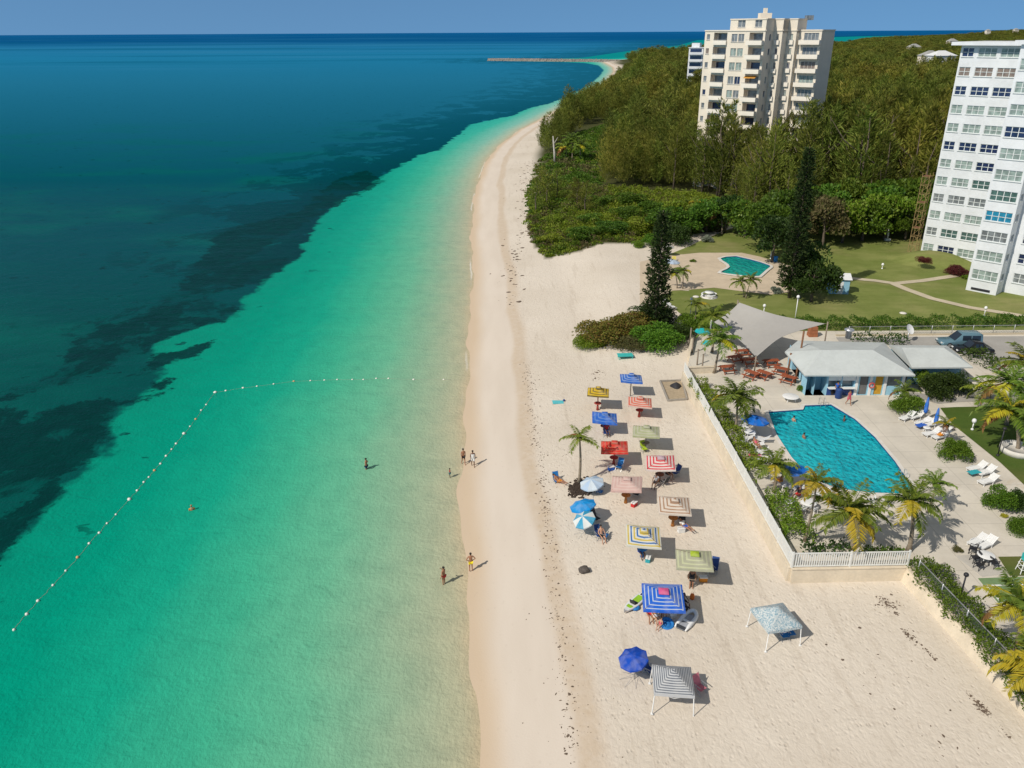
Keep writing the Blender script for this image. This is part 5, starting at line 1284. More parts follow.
strip([(836, 276.5), (858, 279.5), (875, 281), (892, 283.5), (906, 289.5), (932, 299), (970, 308), (1040, 319)], 1.35, UP + .09, M_PATH, 'path')
strip([(893, 284), (923, 281), (956, 276)], 1.3, UP + .084, M_PATH, 'path')
M_ASPH = concrete('asphalt', (.36, .345, .32, 1), (.22, .21, .19, 1), .4)
m = MB(); m.prism(poly([(836, 337.5), (1080, 336), (1080, 372), (1012, 364), (984, 359), (950, 352), (900, 346), (840, 343)]), UP - .1, UP + .03); tag(m.build('road', M_ASPH), kind='structure')
m = MB(); a, b = G(836, 335.8, UP), G(1080, 333.5, UP); m.bar((a.x, a.y, UP + .07), (b.x, b.y, UP + .07), .35, .16); tag(m.build('kerb', concrete('kerb_concrete', (.50, .43, .31, 1))), kind='structure')
m = MB(); m.sheet(poly([(940, 408), (956, 407.2), (1060, 405), (1075, 520), (1040, 500), (1000, 462.5), (952, 424)]), UP + .03); tag(m.build('lawn', M_LAWN2), kind='structure')
m = MB(); m.sheet(poly([(938, 404), (960, 402), (1040, 399), (1040, 392), (975, 396), (943, 399), (925, 394), (905, 392), (900, 396), (925, 400)]), UP + .028); tag(m.build('path', concrete('walk_concrete', (.38, .36, .33, 1))), kind='structure')
m = MB(); m.sheet(poly([(998, 557), (1060, 556), (1060, 576), (1010, 576)]), UP + .03); tag(m.build('lawn', M_LAWN2), kind='structure')
m = MB(); m.sheet(poly([(922, 572), (945, 562), (975, 600), (1000, 640), (1040, 700), (1060, 760), (1024, 700), (975, 640)]), UP + .02); tag(m.build('path', concrete('side_path', (.36, .33, .29, 1), (.25, .2, .14, 1), .3)), kind='structure')
# shuffle court
r = empty('shuffle_court', (G(1003, 590, UP).x, G(1003, 590, UP).y, UP), 0, 'green games court with a white border line in the lower right', 'games court'); o_ = r.location
m = MB(); Q = poly([(978, 578.5), (1050, 576), (1050, 612), (1003, 609)]); m.prism([(x - o_.x, y - o_.y) for x, y in Q], 0, .03); m.build('court_surface', plain('court_green', (.17, .26, .12, 1), .8, .15, 1), r)
m = MB(); Lq = [Vector(p) - Vector((o_.x, o_.y)) for p in poly([(1050, 584), (986, 586), (1005, 607)])]
for a, b in zip(Lq[:-1], Lq[1:]): m.bar((a.x, a.y, .034), (b.x, b.y, .034), .01, .16) if False else m.box(((a + b) / 2).to_3d() + Vector((0, 0, .036)), ((b - a).length + .1, .14, .008), rz=math.atan2((b - a).y, (b - a).x))
m.build('border_line', M_WHITE, r)
# ---- hedges and planting on the deck
hedge([G(917, 566, UP), G(945, 597, UP), G(985, 640, UP), G(1030, 692, UP), G(1075, 750, UP)], 1.7, 1.05, 21, 'long green hedge along the slanting wall in the lower right', mat=M_SCRUB3, per=230, z=UP - .2, leaf=.15)
hedge([G(697, 386, UP), G(722, 422, UP), G(757, 478, UP)], 1.5, .75, 22, 'strip of olive shrubs inside the long white balustrade', per=200, mat=M_SCRUB, z=UP, leaf=.16)
hedge([G(775, 497, UP), G(800, 545, UP)], 1.7, .85, 23, 'lush green shrubs in the corner of the white balustrade', per=240, mat=M_SCRUB, leaf=.16)
hedge([G(800, 551, UP), G(850, 553, UP)], .8, .6, 24, 'low dark shrubs behind the short white balustrade', per=70, mat=M_DARKG)
hedge([G(862, 556, UP), G(902, 554, UP)], .6, .45, 25, 'thin row of plants behind the short white balustrade near the stout palm', per=150, mat=M_SCRUB3, leaf=.18)
hedge([G(692, 331, UP), G(735, 327.5, UP), G(850, 328.5, UP), G(945, 327, UP)], 1.5, 1.15, 26, 'clipped dark green hedge along the lawn behind the sail', per=150, mat=M_SCRUB3, leaf=.18)
hedge([G(952, 326, UP), G(1040, 324, UP), G(1120, 322, UP)], 1.5, 1.0, 27, 'clipped dark green hedge along the lawn behind the cars', per=150, mat=M_SCRUB3, leaf=.18)
hedge([G(850, 342, UP), G(905, 344, UP)], 1.2, .9, 28, 'low dark bushes behind the restaurant roof', per=50, mat=M_DARKG)
hedge([G(965, 356, UP), G(985, 366, UP), G(1000, 372, UP)], 1.6, 1.2, 29, 'dark olive hedge below the parked cars', per=60, mat=M_DARKG)
BG = 'planted bushes on the pool deck'
bush(906, 412, 34, 1.09, M_BUSH, 'broad green bush at the end of the sun loungers near the restaurant', 'bush', BG, UP, k=0)
bush(953, 459, 33, 1.23, M_BUSH, 'round bright green bush at the foot of the small palm', 'bush', BG, UP, k=1)
bush(996, 508, 34, 1.38, M_BUSH, 'smooth bright green round bush near the right edge', 'bush', BG, UP, k=2)
bush(1019, 510, 26, 1.59, M_DARKG, 'taller dark bush behind the smooth round one', 'bush', BG, UP, k=3)
bush(1018, 533, 26, 1.30, M_BUSH, 'green bush below the taller dark one at the right edge', 'bush', BG, UP, k=1)
bush(938, 396, 42, 1.09, M_DARKG, 'wide dark bush with reddish tips right of the blue restaurant wall', 'bush', BG, UP, k=2)
bush(955, 392, 30, 1.30, M_DARKG, 'dark rounded bush under the right wing of the roof', 'bush', BG, UP, k=0)
bush(925, 388, 26, 1.30, M_BUSH, 'green bush touching the blue restaurant wall', 'bush', BG, UP, k=3)
bush(1004, 517, 9, .7, plain('x', (.3, .3, .02, 1)) if False else M_FYEL, 'tiny yellow plant in front of the smooth round bush', 'plant', None, UP, name='yellow_plant', k=1)
bush(957, 551, 11, .8, M_SCRUB2, 'dry little plant on the deck near the black patio table', 'plant', None, UP, name='dry_plant', k=0)
bush(801, 391, 9, 1.59, M_BUSH, 'small potted bush at the left corner of the restaurant', 'plant', None, UP, name='potted_plant', k=2)
# bush mound on the upper beach
MG = 'shrubs of the bush mound'
bush(606, 341, 62, .62, M_RUST, 'rusty orange and green shrub on the left of the bush mound', 'shrub', MG, None, k=0, depth=.9, rz=0)
bush(628, 334, 64, .66, M_RUST, 'rusty shrub in the middle of the mound behind the small pine', 'shrub', MG, None, k=1, depth=.9)
bush(652, 324, 52, .7, M_DARKG, 'dark green shrub directly behind the mound pine', 'shrub', MG, None, k=3, depth=.9)
bush(591, 346, 36, .5, M_SCRUB, 'bright green low shrub at the sea end of the mound', 'shrub', MG, None, k=2)
bush(633, 347, 44, .55, M_SCRUB2, 'dry brownish low shrub at the front of the mound', 'shrub', MG, None, k=0, depth=.8)
bush(657, 346, 60, .7, M_BUSH, 'bright green rounded shrub at the front of the mound', 'shrub', MG, None, k=3, depth=.8, rz=0)
bush(676, 340, 38, .8, M_DARKG, 'dark green shrub between the pine and the terrace', 'shrub', MG, None, k=1)
bush(694, 329, 36, .85, M_BUSH, 'light green shrub beside the terrace palms', 'shrub', MG, None, k=2)
# shrubs by the patio and lawn
bush(707, 242, 13, .95, M_SILVER, 'silvery grey rounded shrub on the lawn behind the small pool', 'shrub', None, UP, k=0)
bush(776, 293, 14, .85, M_SILVER, 'silvery grey rounded shrub beside the tall dark pine', 'shrub', None, UP, k=1)
bush(693, 262, 7, .8, M_BUSH, 'small yellow green tuft alone on the sandy patio', 'plant', None, UP, k=2, name='tuft_plant')
bush(923, 263, 16, .75, M_RED, 'small dark red bush at the left corner of the white tower', 'bush', None, UP + 1, k=3)
bush(957, 275, 23, .8, M_RED, 'larger red and grey bush by the tower entrance', 'bush', None, UP, k=1)
bush(965, 279, 8, 1.0, M_BUSH, 'small yellowish bush in front of the red and grey one', 'bush', None, UP, k=0)
bush(672, 243, 40, .95, M_DARKG, 'dark green round bush at the corner of the patio and scrub', 'bush', None, None, k=1)
bush(638, 247, 15, .8, M_SCRUB, 'bright green bush at the edge of the sand beside the pine top', 'bush', None, None, k=3)
bush(655, 246, 26, .9, M_BUSH, 'mid green bush between the bright one and the dark round one', 'bush', None, None, k=2)
# ---- trees round the lawn
TG = 'broadleaf trees along the lawn'
def bt(px, py, wpx, hm, mat, lab, k, z=UP):
    p = G(px, py, z); mpp = (H - z) / -ray(px, py).z; s = wpx * 1.22 * mpp / 7.2
    return tree(BRO, k, p, (s, s, hm / 6.3), lab, TG, mat=mat)
bt(811, 302, 40, 7.2, M_DARKG, 'dark broadleaf tree right beside the tall pine and the blue shed', 0)
bt(800, 292, 44, 8.0, M_DARKG, 'dark tree directly behind the tall pine', 1)
bt(772, 262, 40, 8.5, M_DARKG, 'dark tree at the right end of the small pool', 2)
bt(765, 250, 44, 9.5, M_BROAD, 'mid green tree behind the small pool lamp', 3)
bt(822, 248, 40, 9.5, M_SCRUB2, 'tree with brownish fading crown behind the tall pine', 4)
LR = [(832, 233, 40, 10.5), (852, 232, 40, 11.0), (874, 233, 42, 10.6), (896, 232, 42, 11.4), (914, 233, 40, 11.0), (812, 234, 40, 10.4), (668, 236, 38, 5.6), (842, 243, 36, 8.6), (862, 241, 40, 8.2), (884, 240, 40, 9.0), (905, 240, 36, 8.2), (925, 239, 34, 9.6), (940, 236, 36, 10.5), (800, 240, 40, 10.0), (780, 238, 38, 9.5), (745, 236, 36, 8.0), (725, 233, 34, 7.6), (706, 232, 34, 7.0), (690, 236, 36, 6.2)]
LT = ['second row tree left of the white lawn post, deep in the green belt', 'tree deep in the green belt above the white lawn post', 'tree deep in the green belt just right of the white lawn post', 'tree deep in the green belt left of the scaffold', 'tree deep in the green belt touching the scaffold top', 'tree deep in the green belt right of the tall pine', 'low wide tree at the scrub end left of the silvery shrub', 'leftmost of the bright trees on the far lawn edge', 'bright green tree left of the white lawn post', 'bright green tree behind the white lawn post', 'green tree between the white post and the scaffold', 'green tree touching the scaffold', 'tall green tree half behind the scaffold',
      'tree behind the brownish crown', 'tree between the pine and the patio lamp', 'tree behind the middle of the small pool', 'tree with palms behind the small pool', 'tree behind the silvery shrub', 'low tree at the scrub end behind the patio']
for i, (a, b, c, d) in enumerate(LR): bt(a, b, c, d, (M_BROAD, M_SCRUB3, M_BROAD, M_SCRUB3, M_BROAD, M_SCRUB3, M_SCRUB3, M_SCRUB, M_SCRUB3, M_SCRUB, M_SCRUB3, M_BROAD, M_SCRUB3, M_DARKG, M_BROAD, M_SCRUB3, M_DARKG, M_BROAD, M_SCRUB3)[i], LT[i], i)
norfolk(G(655, 329, UP), 15.6, 1.9, 5, 'dark narrow pine at the back of the bush mound')
p0 = G(789, 298, UP); norfolk(p0, 21.5, 1.75, 6, 'tallest dark pine, standing right of the small pool')
# tall shrubs standing out of the sea end of the scrub
for (a, b, s, l) in (((536), 214, .58, 'bushy casuarina at the sea end of the scrub, closest to the sand'), (547, 206, .66, 'bushy casuarina just behind the closest one'), (557, 203, .58, 'bushy casuarina near the bare white trunk'), (540, 198, .6, 'bushy casuarina on the beach side of the bare trunk'), (585, 214, .5, 'solitary small casuarina in the middle of the scrub'), (577, 205, .45, 'smallest casuarina above the scrub middle')):
    p = on_ground(a, b); tree(CAS, int(a), p, (s * 1.5, s * 1.5, s), l, 'small casuarinas in the scrub')
SH_ = [(552, 243, 30, 2.2, 'bright low shrub at the near sand edge of the scrub'), (580, 240, 36, 2.6, 'wide bright shrub in the near part of the scrub'), (610, 236, 34, 3.0, 'taller bright shrub in the middle of the scrub'), (640, 234, 36, 3.4, 'tall green shrub at the right of the scrub'), (625, 222, 34, 3.2, 'green shrub behind the middle of the scrub'), (590, 224, 30, 2.6, 'light green shrub halfway up the scrub'), (560, 226, 28, 2.4, 'light green shrub near the seaward casuarinas'), (655, 222, 36, 4.6, 'tall bushy shrub where the scrub meets the wood'), (602, 208, 30, 3.0, 'bushy shrub at the foot of the wood above the scrub'), (680, 226, 36, 5.2, 'tall green bush between scrub and wood edge palms'), (632, 208, 32, 4.0, 'dark green shrub under the front casuarinas')]
for i, (a, b, c_, d_, l_) in enumerate(SH_):
    p = on_ground(a, b); mpp = (H - p.z) / -ray(a, b).z; s_ = c_ * mpp / 7.2
    tree(BRO, i, p, (s_, s_, d_ / 6.3), l_, 'shrubs standing out of the scrub', mat=(M_SCRUB, M_SCRUB3, M_BROAD)[i % 3], name='sea_grape_shrub', cat='shrub')
# ---- palms
def palm_px(b, t_, L, nf, yel, seed, lab, group=None, z=UP, r0=.14, dx=0, **k):
    B = G(*b, z); T = Zat(*t_, B.y + dx); return palm(B, T, L, nf, yel * .75, .05, seed, lab, group, r0=r0, **k)
PG_ = 'palms around the pool deck'
palm_px((735, 431), (737, 397), 2.6, 20, .12, 1, 'bushy palm beside the open blue umbrella at the pool corner', PG_)
palm_px((774, 492), (775, 464), 2.0, 15, .2, 2, 'palm beside the deck chairs on the left of the pool', PG_)
palm_px((804.5, 541), (817, 482), 1.8, 15, 2.2, 3, 'slim palm with a bright yellow crown', PG_, r0=.11)
palm_px((852, 549), (851, 510), 2.85, 20, .2, 4, 'largest pool palm with yellow and brown hanging fronds', PG_, r0=.2)
palm_px((908.5, 551), (912, 500), 2.4, 17, .12, 5, 'tall palm standing at the corner of the short balustrade', PG_, r0=.17)
palm_px((928, 512), (936.5, 483), 1.5, 12, .15, 6, 'short palm half hidden behind the corner palm', PG_, r0=.1)
palm_px((949, 446), (946.5, 424), 1.15, 10, .3, 7, 'small palm with a whitish trunk growing from the round bush', PG_, r0=.09, pale_trunk=plain('pale_trunk', (.50, .46, .40, 1), .9, .2))
palm_px((909, 407), (905, 390), 1.6, 11, .1, 8, 'small palm in the broad bush near the restaurant', PG_, r0=.09)
palm_px((1017, 452), (1012, 410), 3.1, 20, .55, 9, 'yellowing palm in the round planter at the right edge', PG_, r0=.18)
palm_px((1006, 425), (1010, 383), 3.0, 20, .15, 10, 'green palm behind the yellowing one at the right edge', PG_, r0=.16)
palm_px((990, 404), (987, 389), 2.1, 16, .2, 12, 'lower olive palm by the walkway left of the right edge palms', PG_, r0=.14)
palm_px((1032, 400), (1028, 362), 3.0, 18, .1, 13, 'palm whose fronds reach in from the upper right edge by the road', PG_, r0=.16)
palm_px((1013, 655), (1022, 603), 2.4, 20, .75, 14, 'yellow palm over the path in the lower right corner', PG_, r0=.15)
palm_px((1052, 700), (1042, 668), 2.5, 18, .8, 15, 'yellow fronds of a palm just outside the lower right edge', PG_, r0=.16)
palm_px((714, 373), (720.5, 339), 2.4, 18, .25, 16, 'palm at the front of the terrace beside the sail', PG_)
palm_px((712, 352), (713.5, 316), 2.0, 15, .2, 17, 'palm behind the front terrace palm', PG_)
palm_px((694, 329), (696, 303.5), 1.5, 12, .05, 18, 'little dark palm on the lawn corner by the terrace', PG_, r0=.09)
SG = 'slim palms on the patio edge'
for i, (b, t_, lab) in enumerate((((677, 288.5), (675, 273), 'left one of two slim palms on the near edge of the patio'), ((682.5, 289), (682.5, 270.5), 'right one of two slim palms on the near edge of the patio'), ((743.5, 297.5), (740.5, 281), 'left one of the pair of palms in front of the small pool'), ((745.5, 298.5), (751, 279), 'right one of the pair of palms in front of the small pool'))):
    palm_px(b, t_, 1.65, 12, .1, 30 + i, lab, SG, r0=.085)
WG = 'palms at the wood edge'
for i, (b, t_, lab) in enumerate((((745, 237), (744, 212), 'palm with a pale trunk behind the small pool'), ((722, 234), (720, 212), 'palm left of the pale trunked one behind the small pool'), ((735, 230), (734, 205), 'palm standing deeper behind the pale trunked one'), ((703, 230), (702, 210), 'palm above the silvery shrub at the wood edge'), ((690, 226), (690, 206), 'leftmost palm at the wood edge'), ((766, 236), (768, 213), 'palm at the wood edge right of the pale trunked one'))):
    palm_px(b, t_, 3.0, 16, .15, 50 + i, lab, WG, r0=.16, light=True)
for i, (b, t_, lab) in enumerate((((572, 160), (572, 140), 'dark palm by the clearing near the far beach'), ((580, 161), (580, 145), 'lower dark palm by the clearing near the far beach'), ((566, 158), (566, 147), 'short dark palm next to the bare white trunk'))):
    p = on_ground(*b); palm(p, Zat(*t_, p.y), 3.6, 16, .05, .05, 70 + i, lab, 'palms by the clearing', r0=.18, light=True)
p = on_ground(555, 163); t_ = Zat(553, 136, p.y) - p
m = MB(); m.tube([(0, 0, 0), (t_.x * .3, 0, t_.z * .4), (t_.x * .7, .1, t_.z * .75), (t_.x, 0, t_.z)], [.42, .32, .26, .12], 8); m.tube([(t_.x * .6, 0, t_.z * .7), (t_.x * .6 + 1.2, .3, t_.z * .95)], [.16, .05], 6)
o = m.build('dead_tree', plain('bleached_wood', (.52, .48, .42, 1), .9, .2)); o.location = p; tag(o, 'bare bleached white trunk standing by the far beach', 'dead tree')
# ================================================================== BUILDINGS
def wpart(name, mb, mat, root, parent=None):
    """mesh given in world coordinates, hung under its root"""
    o = mb.build(name, mat); par = parent or root; o.parent = par
    o.matrix_parent_inverse = Matrix.Translation(-root.location)
    return o
def wsub(name, mb, mat, part):
    o = mb.build(name, mat, part); return o
def facade(mb, o, t, L, z0, z1, ops, depth=.2, mi=0):
    """wall from o along t (outer side on the right hand), with real openings (s0,s1,za,zb) and their reveals"""
    o = Vector((o[0], o[1], 0)); t = Vector((t[0], t[1], 0)); n = Vector((t.y, -t.x, 0))
    S_ = sorted({0, L} | {max(0, min(L, v)) for p in ops for v in p[:2]}); Z_ = sorted({z0, z1} | {max(z0, min(z1, v)) for p in ops for v in p[2:4]})
    P = lambda s, z, d=0: tuple(o + t * s - n * d + Vector((0, 0, z)))
    for a, b in zip(S_[:-1], S_[1:]):
        for c, d in zip(Z_[:-1], Z_[1:]):
            m_, q = (a + b) / 2, (c + d) / 2
            if any(p[0] < m_ < p[1] and p[2] < q < p[3] for p in ops): continue
            mb.quad(P(a, c), P(b, c), P(b, d), P(a, d), mi)
    for p in ops:
        a, b, c, d = p[:4]; e = p[4] if len(p) > 4 else depth
        mb.quad(P(a, c), P(a, c, e), P(a, d, e), P(a, d), mi); mb.quad(P(b, c, e), P(b, c), P(b, d), P(b, d, e), mi)
        mb.quad(P(a, c, e), P(a, c), P(b, c), P(b, c, e), mi); mb.quad(P(a, d), P(a, d, e), P(b, d, e), P(b, d), mi)
        if len(p) > 5 and p[5]: mb.quad(P(a, c, e), P(b, c, e), P(b, d, e), P(a, d, e), mi)
def glassmat(name, c, rough=.12):
    t = NT(name); co = t.coord('World'); t.base(t.mix(t.sstep(t.noise(co, 1.4, 3), .35, .65), dark(c, .7), dark(c, 1.15))); t.set(rough, .6); MATS[name] = t.m; return t.m
G_DARK = glassmat('pane_dark', (.018, .030, .085, 1)); G_CURT = glassmat('pane_pale_curtain', (.27, .34, .31, 1), .3); G_BROWN = glassmat('pane_brown_blind', (.22, .17, .14, 1), .3); G_MIX = glassmat('pane_grey', (.19, .21, .22, 1)); G_TEAL = glassmat('pane_turquoise', (.02, .22, .36, 1), .15); G_GREEN = glassmat('pane_green_grey', (.07, .13, .12, 1))
def window(root, o, t, s0, s1, z0, z1, cols, rows, fm, gm, depth=.14, fr=.07, label=None, sill=True):
    o = Vector((o[0], o[1], 0)); t = Vector((t[0], t[1], 0)); n = Vector((t.y, -t.x, 0)); q = Matrix((t, -n, Vector((0, 0, 1)))).transposed()
    at = lambda s, z, d: o + t * s - n * d + Vector((0, 0, z)); m = MB(); w, h = s1 - s0, z1 - z0
    for i in range(cols + 1):
        f = fr if i in (0, cols) else fr * 1.35; s = s0 + w * i / cols + (f / 2 if i == 0 else -f / 2 if i == cols else 0); m.box(at(s, (z0 + z1) / 2, depth - .03), (f, .07, h), rot=q)
    for j in range(rows + 1):
        f = fr; z = z0 + h * j / rows + (f / 2 if j == 0 else -f / 2 if j == rows else 0); m.box(at((s0 + s1) / 2, z, depth - .027), (w - .004, .06, f), rot=q)
    if sill: m.box(at((s0 + s1) / 2, z0 - .04, -.05), (w + .16, .16, .07), rot=q)
    f = wpart('window', m, fm, root)
    if label: f['label'] = label
    g = MB(); a, b, c, d = at(s0, z0, depth), at(s1, z0, depth), at(s1, z1, depth), at(s0, z1, depth); g.quad(a, b, c, d)
    wsub('pane', g, gm, f); return f
# ---- white tower at the right edge
M_TOWER = plain("tower_white", (.70, .72, .74, 1), .7, .10, .25, .05, space="World"); M_TFRAME = plain('tower_frame', (.66, .69, .68, 1), .5, .05)
TT = Vector((math.cos(math.radians(-46.5)), math.sin(math.radians(-46.5)), 0)); TN = Vector((TT.y, -TT.x, 0))
OB = Vector((68.4, 116.7, 0)); OA = Vector((76.9, 131.2, 0)) - TT * 8.4
tower = empty('apartment_tower', (OB.x + 4, OB.y + 6, UP), 0, 'tall white apartment tower with rows of paned windows at the right edge', 'building')
ROOF = 36.3; st = 2.83
WALL = MB(); opsA = []; colA = [(.25, 1.95, 2), (2.6, 5.25, 3), (5.8, 8.5, 3)]
for r_ in range(12):
    z = 3.5 + r_ * st
    for a, b, c in colA: opsA.append((a, b, z, z + 1.32))
facade(WALL, OA, TT, 16, UP - 1, ROOF, opsA)
GA = {11: G_CURT, 10: G_BROWN, 9: G_DARK, 8: G_CURT, 7: G_CURT, 6: G_DARK, 5: G_CURT, 4: G_CURT, 3: G_MIX, 2: G_CURT, 1: G_GREEN, 0: G_CURT}
rw = random.Random(4)
for r_ in range(12):
    z = 3.5 + r_ * st
    for k, (a, b, c) in enumerate(colA):
        g = GA[r_]
        if rw.random() < .2: g = rw.choice([G_MIX, G_DARK, G_GREEN])
        window(tower, OA, TT, a, b, z, z + 1.32, c, 2, M_TFRAME, g)
opsB = [(.35, 3.85, 4.5 + r_ * 2.9, 4.5 + r_ * 2.9 + 1.45) for r_ in range(11)]
dB = (OA - OB).dot(-TN)
facade(WALL, OB, TT, 4.15, UP - 1, ROOF + .4, opsB)
for r_, (a, b, z, z1) in enumerate(opsB): window(tower, OB, TT, a, b, z, z1, 4, 2, M_TFRAME, {2: G_MIX, 3: G_TEAL, 4: G_GREEN, 7: G_DARK}.get(r_, G_CURT), label={3: 'window with turquoise panes'}.get(r_))
# sides and wing C
OC = OB + TT * 4.15; facade(WALL, OC, -TN, 2.75, UP - 1, ROOF + .4, [(.7, 1.9, 4.7 + r_ * 2.9, 5.7 + r_ * 2.9) for r_ in range(11)], .12)
for r_ in range(11): window(tower, OC, -TN, .7, 1.9, 4.7 + r_ * 2.9, 5.7 + r_ * 2.9, 2, 1, M_TFRAME, G_MIX, .1)
OD = OC - TN * 2.75; opsC = [(s, s + 2.5, 4.3 + r_ * 2.9, 5.7 + r_ * 2.9) for r_ in range(11) for s in (1.0, 5.2, 9.4)]
facade(WALL, OD, TT, 13, UP - 1, ROOF + .4, opsC)
for a, b, z, z1 in opsC: window(tower, OD, TT, a, b, z, z1, 3, 2, M_TFRAME, rw.choice([G_CURT, G_DARK, G_MIX]))
OE = OD + TT * 13; facade(WALL, OE, -TN, 30, UP - 1, ROOF + .4, []); facade(WALL, OE - TN * 30, -TT, 17.2, UP - 1, ROOF + .4, [])
facade(WALL, OB - TN * dB, TN, dB, UP - 1, ROOF + .4, [])
facade(WALL, OA - TN * 14, TN, 14, UP - 1, ROOF, []); facade(WALL, OA + TT * 16 - TN * 14, -TT, 16, UP - 1, ROOF, [])
wpart('wall', WALL, M_TOWER, tower)
m = MB(); q = Matrix((TT, -TN, Vector((0, 0, 1)))).transposed()
m.box(OA + TT * 7.4 - TN * 6.4 + Vector((0, 0, ROOF + .25)), (17.2, 15.2, .5), rot=q); m.box(OB + TT * 8.6 - TN * 15.6 + Vector((0, 0, ROOF + .66)), (18.6, 32.4, .5), rot=q)
m.box(OB + TT * 9 - TN * 14 + Vector((0, 0, ROOF + 2.0)), (6, 6, 2.2), rot=q); wpart('roof', m, M_TOWER, tower)
m = MB(); m.box(OB + TT * 2.0 + TN * .03 + Vector((0, 0, 3.05)), (2.6, .05, .35), rot=q); wpart('basement_grille', m, M_BLACK, tower)
# raised bank in front of wing A
m = MB(); c = OA + TT * 3 + TN * 1.5; vs = []
for i in range(7):
    for k in range(20):
        a = 2 * PI * k / 20; f = i / 6; vs.append((c.x + math.cos(a) * 8.5 * (1 - f * .8), c.y + math.sin(a) * 6.5 * (1 - f * .8), UP - .02 + 1.25 * smooth(0, 1, f)))
m.add(vs, [(i * 20 + k, i * 20 + (k + 1) % 20, (i + 1) * 20 + (k + 1) % 20, (i + 1) * 20 + k) for i in range(6) for k in range(20)] + [tuple(range(120, 140))], 0, True); tag(m.build('lawn', M_LAWN), kind='structure')
# scaffolding
b0 = OA - TT * 1.15 + TN * .3; sc_ = empty('scaffold_tower', (b0.x, b0.y, UP), 0, 'rusty brown scaffolding standing against the left edge of the white tower', 'scaffolding')
M_SCAF = plain('scaffold_rust', (.36, .25, .11, 1), .8, .25); q0 = [(-.6, -.7), (.6, -.7), (.6, .7), (-.6, .7)]; SV = [TT * a - TN * b for a, b in q0]
m = MB()
for v in SV: m.bar(v, v + Vector((0, 0, 14.0)), .06)
wpart2 = m.build('uprights', M_SCAF, sc_)
m = MB()
for k in range(10):
    for i in range(4): m.bar(SV[i] + Vector((0, 0, .3 + k * 1.45)), SV[(i + 1) % 4] + Vector((0, 0, .3 + k * 1.45)), .05)
m.build('ledgers', M_SCAF, sc_); m = MB()
for k in range(9):
    for i in range(4): m.bar(SV[i] + Vector((0, 0, .3 + (k + k % 2 * 0) * 1.45)), SV[(i + 1) % 4] + Vector((0, 0, .3 + (k + 1) * 1.45)), .035)
m.build('braces', M_SCAF, sc_); m = MB()
for k in (3, 6, 9): m.box(Vector((0, 0, .4 + k * 1.45)), (1.1, 1.3, .05), rot=q)
m.build('planks', M_WOODB, sc_)
# ---- cream apartment block above the wood
M_CREAM = plain('cream_render', (.78, .70, .58, 1), .8, .07, .4, .05, space='World'); M_CREAM2 = plain('balcony_cream', (.82, .76, .66, 1), .8, .05, .6, .05, space='World'); M_CFR = plain('cream_frame', (.60, .58, .54, 1), .5, .05)
ang = math.radians(-38); CT = Vector((math.cos(ang), math.sin(ang), 0)); CN = Vector((CT.y, -CT.x, 0))
c0 = Zat(703, 60, 207); P0 = Vector((c0.x, c0.y, 0))
cb = empty('apartment_block', (P0.x + 12, P0.y + 4, UP), 0, 'cream stepped apartment block with stacked balconies rising out of the wood', 'building')
ZR, ZM, ST = 38.5, 40.9, 3.05
seg = [(CT, 14.7, 'b'), (-CN, 4.8, 'd'), (CT, 2.1, 'p'), (-CN, 3.2, 'd'), (CT, 2.1, 'p'), (-CN, 1.8, 'd'), (CT, 5.2, 'e')]
CW = MB(); pos = P0.copy(); PTS = [pos.copy()]; nwin = 0
floors = [ZR - 2.75 - k * ST for k in range(12)]
Wl = []; Bl = []
for si, (d, L, kind) in enumerate(seg):
    ops = []; top = ZR
    if si in (1, 2, 3, 4): top = ZM
    for fi, z in enumerate(floors):
        if kind == 'b':
            ops.append((.5, 1.3, z + .9, z + 2.1)); Wl.append((pos.copy(), d, .5, 1.3, z + .9, z + 2.1, 1, fi))
            ops.append((2.3, 5.6, z + .05, z + 2.45, 1.9, True)); Bl.append((pos.copy(), d, 2.3, 5.6, z, fi, .5))
            for a, b in ((6.7, 8.1), (8.35, 9.75)): ops.append((a, b, z + .45, z + 2.15)); Wl.append((pos.copy(), d, a, b, z + .45, z + 2.15, 2, fi))
            ops.append((11.0, 14.2, z + .05, z + 2.45, 1.9, True)); Bl.append((pos.copy(), d, 10.8, 14.6, z, fi, 1.5))
        elif kind == 'p':
            ops.append((.75, L - .75, z + .5, z + 2.1)); Wl.append((pos.copy(), d, .75, L - .75, z + .5, z + 2.1, 2, fi))
            Bl.append((pos.copy(), d, .5, L - .5, z, fi, .45))
        elif kind == 'e':
            ops.append((1.2, 4.6, z + .05, z + 2.3, .5, False)); Wl.append((pos.copy(), d, 1.2, 4.6, z + .05, z + 2.3, 4, fi)); Bl.append((pos.copy(), d, .5, 5.3, z, fi, 1.4))
        elif si == 1: ops.append((2.6, 3.6, z + .7, z + 2.1)); Wl.append((pos.copy(), d, 2.6, 3.6, z + .7, z + 2.1, 1, fi))
    facade(CW, pos, d, L, UP, top, ops, .22)
    pos = pos + d * L; PTS.append(pos.copy())
# back of the block
far = [PTS[-1] - CN * 9, P0 - CN * 27 + CT * 12, P0 - CN * 9]
Qp = PTS + far
for a, b in zip([PTS[-1]] + far, far + [P0]): facade(CW, a, (b - a).normalized(), (b - a).length, UP, ZR, [])
wpart('wall', CW, M_CREAM, cb)
m = MB(); m.sheet([(p.x, p.y) for p in Qp], ZR - .3)
for a, b in zip(Qp, Qp[1:] + Qp[:1]): m.bar((a.x, a.y, ZR + .12), (b.x, b.y, ZR + .12), .34, .26)
wpart('roof', m, M_CREAM, cb)
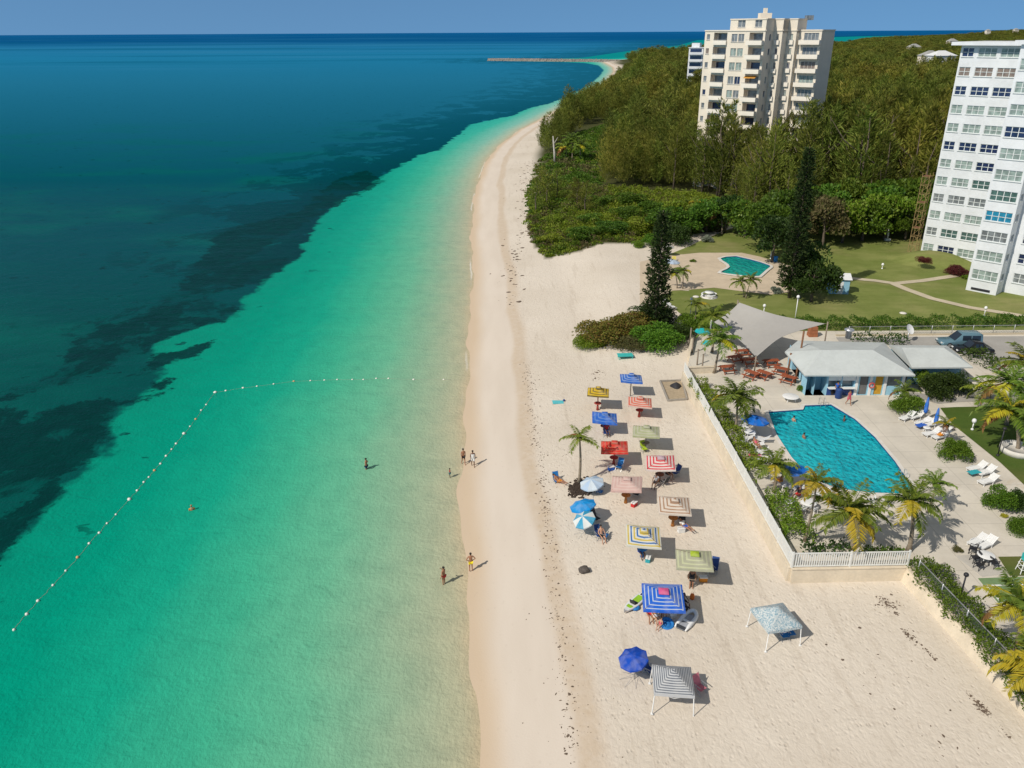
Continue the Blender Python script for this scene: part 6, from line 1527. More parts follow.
# upper storeys set back on the middle
m = MB(); inner = [P0 + CT * 6.2 - CN * .6, P0 + CT * 14.4 - CN * .5, PTS[2] - CT * .3 - CN * .2, PTS[3] - CN * .3, PTS[4] - CN * .2, PTS[5] - CN * .4, PTS[5] - CN * 6 - CT * 4, P0 - CN * 14 + CT * 9]
pen = [P0 + CT * 5.4 - CN * 1.6, P0 + CT * 14.68 - CN * .02, PTS[2] - CT * .02, PTS[3] - CN * .02, PTS[4] - CN * .02, PTS[5] - CN * .02, PTS[5] - CN * 6, P0 - CN * 16 + CT * 9, P0 - CN * 11 + CT * 3]
pw = []; facade(m, pen[0], (pen[1] - pen[0]).normalized(), (pen[1] - pen[0]).length, ZR - .4, ZM, [(2.0, 4.0, ZR + .8, ZR + 2.3), (6.5, 8.3, ZR + .8, ZR + 2.3)])
for a, b in zip(pen[1:], pen[2:] + pen[:1]): facade(m, a, (b - a).normalized(), (b - a).length, ZR - .4, ZM, [])
m.sheet([(p.x, p.y) for p in pen], ZM - .35)
for a, b in zip(pen, pen[1:] + pen[:1]): m.bar((a.x, a.y, ZM + .1), (b.x, b.y, ZM + .1), .3, .24)
wpart('penthouse', m, M_CREAM, cb)
cc = sum(pen, Vector()) / len(pen); m = MB(); m.box((cc.x - 2, cc.y, ZM + .6), (2.6, 2.2, 1.6)); m.box((cc.x - 2, cc.y, ZM + 1.9), (.8, .8, 1.1)); wpart('chimney', m, M_CREAM, cb)
m = MB(); m.box((cc.x + 9, cc.y + 2, ZM + .4), (1.6, 1.6, 1.0)); wpart('roof_tank', m, G_MIX, cb)
for a, b, c, d in ((2.0, 4.0, ZR + .8, ZR + 2.3), (6.5, 8.3, ZR + .8, ZR + 2.3)): window(cb, pen[0], (pen[1] - pen[0]).normalized(), a, b, c, d, 2, 1, M_CFR, G_MIX, .16)
for (o, d, a, b, c, e, cols, fi) in Wl:
    if fi < 8: window(cb, o, d, a, b, c, e, cols, 1, M_CFR, rw.choice([G_DARK, G_MIX, G_MIX, G_BROWN, G_CURT, G_CURT]), .18, .06)
for (o, d, a, b, z, fi, proj) in Bl:
    if fi >= 8: continue
    n = Vector((d.y, -d.x, 0)); qq = Matrix((d, -n, Vector((0, 0, 1)))).transposed(); at = lambda s, zz, dd: o + d * s + n * dd + Vector((0, 0, zz)); m = MB()
    m.box(at((a + b) / 2, z - .06, proj / 2 - .002), (b - a, proj, .22), rot=qq); m.box(at((a + b) / 2, z + .42, proj - .06), (b - a, .10, .72), rot=qq)
    for s in (a + .05, b - .05): m.box(at(s, z + .42, proj / 2 - .05), (.10, proj - .1, .72), rot=qq)
    f = wpart('balcony', m, M_CREAM2, cb)
    g = MB(); g.bar(at(a, z + .95, proj - .06), at(b, z + .95, proj - .06), .05)
    for s in np.linspace(a + .1, b - .1, max(3, int((b - a) / .8))): g.bar(at(s, z + .78, proj - .06), at(s, z + .95, proj - .06), .03)
    wsub('railing', g, M_METAL, f)
    if abs(b - 14.6) < .01 and fi == 3:
        g = MB(); g.quad(at(a + .2, z + 2.4, 0), at(b - .8, z + 2.4, 0), at(b - .8, z + 1.9, 1.3), at(a + .2, z + 1.9, 1.3)); wsub('awning', g, plain('awning_orange', (.62, .30, .05, 1), .8), f)
    if proj > .48 and proj < .6 or proj > 1.45:
        if proj < 1.45 or abs(b - 14.6) < .01:
            dd = -1.88; g = MB(); w0, w1 = (2.6, 5.3) if proj < 1 else (11.3, 13.9)
            p_ = at(w0, z + .06, dd), at(w1, z + .06, dd), at(w1, z + 2.15, dd), at(w0, z + 2.15, dd); g.quad(*p_); wsub('balcony_door', g, G_DARK if fi in (2, 5, 6) else G_MIX, f)
# ---- white house block behind, villa in the wood, far houses
def small_block(px, py, Y, w, d, h, floors_, lab, mat, name='apartment_house', dark_=G_DARK, rz=-.4, z0=None):
    c = Zat(px, py, Y); r = empty(name, (c.x, c.y, UP), rz, lab, 'building'); m = MB(); top = h
    m.box((0, 0, h / 2), (w, d, h)); m.box((-w * .1, 0, h + 1), (w * .55, d * .6, 2.0)); m.box((0, 0, h + .1), (w + .6, d + .6, .25)); m.build('wall', mat, r)
    for k in range(floors_):
        z = h - 2.6 - k * 3
        b = MB(); b.box((0, -d / 2 - .9, z - .1), (w * .9, 1.8, .25)); b.box((0, -d / 2 - 1.75, z + .45), (w * .9, .1, .8)); f = b.build('balcony', mat, r)
        g = MB(); g.box((0, -d / 2 - .004, z + 1.2), (w * .8, .02, 2.0)); g.build('window', dark_, r)
    return r
small_block(697, 60, 400, 6.5, 8, 29, 7, 'small white block of flats peeping out left of the cream block', M_TOWER)
def villa(px, py, Y, w, d, h, lab, roofm, wallm, rz=.2, top=None, zb=UP):
    c = Zat(px, py, Y); r = empty('villa', (c.x, c.y, zb), rz, lab, 'house'); H0 = c.z - zb
    m = MB(); m.box((0, 0, H0 / 2), (w, d, H0)); m.build('wall', wallm, r)
    m = MB(); o = .6; a, b = w / 2 + o, d / 2 + o
    m.add([(-a, -b, H0), (a, -b, H0), (a, b, H0), (-a, b, H0), (-a + b, 0, H0 + h), (a - b, 0, H0 + h)], [(0, 1, 5, 4), (1, 2, 5), (2, 3, 4, 5), (3, 0, 4), (3, 2, 1, 0)]); m.build('roof', roofm, r)
    for k in range(4): g = MB(); g.box((-w * .36 + k * w * .24, -d / 2 - .003, H0 - 2.2), (w * .11, .04, 1.5)); g.build('window', G_DARK, r)
    return r
M_ROOFW = plain('roof_white', (.68, .69, .70, 1), .7, .08); M_ROOFG = plain('roof_grey', (.34, .34, .33, 1), .8, .15)
villa(941, 55.5, 560, 15, 10, 3.0, 'white roofed villa standing in the wood left of the white tower', M_ROOFW, M_TOWER)
villa(930, 55.5, 590, 12, 9, 3.2, 'cream villa with grey roof beside the white roofed one in the wood', M_ROOFG, M_CREAM)
for i, (px, py, Y, lab) in enumerate(((952, 41, 1500, 'pale speck of a house in the far wood above the villas'), (988, 30.5, 2900, 'far house on the horizon hill left of the tower roof end'), (1016, 29.5, 2900, 'farthest house on the horizon hill at the right edge'), (914, 47, 1150, 'far roof in the wood above the grey roofed villa'))):
    villa(px, py, Y, 15, 10, 4, lab, M_ROOFG, M_CREAM)
# ---- rock jetty and far beach
ja, jb = G(488, 60, 1.0), G(622, 61.5, 1.0); rj = np.random.default_rng(9); V = []; Fq = []
r = empty('rock_jetty', ja, 0, 'long low rock jetty reaching into the blue sea', 'jetty'); m = MB(); n = 150; u = (jb - ja); L = u.length; u /= L; nn = Vector((-u.y, u.x, 0))
prof = [(-5.5, -1.2), (-4.2, .3), (-2.6, 1.5), (-1.0, 2.3), (1.0, 2.3), (2.6, 1.5), (4.2, .3), (5.5, -1.2)]; vs = []
for i in range(n + 1):
    e = .35 if i in (0, n) else 1
    for a, b in prof: p = u * (L * i / n) + nn * (a * e) + Vector((0, 0, b)) + Vector(rj.normal(size=3) * (.45, .45, .38)); vs.append(tuple(p))
k = len(prof); m.add(vs, [(i * k + j, (i + 1) * k + j, (i + 1) * k + j + 1, i * k + j + 1) for i in range(n) for j in range(k - 1)]); m.build('rock_core', plain('jetty_rock', (.23, .21, .185, 1), .95, .45, .5, .6), r)
m = MB(); m.bar(u * 12 + Vector((0, 0, 2.45)), u * (L - 3) + Vector((0, 0, 2.45)), 1.5, .25); m.build('crest_path', plain('jetty_crest', (.42, .38, .32, 1), .9, .2), r)
# ---- restaurant
M_ROOF = plain('restaurant_roof', (.50, .53, .52, 1), .75, .10, .5, .15, space='World')
ez = 5.3
e0, e1 = G(805, 375, ez), G(915.5, 375, ez); e2, e3, e4 = G(884, 342.5, ez), G(798, 340.5, ez), G(785, 351.5, ez)
rest = empty('restaurant', (e0.x + 5, e0.y + 4, UP), 0, 'low restaurant with pale grey hipped roof and blue walls by the pool', 'building')
rg1, rg2 = G(822, 350, 7.0), G(873, 350, 7.0); m = MB()
vs = [e0, e1, e2, e3, e4, rg1, rg2]; m.add(vs, [(0, 1, 6, 5), (1, 2, 6), (2, 3, 5, 6), (3, 4, 5), (4, 0, 5)]); m.add([v - Vector((0, 0, .16)) for v in vs[:5]] + [Vector(v) for v in vs[:5]], [(i, (i + 1) % 5, 5 + (i + 1) % 5, 5 + i) for i in range(5)] + [(4, 3, 2, 1, 0)])
wpart('roof', m, M_ROOF, rest)
w0, w1, w2, w3 = G(912, 367.5, 5.0), G(973, 367, 5.0), G(947, 345.5, 5.0), G(889, 345, 5.0); wr1, wr2 = (w0 + w3) / 2 + Vector((0, 0, 1.0)), (w1 + w2) / 2 + Vector((-2, 0, 1.0)); m = MB()
vs = [w0, w1, w2, w3, wr1, wr2]; m.add(vs, [(0, 1, 5, 4), (1, 2, 5), (2, 3, 4, 5), (3, 0, 4)]); m.add([v - Vector((0, 0, .16)) for v in vs[:4]] + [Vector(v) for v in vs[:4]], [(i, (i + 1) % 4, 4 + (i + 1) % 4, 4 + i) for i in range(4)] + [(3, 2, 1, 0)]); wpart('wing_roof', m, M_ROOF, rest)
M_BLUEW = plain('wall_light_blue', (.30, .54, .68, 1), .7, .08, 1, .05, space='World'); M_NAVYW = plain('door_navy', (.02, .06, .22, 1), .5, .1); M_YEL = plain('door_yellow', (.55, .30, .03, 1), .6, .12); M_GRD = plain('door_grey', (.15, .15, .15, 1), .6, .15)
fy = e0.y + .75; x0, x1 = e0.x + 1.2, e1.x - .5; Lf = x1 - x0; zt = ez - .2
fx = lambda px: G(px, 384, 4.0).x - x0
ops = [(fx(807), fx(827), UP, UP + 2.2, 1.5, True), (fx(829), fx(841), UP + .9, UP + 2.3, .5, False), (fx(843), fx(855), UP + .9, UP + 2.3, .5, False), (fx(860.5), fx(869), UP + .05, UP + 2.2, .12, False), (fx(876), fx(884), UP + .05, UP + 2.2, .12, False), (fx(888), fx(902), UP + 1.0, UP + 2.2, .12, False)]
m = MB(); facade(m, (x0, fy), (1, 0), Lf, UP, zt, ops, .15)
facade(m, (x1, fy), (0, 1), e2.y - fy - .8, UP, zt, []); facade(m, (x0 + .3, e3.y - .8), (0, -1), e3.y - fy - .8, UP, zt, [(1.5, 4.0, UP, UP + 2.2, 1.0, True)]); facade(m, (x1, e2.y - .8), (-1, 0), Lf - .3, UP, zt, [])
wpart('wall', m, M_BLUEW, rest)
def panel(pa, pb, za, zb, dep, mat, name, parent=None):
    m = MB(); a, b = x0 + fx(pa), x0 + fx(pb); m.quad((a, fy + dep, za), (b, fy + dep, za), (b, fy + dep, zb), (a, fy + dep, zb)); return wpart(name, m, mat, rest)
panel(829, 841, UP + .9, UP + 2.3, .45, G_MIX, 'serving_hatch'); panel(843, 855, UP + .9, UP + 2.3, .45, G_MIX, 'serving_hatch')
for a, b in ((828.5, 841.5), (842.5, 855.5)):
    m = MB(); A, B = x0 + fx(a), x0 + fx(b); m.box(((A + B) / 2, fy - .03, UP + 2.0), (B - A, .05, .55)); m.box(((A + B) / 2, fy - .25, UP + .95), (B - A, .5, .06)); wpart('counter_shutter', m, M_WHITE, rest)
    m = MB(); m.box(((A + B) / 2, fy - .012, UP + .45), (B - A, .02, .86)); wpart('counter_front', m, M_NAVYW, rest)
panel(860.5, 869, UP + .05, UP + 2.2, .1, M_GRD, 'door'); d2 = panel(876, 884, UP + .05, UP + 2.2, .1, M_YEL, 'door'); d2['label'] = 'yellow door'; panel(888, 902, UP + 1.0, UP + 2.2, .1, G_MIX, 'window')
for pp in (857.5, 871.5, 886.3, 904):
    m = MB(); X = x0 + fx(pp); m.box((X, fy - .04, UP + 1.25), (.28, .08, 2.5)); wpart('pilaster', m, M_WHITE, rest)
m = MB(); m.tube([(x0 + fx(872.5) + .0 + math.cos(k / 16 * 2 * PI) * .28, fy - .16, UP + 1.2 + math.sin(k / 16 * 2 * PI) * .28) for k in range(17)], .06, 6, cap=False); o = m.build('lifebuoy', plain('lifebuoy_red', (.62, .08, .06, 1), .5)); tag(o, 'red lifebuoy hanging on the blue restaurant wall by the yellow door', 'lifebuoy')
wy = w0.y + .9; m = MB(); facade(m, (w0.x + .2, wy), (1, 0), w1.x - w0.x - .9, UP, 4.8, [(.6, 1.6, UP, UP + 2.1, .15, True), (3, 4.4, UP + .9, UP + 2.0, .15, True)]); facade(m, (w1.x - .7, wy), (0, 1), w2.y - wy - .5, UP, 4.8, []); facade(m, (w1.x - .7, w2.y - .5), (-1, 0), w1.x - w0.x - .9, UP, 4.8, []); wpart('wing_wall', m, M_BLUEW, rest)
m = MB(); m.lathe([(.35, 0), (.35, .9), (.55, .95), (.55, 1.1), (.1, 1.25)], G(848, 338, 5.6), 12); wpart('roof_vent', m, plain('vent_metal', (.55, .56, .58, 1), .35, .1, 6, 0, .7), rest)
# timber porch posts
m = None
for i, (px, py, h) in enumerate(((803, 389, 2.8), (795, 383, 2.9), (826, 391, 2.6), (787, 378, 3.0), (797, 375, 5.3))):
    m = MB(); p = D_(px, py); m.tube([(p.x, p.y, UP), (p.x + .05, p.y, UP + h)], .11, 8); wpart('porch_post', m, M_WOODB, rest)
# ---- sail canopy
M_SAIL = plain('sail_cloth', (.36, .345, .325, 1), .8, .06, .4, .03, space='World')
SL, ST_, SR, SB = G(714, 322, 4.9), G(739.3, 302.5, 7.6), G(825, 323.6, 6.6), G(756, 357, 4.5)
sail = empty('shade_sail', (SB.x, SB.y, UP), 0, 'large grey tensile shade sail with four drawn out corners', 'shade sail'); n = 18; vs = []
cen = (SL + ST_ + SR + SB) / 4
def sp(u, v):
    p = SL * (1 - u) * (1 - v) + ST_ * u * (1 - v) + SR * u * v + SB * (1 - u) * v if False else None
    return p
def edge(a, b, t, k): 
    p = a.lerp(b, t); return p + (cen - p) * k * math.sin(PI * t)
for j in range(n + 1):
    for i in range(n + 1):
        u, v = i / n, j / n
        e_b, e_t = edge(SL, SB, u, .10), edge(ST_, SR, u, .17); e_l, e_r = edge(SL, ST_, v, .05), edge(SB, SR, v, .24)
        c = e_b * (1 - v) + e_t * v + e_l * (1 - u) + e_r * u - (SL * (1 - u) * (1 - v) + SB * u * (1 - v) + ST_ * (1 - u) * v + SR * u * v)
        vs.append(tuple(c))
m = MB(); m.add(vs, [(j * (n + 1) + i, j * (n + 1) + i + 1, (j + 1) * (n + 1) + i + 1, (j + 1) * (n + 1) + i) for j in range(n) for i in range(n)], 0, True); m.add([(x, y, z - .02) for x, y, z in vs], [(j * (n + 1) + i, (j + 1) * (n + 1) + i, (j + 1) * (n + 1) + i + 1, j * (n + 1) + i + 1) for j in range(n) for i in range(n)], 0, True); wpart('cloth', m, M_SAIL, sail)
for pnt, k in ((SL, .4), (ST_, .3), (SR, .3), (SB, .3)):
    out = (pnt - cen); out.z = 0; out.normalize(); b = pnt + out * k; m = MB(); m.tube([(b.x, b.y, UP), (b.x, b.y, pnt.z + .25)], .09, 8); m.bar((b.x, b.y, pnt.z + .1), pnt, .03); wpart('mast', m, M_WOODG if k == .3 else M_METAL, sail)
# terrace by the sail: low wall, posts, tables, parasols
wall('terrace_wall', [(WA.x + .3, WA.y + .1), (G(716, 372.5, UP).x, WA.y + .4)], UP - .3, UP + .75, .25, 'low white terrace wall at the top of the steps', .06)
tw_ = [G(691, 347, UP), G(689, 360, UP), G(690, 372, UP)]
wall('terrace_wall', [tuple(G(694, 335, UP)[:2]), tuple(G(689, 356, UP)[:2])], 1.3, UP + .55, .25, 'low white terrace wall facing the sea beside the bush mound', .06)
for i, (px, py, lab) in enumerate(((697, 365, 'weathered terrace post nearest to the wall top'), (692, 353, 'weathered terrace post by the turquoise parasol'), (690, 343, 'weathered terrace post beside the bush mound'), (702, 370, 'weathered terrace post next to the white slatted board'))):
    p = D_(px, py); m = MB(); m.tube([(0, 0, -.8), (0, 0, 1.9)], .09, 8); m.lathe([(.11, 1.9), (.11, 1.98), (.02, 2.02)], n=8); o = m.build('timber_post', M_WOODG); o.location = p; tag(o, lab, 'post', 'terrace posts')
fq = fabric('cloth_turquoise', (.01, .42, .46, 1))
round_umbrella(D_(701, 345), 1.0, 2.2, fq, 'turquoise parasol on the terrace, the larger of two', .1, 0, 'parasols of the terrace')
round_umbrella(D_(705, 356), .62, 2.1, fq, 'small turquoise parasol on the terrace, in front of the larger', .1, 0, 'parasols of the terrace')
def picnic(px, py, rz, lab, mat):
    r = empty('picnic_table', D_(px, py), math.radians(rz), lab, 'picnic table', 'red brown picnic tables of the restaurant'); m = MB()
    for k in range(5): m.box((0, -.32 + k * .16, .74), (1.7, .14, .04))
    m.build('table_top', mat, r)
    for s in (-1, 1):
        b = MB()
        for k in (0, 1): b.box((0, s * (.66 + k * .15), .45), (1.7, .13, .04))
        b.build('bench', mat, r)
        l = MB(); l.bar((s * .6, -.75, 0), (s * .6, -.18, .72), .09, .05); l.bar((s * .6, .75, 0), (s * .6, .18, .72), .09, .05); l.box((s * .6, 0, .41), (.05, 1.6, .09)); l.build('trestle', mat, r)
M_PIC = plain('picnic_red', (.33, .085, .035, 1), .6, .25, 5, .2)
for i, (px, py, rz, lab) in enumerate(((727, 372, 12, 'red brown picnic table at the left behind the bushy palm'), (751.5, 378, -50, 'front left one of the paired red brown picnic tables'), (763.5, 378, -50, 'red brown picnic table just right of the front left one'), (749, 365, 10, 'dark red picnic table under the near corner of the sail'), (780.5, 374, -35, 'red brown picnic table below the dark roof end'), (788, 382.5, -40, 'picnic table nearest to the pool, orange brown'), (771, 366, 5, 'red brown table deep in the shade of the sail'), (735, 362, 20, 'red brown table in the shade left of the sail corner'), (742, 356, 10, 'red brown table farthest back under the sail'))):
    picnic(px, py, rz, lab, M_PIC)
plastic_chair(D_(744, 353), 2.0, 'white chair in the shade under the sail', None)
p = D_(790, 401); round_table(p, 'round white low table alone on the deck above the pool', .85, .55)
# people by the pool
def dper(px, py, *a, **k): return person(D_(px, py), *a, **k)
dper(848, 405, math.radians(200), 'walk', 'tan', [('dress', DRESS, 'pink', .03)], 'person in a pink dress walking between pool and restaurant')
dper(836, 396, math.radians(190), 'stand', 'tan', [('shirt', SHIRT, 'blue', .03), ('shorts', SHORTS, 'navy', .02)], 'person in blue carrying a big bag by the restaurant counter')
ball_p = D_(831, 394); m = MB(); m.lathe([(.1, 0), (.38, .06), (.42, .5), (.32, .8), (.08, .86)], n=12); o = m.build('rubbish_bag', M_BLACK); o.location = ball_p; tag(o, 'black rubbish bag beside the person in blue', 'bag')
m = MB(); m.lathe([(.3, 0), (.34, .05), (.36, 1.0), (.38, 1.06), (.1, 1.1)], n=14); o = m.build('rubbish_bin', M_CHNAVY); o.location = D_(838, 398); tag(o, 'blue bin beside the person in blue', 'bin')
for (px, py, sk_, cl, lab) in ((793.5, 421, 'fair', 'red', 'swimmer at the upper left of the big pool'), (803.5, 438, 'tan', 'black', 'swimmer in the middle left of the big pool'), (844, 420.5, 'brown', 'navy', 'swimmer at the right edge of the big pool')):
    person(G(px, py, UP - .12) - Vector((0, 0, 1.18)), random.random() * 6, 'stand', sk_, [('swim_top', BRA, cl, .012)], lab)
person(D_(797, 499), math.radians(120), 'sit', 'brown', [('shirt', SHIRT, 'black', .02), ('shorts', SHORTS, 'red', .02)], 'person in black and red sitting at the white round table')
person(D_(806, 500.5), math.radians(200), 'sit', 'tan', [('shirt', SHIRT, 'black', .02), ('shorts', SHORTS, 'black', .02)], 'person all in black sitting at the white round table')
person(D_(756, 448), math.radians(190), 'recline', 'tan', [('swimsuit', ['pel', 'spi', 'che', 'hiL', 'hiR'], 'pink', .014)], 'person in pink lying on a lounger left of the pool')
person(D_(779, 485), math.radians(30), 'sit', 'tan', [('swim_trunks', SHORTS, 'orange', .014)], 'person in orange shorts sitting in the palm shade')
# loungers, tables, parasols on the deck
LG = 'white loungers on the pool deck'
for (px, py, rz, lab) in ((742, 440, 70, 'white lounger under the open blue parasol'), (750, 447, 75, 'white lounger just below the open blue parasol'), (755, 454, 75, 'white lounger with a person in pink'), (760, 461, 80, 'white lounger below the one with the person in pink'), (757, 441, 60, 'white lounger right of the blue parasol close to the pool'),
        (789, 489, 60, 'white lounger in the palm shade left of the pool'), (793, 510, 40, 'white lounger at the foot of the slim yellow palm'), (819, 498, 115, 'white lounger on the pool kerb behind the yellow crown'),
        (905, 420, 120, 'first white lounger in front of the broad bush'), (914, 419, 115, 'second white lounger in front of the broad bush'), (921, 425, 115, 'white lounger left of the two folded parasols'), (928, 427, 112, 'white lounger between the two folded parasols'), (929, 436, 105, 'white lounger below the second folded parasol'), (938, 439, 110, 'white lounger nearest to the round bush'), (942, 433, 115, 'white lounger behind the small pale palm'),
        (974, 471, 108, 'upper left one of the loungers right of the round bush'), (983, 475, 110, 'lounger right of the round bush, next to the walkway'), (985, 484, 110, 'lowest of the loungers right of the round bush'), (975, 545, 120, 'white lounger near the palm shadow at the lower right'), (983, 548, 118, 'white lounger beside the other one near the palm shadow')):
    lounger(D_(px, py), math.radians(rz), lab, LG, back=38 if px % 3 else 22)
TGp = 'white round tables of the deck'
round_table(D_(749, 438), 'white round table left of the pool beside the open blue parasol', .55, .7, group=TGp); round_table(D_(807, 509), 'white round table with two people behind the large palm', .7, .7, group=TGp); round_table(D_(926, 432), 'little white table between the loungers and folded parasols', .35, .5, group=TGp); round_table(D_(788, 508), 'white round table at the shrubs left of the yellow palm', .5, .7, group=TGp)
for px, py, rz, lab in ((801, 514, 20, 'white plastic chair left of the table with two people'), (813, 513, 300, 'white plastic chair right of the table with two people'), (743, 446, 40, 'white plastic chair beside the blue parasol'), (745, 431, 200, 'white plastic chair behind the blue parasol'), (870, 505, 80, 'white plastic chair behind the big palm at the pool end'), (885, 507, 130, 'white plastic chair right of the big palm at the pool end')):
    plastic_chair(D_(px, py), math.radians(rz), lab, 'white plastic chairs of the deck')
UBL = fabric('cloth_parasol_blue', (.012, .16, .62, 1))
UGp = 'blue parasols of the deck'
round_umbrella(D_(752, 437), 1.35, 2.25, UBL, 'open blue parasol at the left corner of the pool', .12, 0.4, UGp); round_umbrella(D_(789, 488), 1.3, 2.2, UBL, 'open blue parasol half hidden by the palm left of the pool', .12, 2, UGp)
def closed_parasol(px, py, lab):
    r = empty('folded_parasol', D_(px, py), 0, lab, 'parasol', UGp); m = MB(); m.tube([(0, 0, 0), (.12, 0, 2.6)], .025, 6); m.build('pole', M_METAL, r); m = MB(); m.lathe([(.16, .95), (.20, 1.2), (.17, 1.9), (.10, 2.4), (.03, 2.62)], (.09, 0, 0), 10); m.build('canopy', UBL, r); m = MB(); m.lathe([(.25, 0), (.25, .08), (.05, .12)], n=12); m.build('base', M_METAL, r)
closed_parasol(922.5, 421, 'left one of two folded blue parasols'); closed_parasol(932.5, 432, 'right one of two folded blue parasols')
# black patio set
PSET = D_(985, 564); m = MB(); m.prism(poly([(955, 556), (992, 553), (1008, 574), (982, 577)]), UP, UP + .02); tag(m.build('patio_slab', concrete('patio_concrete', (.50, .47, .42, 1))), kind='structure')
round_table(D_(984, 563), 'pale round patio table ringed by black chairs at the lower right', .6, .72, M_WHITE)
for px, py, rz, lab in ((974, 562, 90, 'black patio chair left of the black table'), (978, 569, 20, 'black patio chair in front of the black table'), (993, 567, 290, 'black patio chair right of the black table'), (972, 553, 60, 'black patio chair tipped behind the black table')): plastic_chair(D_(px, py), math.radians(rz), lab, 'black patio chairs', M_BLACK)
# lifeguard style high chair at the right edge
r = empty('high_chair', D_(1022, 572), 0, 'white and blue tall guard chair at the right edge', 'chair'); m = MB()
for sx in (-1, 1):
    for sy in (-1, 1): m.bar((sx * .45, sy * .45, 0), (sx * .28, sy * .28, 1.5), .07)
for z in (.5, 1.0): m.bar((-.4, -.4, z), (.4, -.4, z), .05); m.bar((-.4, .4, z), (.4, .4, z), .05); m.bar((-.4, -.4, z), (-.4, .4, z), .05); m.bar((.4, -.4, z), (.4, .4, z), .05)
m.build('frame', M_WHITE, r); m = MB(); m.box((0, 0, 1.53), (.62, .6, .05)); m.build('seat', tq, r); m = MB(); m.box((0, .28, 1.9), (.6, .05, .65)); m.build('backrest', tq, r)
r.scale = (.7, .7, .7)
# ---- lamps
def lamp(px, py, h, mat, lab, head='globe', group=None, z=UP):
    r = empty('lamp_post', D_(px, py, z), 0, lab, 'lamp post', group); m = MB(); m.lathe([(.14, 0), (.14, .12), (.07, .2)], n=10); m.tube([(0, 0, .1), (0, 0, h)], .055, 8); m.build('pole', mat, r); m = MB()
    if head == 'globe': m.lathe([(.04, h), (.17, h + .08), (.22, h + .25), (.17, h + .42), (.04, h + .5)], n=12)
    else: m.lathe([(.06, h), (.16, h + .04), (.17, h + .16), (.12, h + .24), (.02, h + .28)], n=10)
    m.build('lamp_head', M_WHITE if head == 'globe' else M_BLACK, r)
LP = 'white garden lamp posts'
lamp(690, 319, 2.6, M_WHITE, 'white lamp post by the terrace palms', group=LP); lamp(794.5, 323, 3.4, M_WHITE, 'tallest white lamp post, standing behind the sail', group=LP); lamp(763, 318, 1.5, M_WHITE, 'short white lamp just above the sail edge', group=LP); lamp(770.5, 259, 1.7, M_WHITE, 'white lamp post at the far corner of the small pool', group=LP); lamp(882, 285 - 16, .5, M_WHITE, 'low white marker lamp in the middle of the lawn', group=LP)
lamp(959.5, 600, 2.0, M_BLACK, 'black lamp post on the path beside the hedge', 'cap', 'black lamp posts'); lamp(997.5, 456, 2.7, M_BLACK, 'black lamp post on the small lawn by the yellowing palm', 'cap', 'black lamp posts'); lamp(972, 430, .75, M_WHITE, 'low white lamp on the small watered lawn', 'globe'); lamp(984, 316, .9, M_WHITE, 'low white lamp beside the lawn path', 'globe')
p = D_(887, 240.5); r = empty('lawn_obelisk', p, 0, 'white post on a square foot at the far edge of the lawn', 'post'); m = MB(); m.box((0, 0, .2), (.9, .9, .4)); m.build('base', M_WHITE, r); m = MB(); m.tube([(0, 0, .4), (0, 0, 2.6)], [.18, .1], 8); m.build('pole', M_WHITE, r)
# ---- blue shed, bin, picnic ring, sun beds by the patio
p = D_(837, 292); r = empty('garden_shed', p, -.15, 'small light blue garden shed beside the dark trees', 'shed'); m = MB(); m.box((0, 0, 1.15), (2.7, 2.2, 2.3)); m.build('wall', M_BLUEW, r); m = MB(); m.add([(-1.6, -1.35, 2.25), (1.6, -1.35, 2.25), (1.6, 1.35, 2.25), (-1.6, 1.35, 2.25), (-1.5, 0, 2.95), (1.5, 0, 2.95)], [(0, 1, 5, 4), (1, 2, 5), (2, 3, 4, 5), (3, 0, 4), (3, 2, 1, 0)]); m.build('roof', M_ROOFW, r); m = MB(); m.box((.1, -1.11, .95), (.8, .03, 1.9)); m.build('door', M_WHITE, r)
m = MB(); m.lathe([(.36, 0), (.42, .9), (.46, .95), (.1, 1.05)], n=14); o = m.build('rubbish_bin', M_CHBLUE); o.location = D_(775, 262); tag(o, 'bright blue bin at the right corner of the small pool', 'bin')
m = MB(); m.lathe([(.01, .05), (1.25, .05), (1.25, .0)], n=24); r = empty('picnic_ring', D_(709, 297), 0, 'round white concrete picnic table with curved benches on the lawn', 'picnic table'); m.build('base', M_COPE, r); m = MB(); m.lathe([(.16, .05), (.16, .68), (.7, .70), (.7, .78), (.01, .79)], n=20); m.build('table_top', M_WHITE, r)
for k in range(3):
    b = MB(); a0 = k * 2.1; pts_ = [(math.cos(a0 + j * .22) * 1.05, math.sin(a0 + j * .22) * 1.05, .44) for j in range(7)]; b.tube(pts_, .12, 6); b.bar((pts_[3][0], pts_[3][1], .05), (pts_[3][0], pts_[3][1], .4), .2); b.build('bench', M_WHITE, r)
SB_ = 'sun beds near the patio'
for px, py, rz, lab in ((667, 305, 200, 'white sun bed at the lawn corner behind the small pine'), (672, 309, 210, 'second white sun bed at the lawn corner behind the small pine'), (665, 264, 160, 'sun bed on the sand left of the pale blue parasol'), (674, 262, 170, 'sun bed with yellow towel behind the pale blue parasol')):
    lounger(D_(px, py, UP + .06), math.radians(rz), lab, SB_, cushion=cloth('pale_yellow', (.6, .5, .12, 1)) if px == 674 else None)
round_umbrella(D_(671, 272, UP), 1.3, 2.1, fabric('cloth_pale_blue', (.42, .52, .66, 1)), 'pale blue parasol at the seaward end of the patio', .1, 0); round_umbrella(D_(667, 256, UP), 1.2, 2.0, fabric('cloth_grey_white', (.5, .5, .48, 1)), 'greyish parasol behind the pale blue one on the patio', .1, 1)
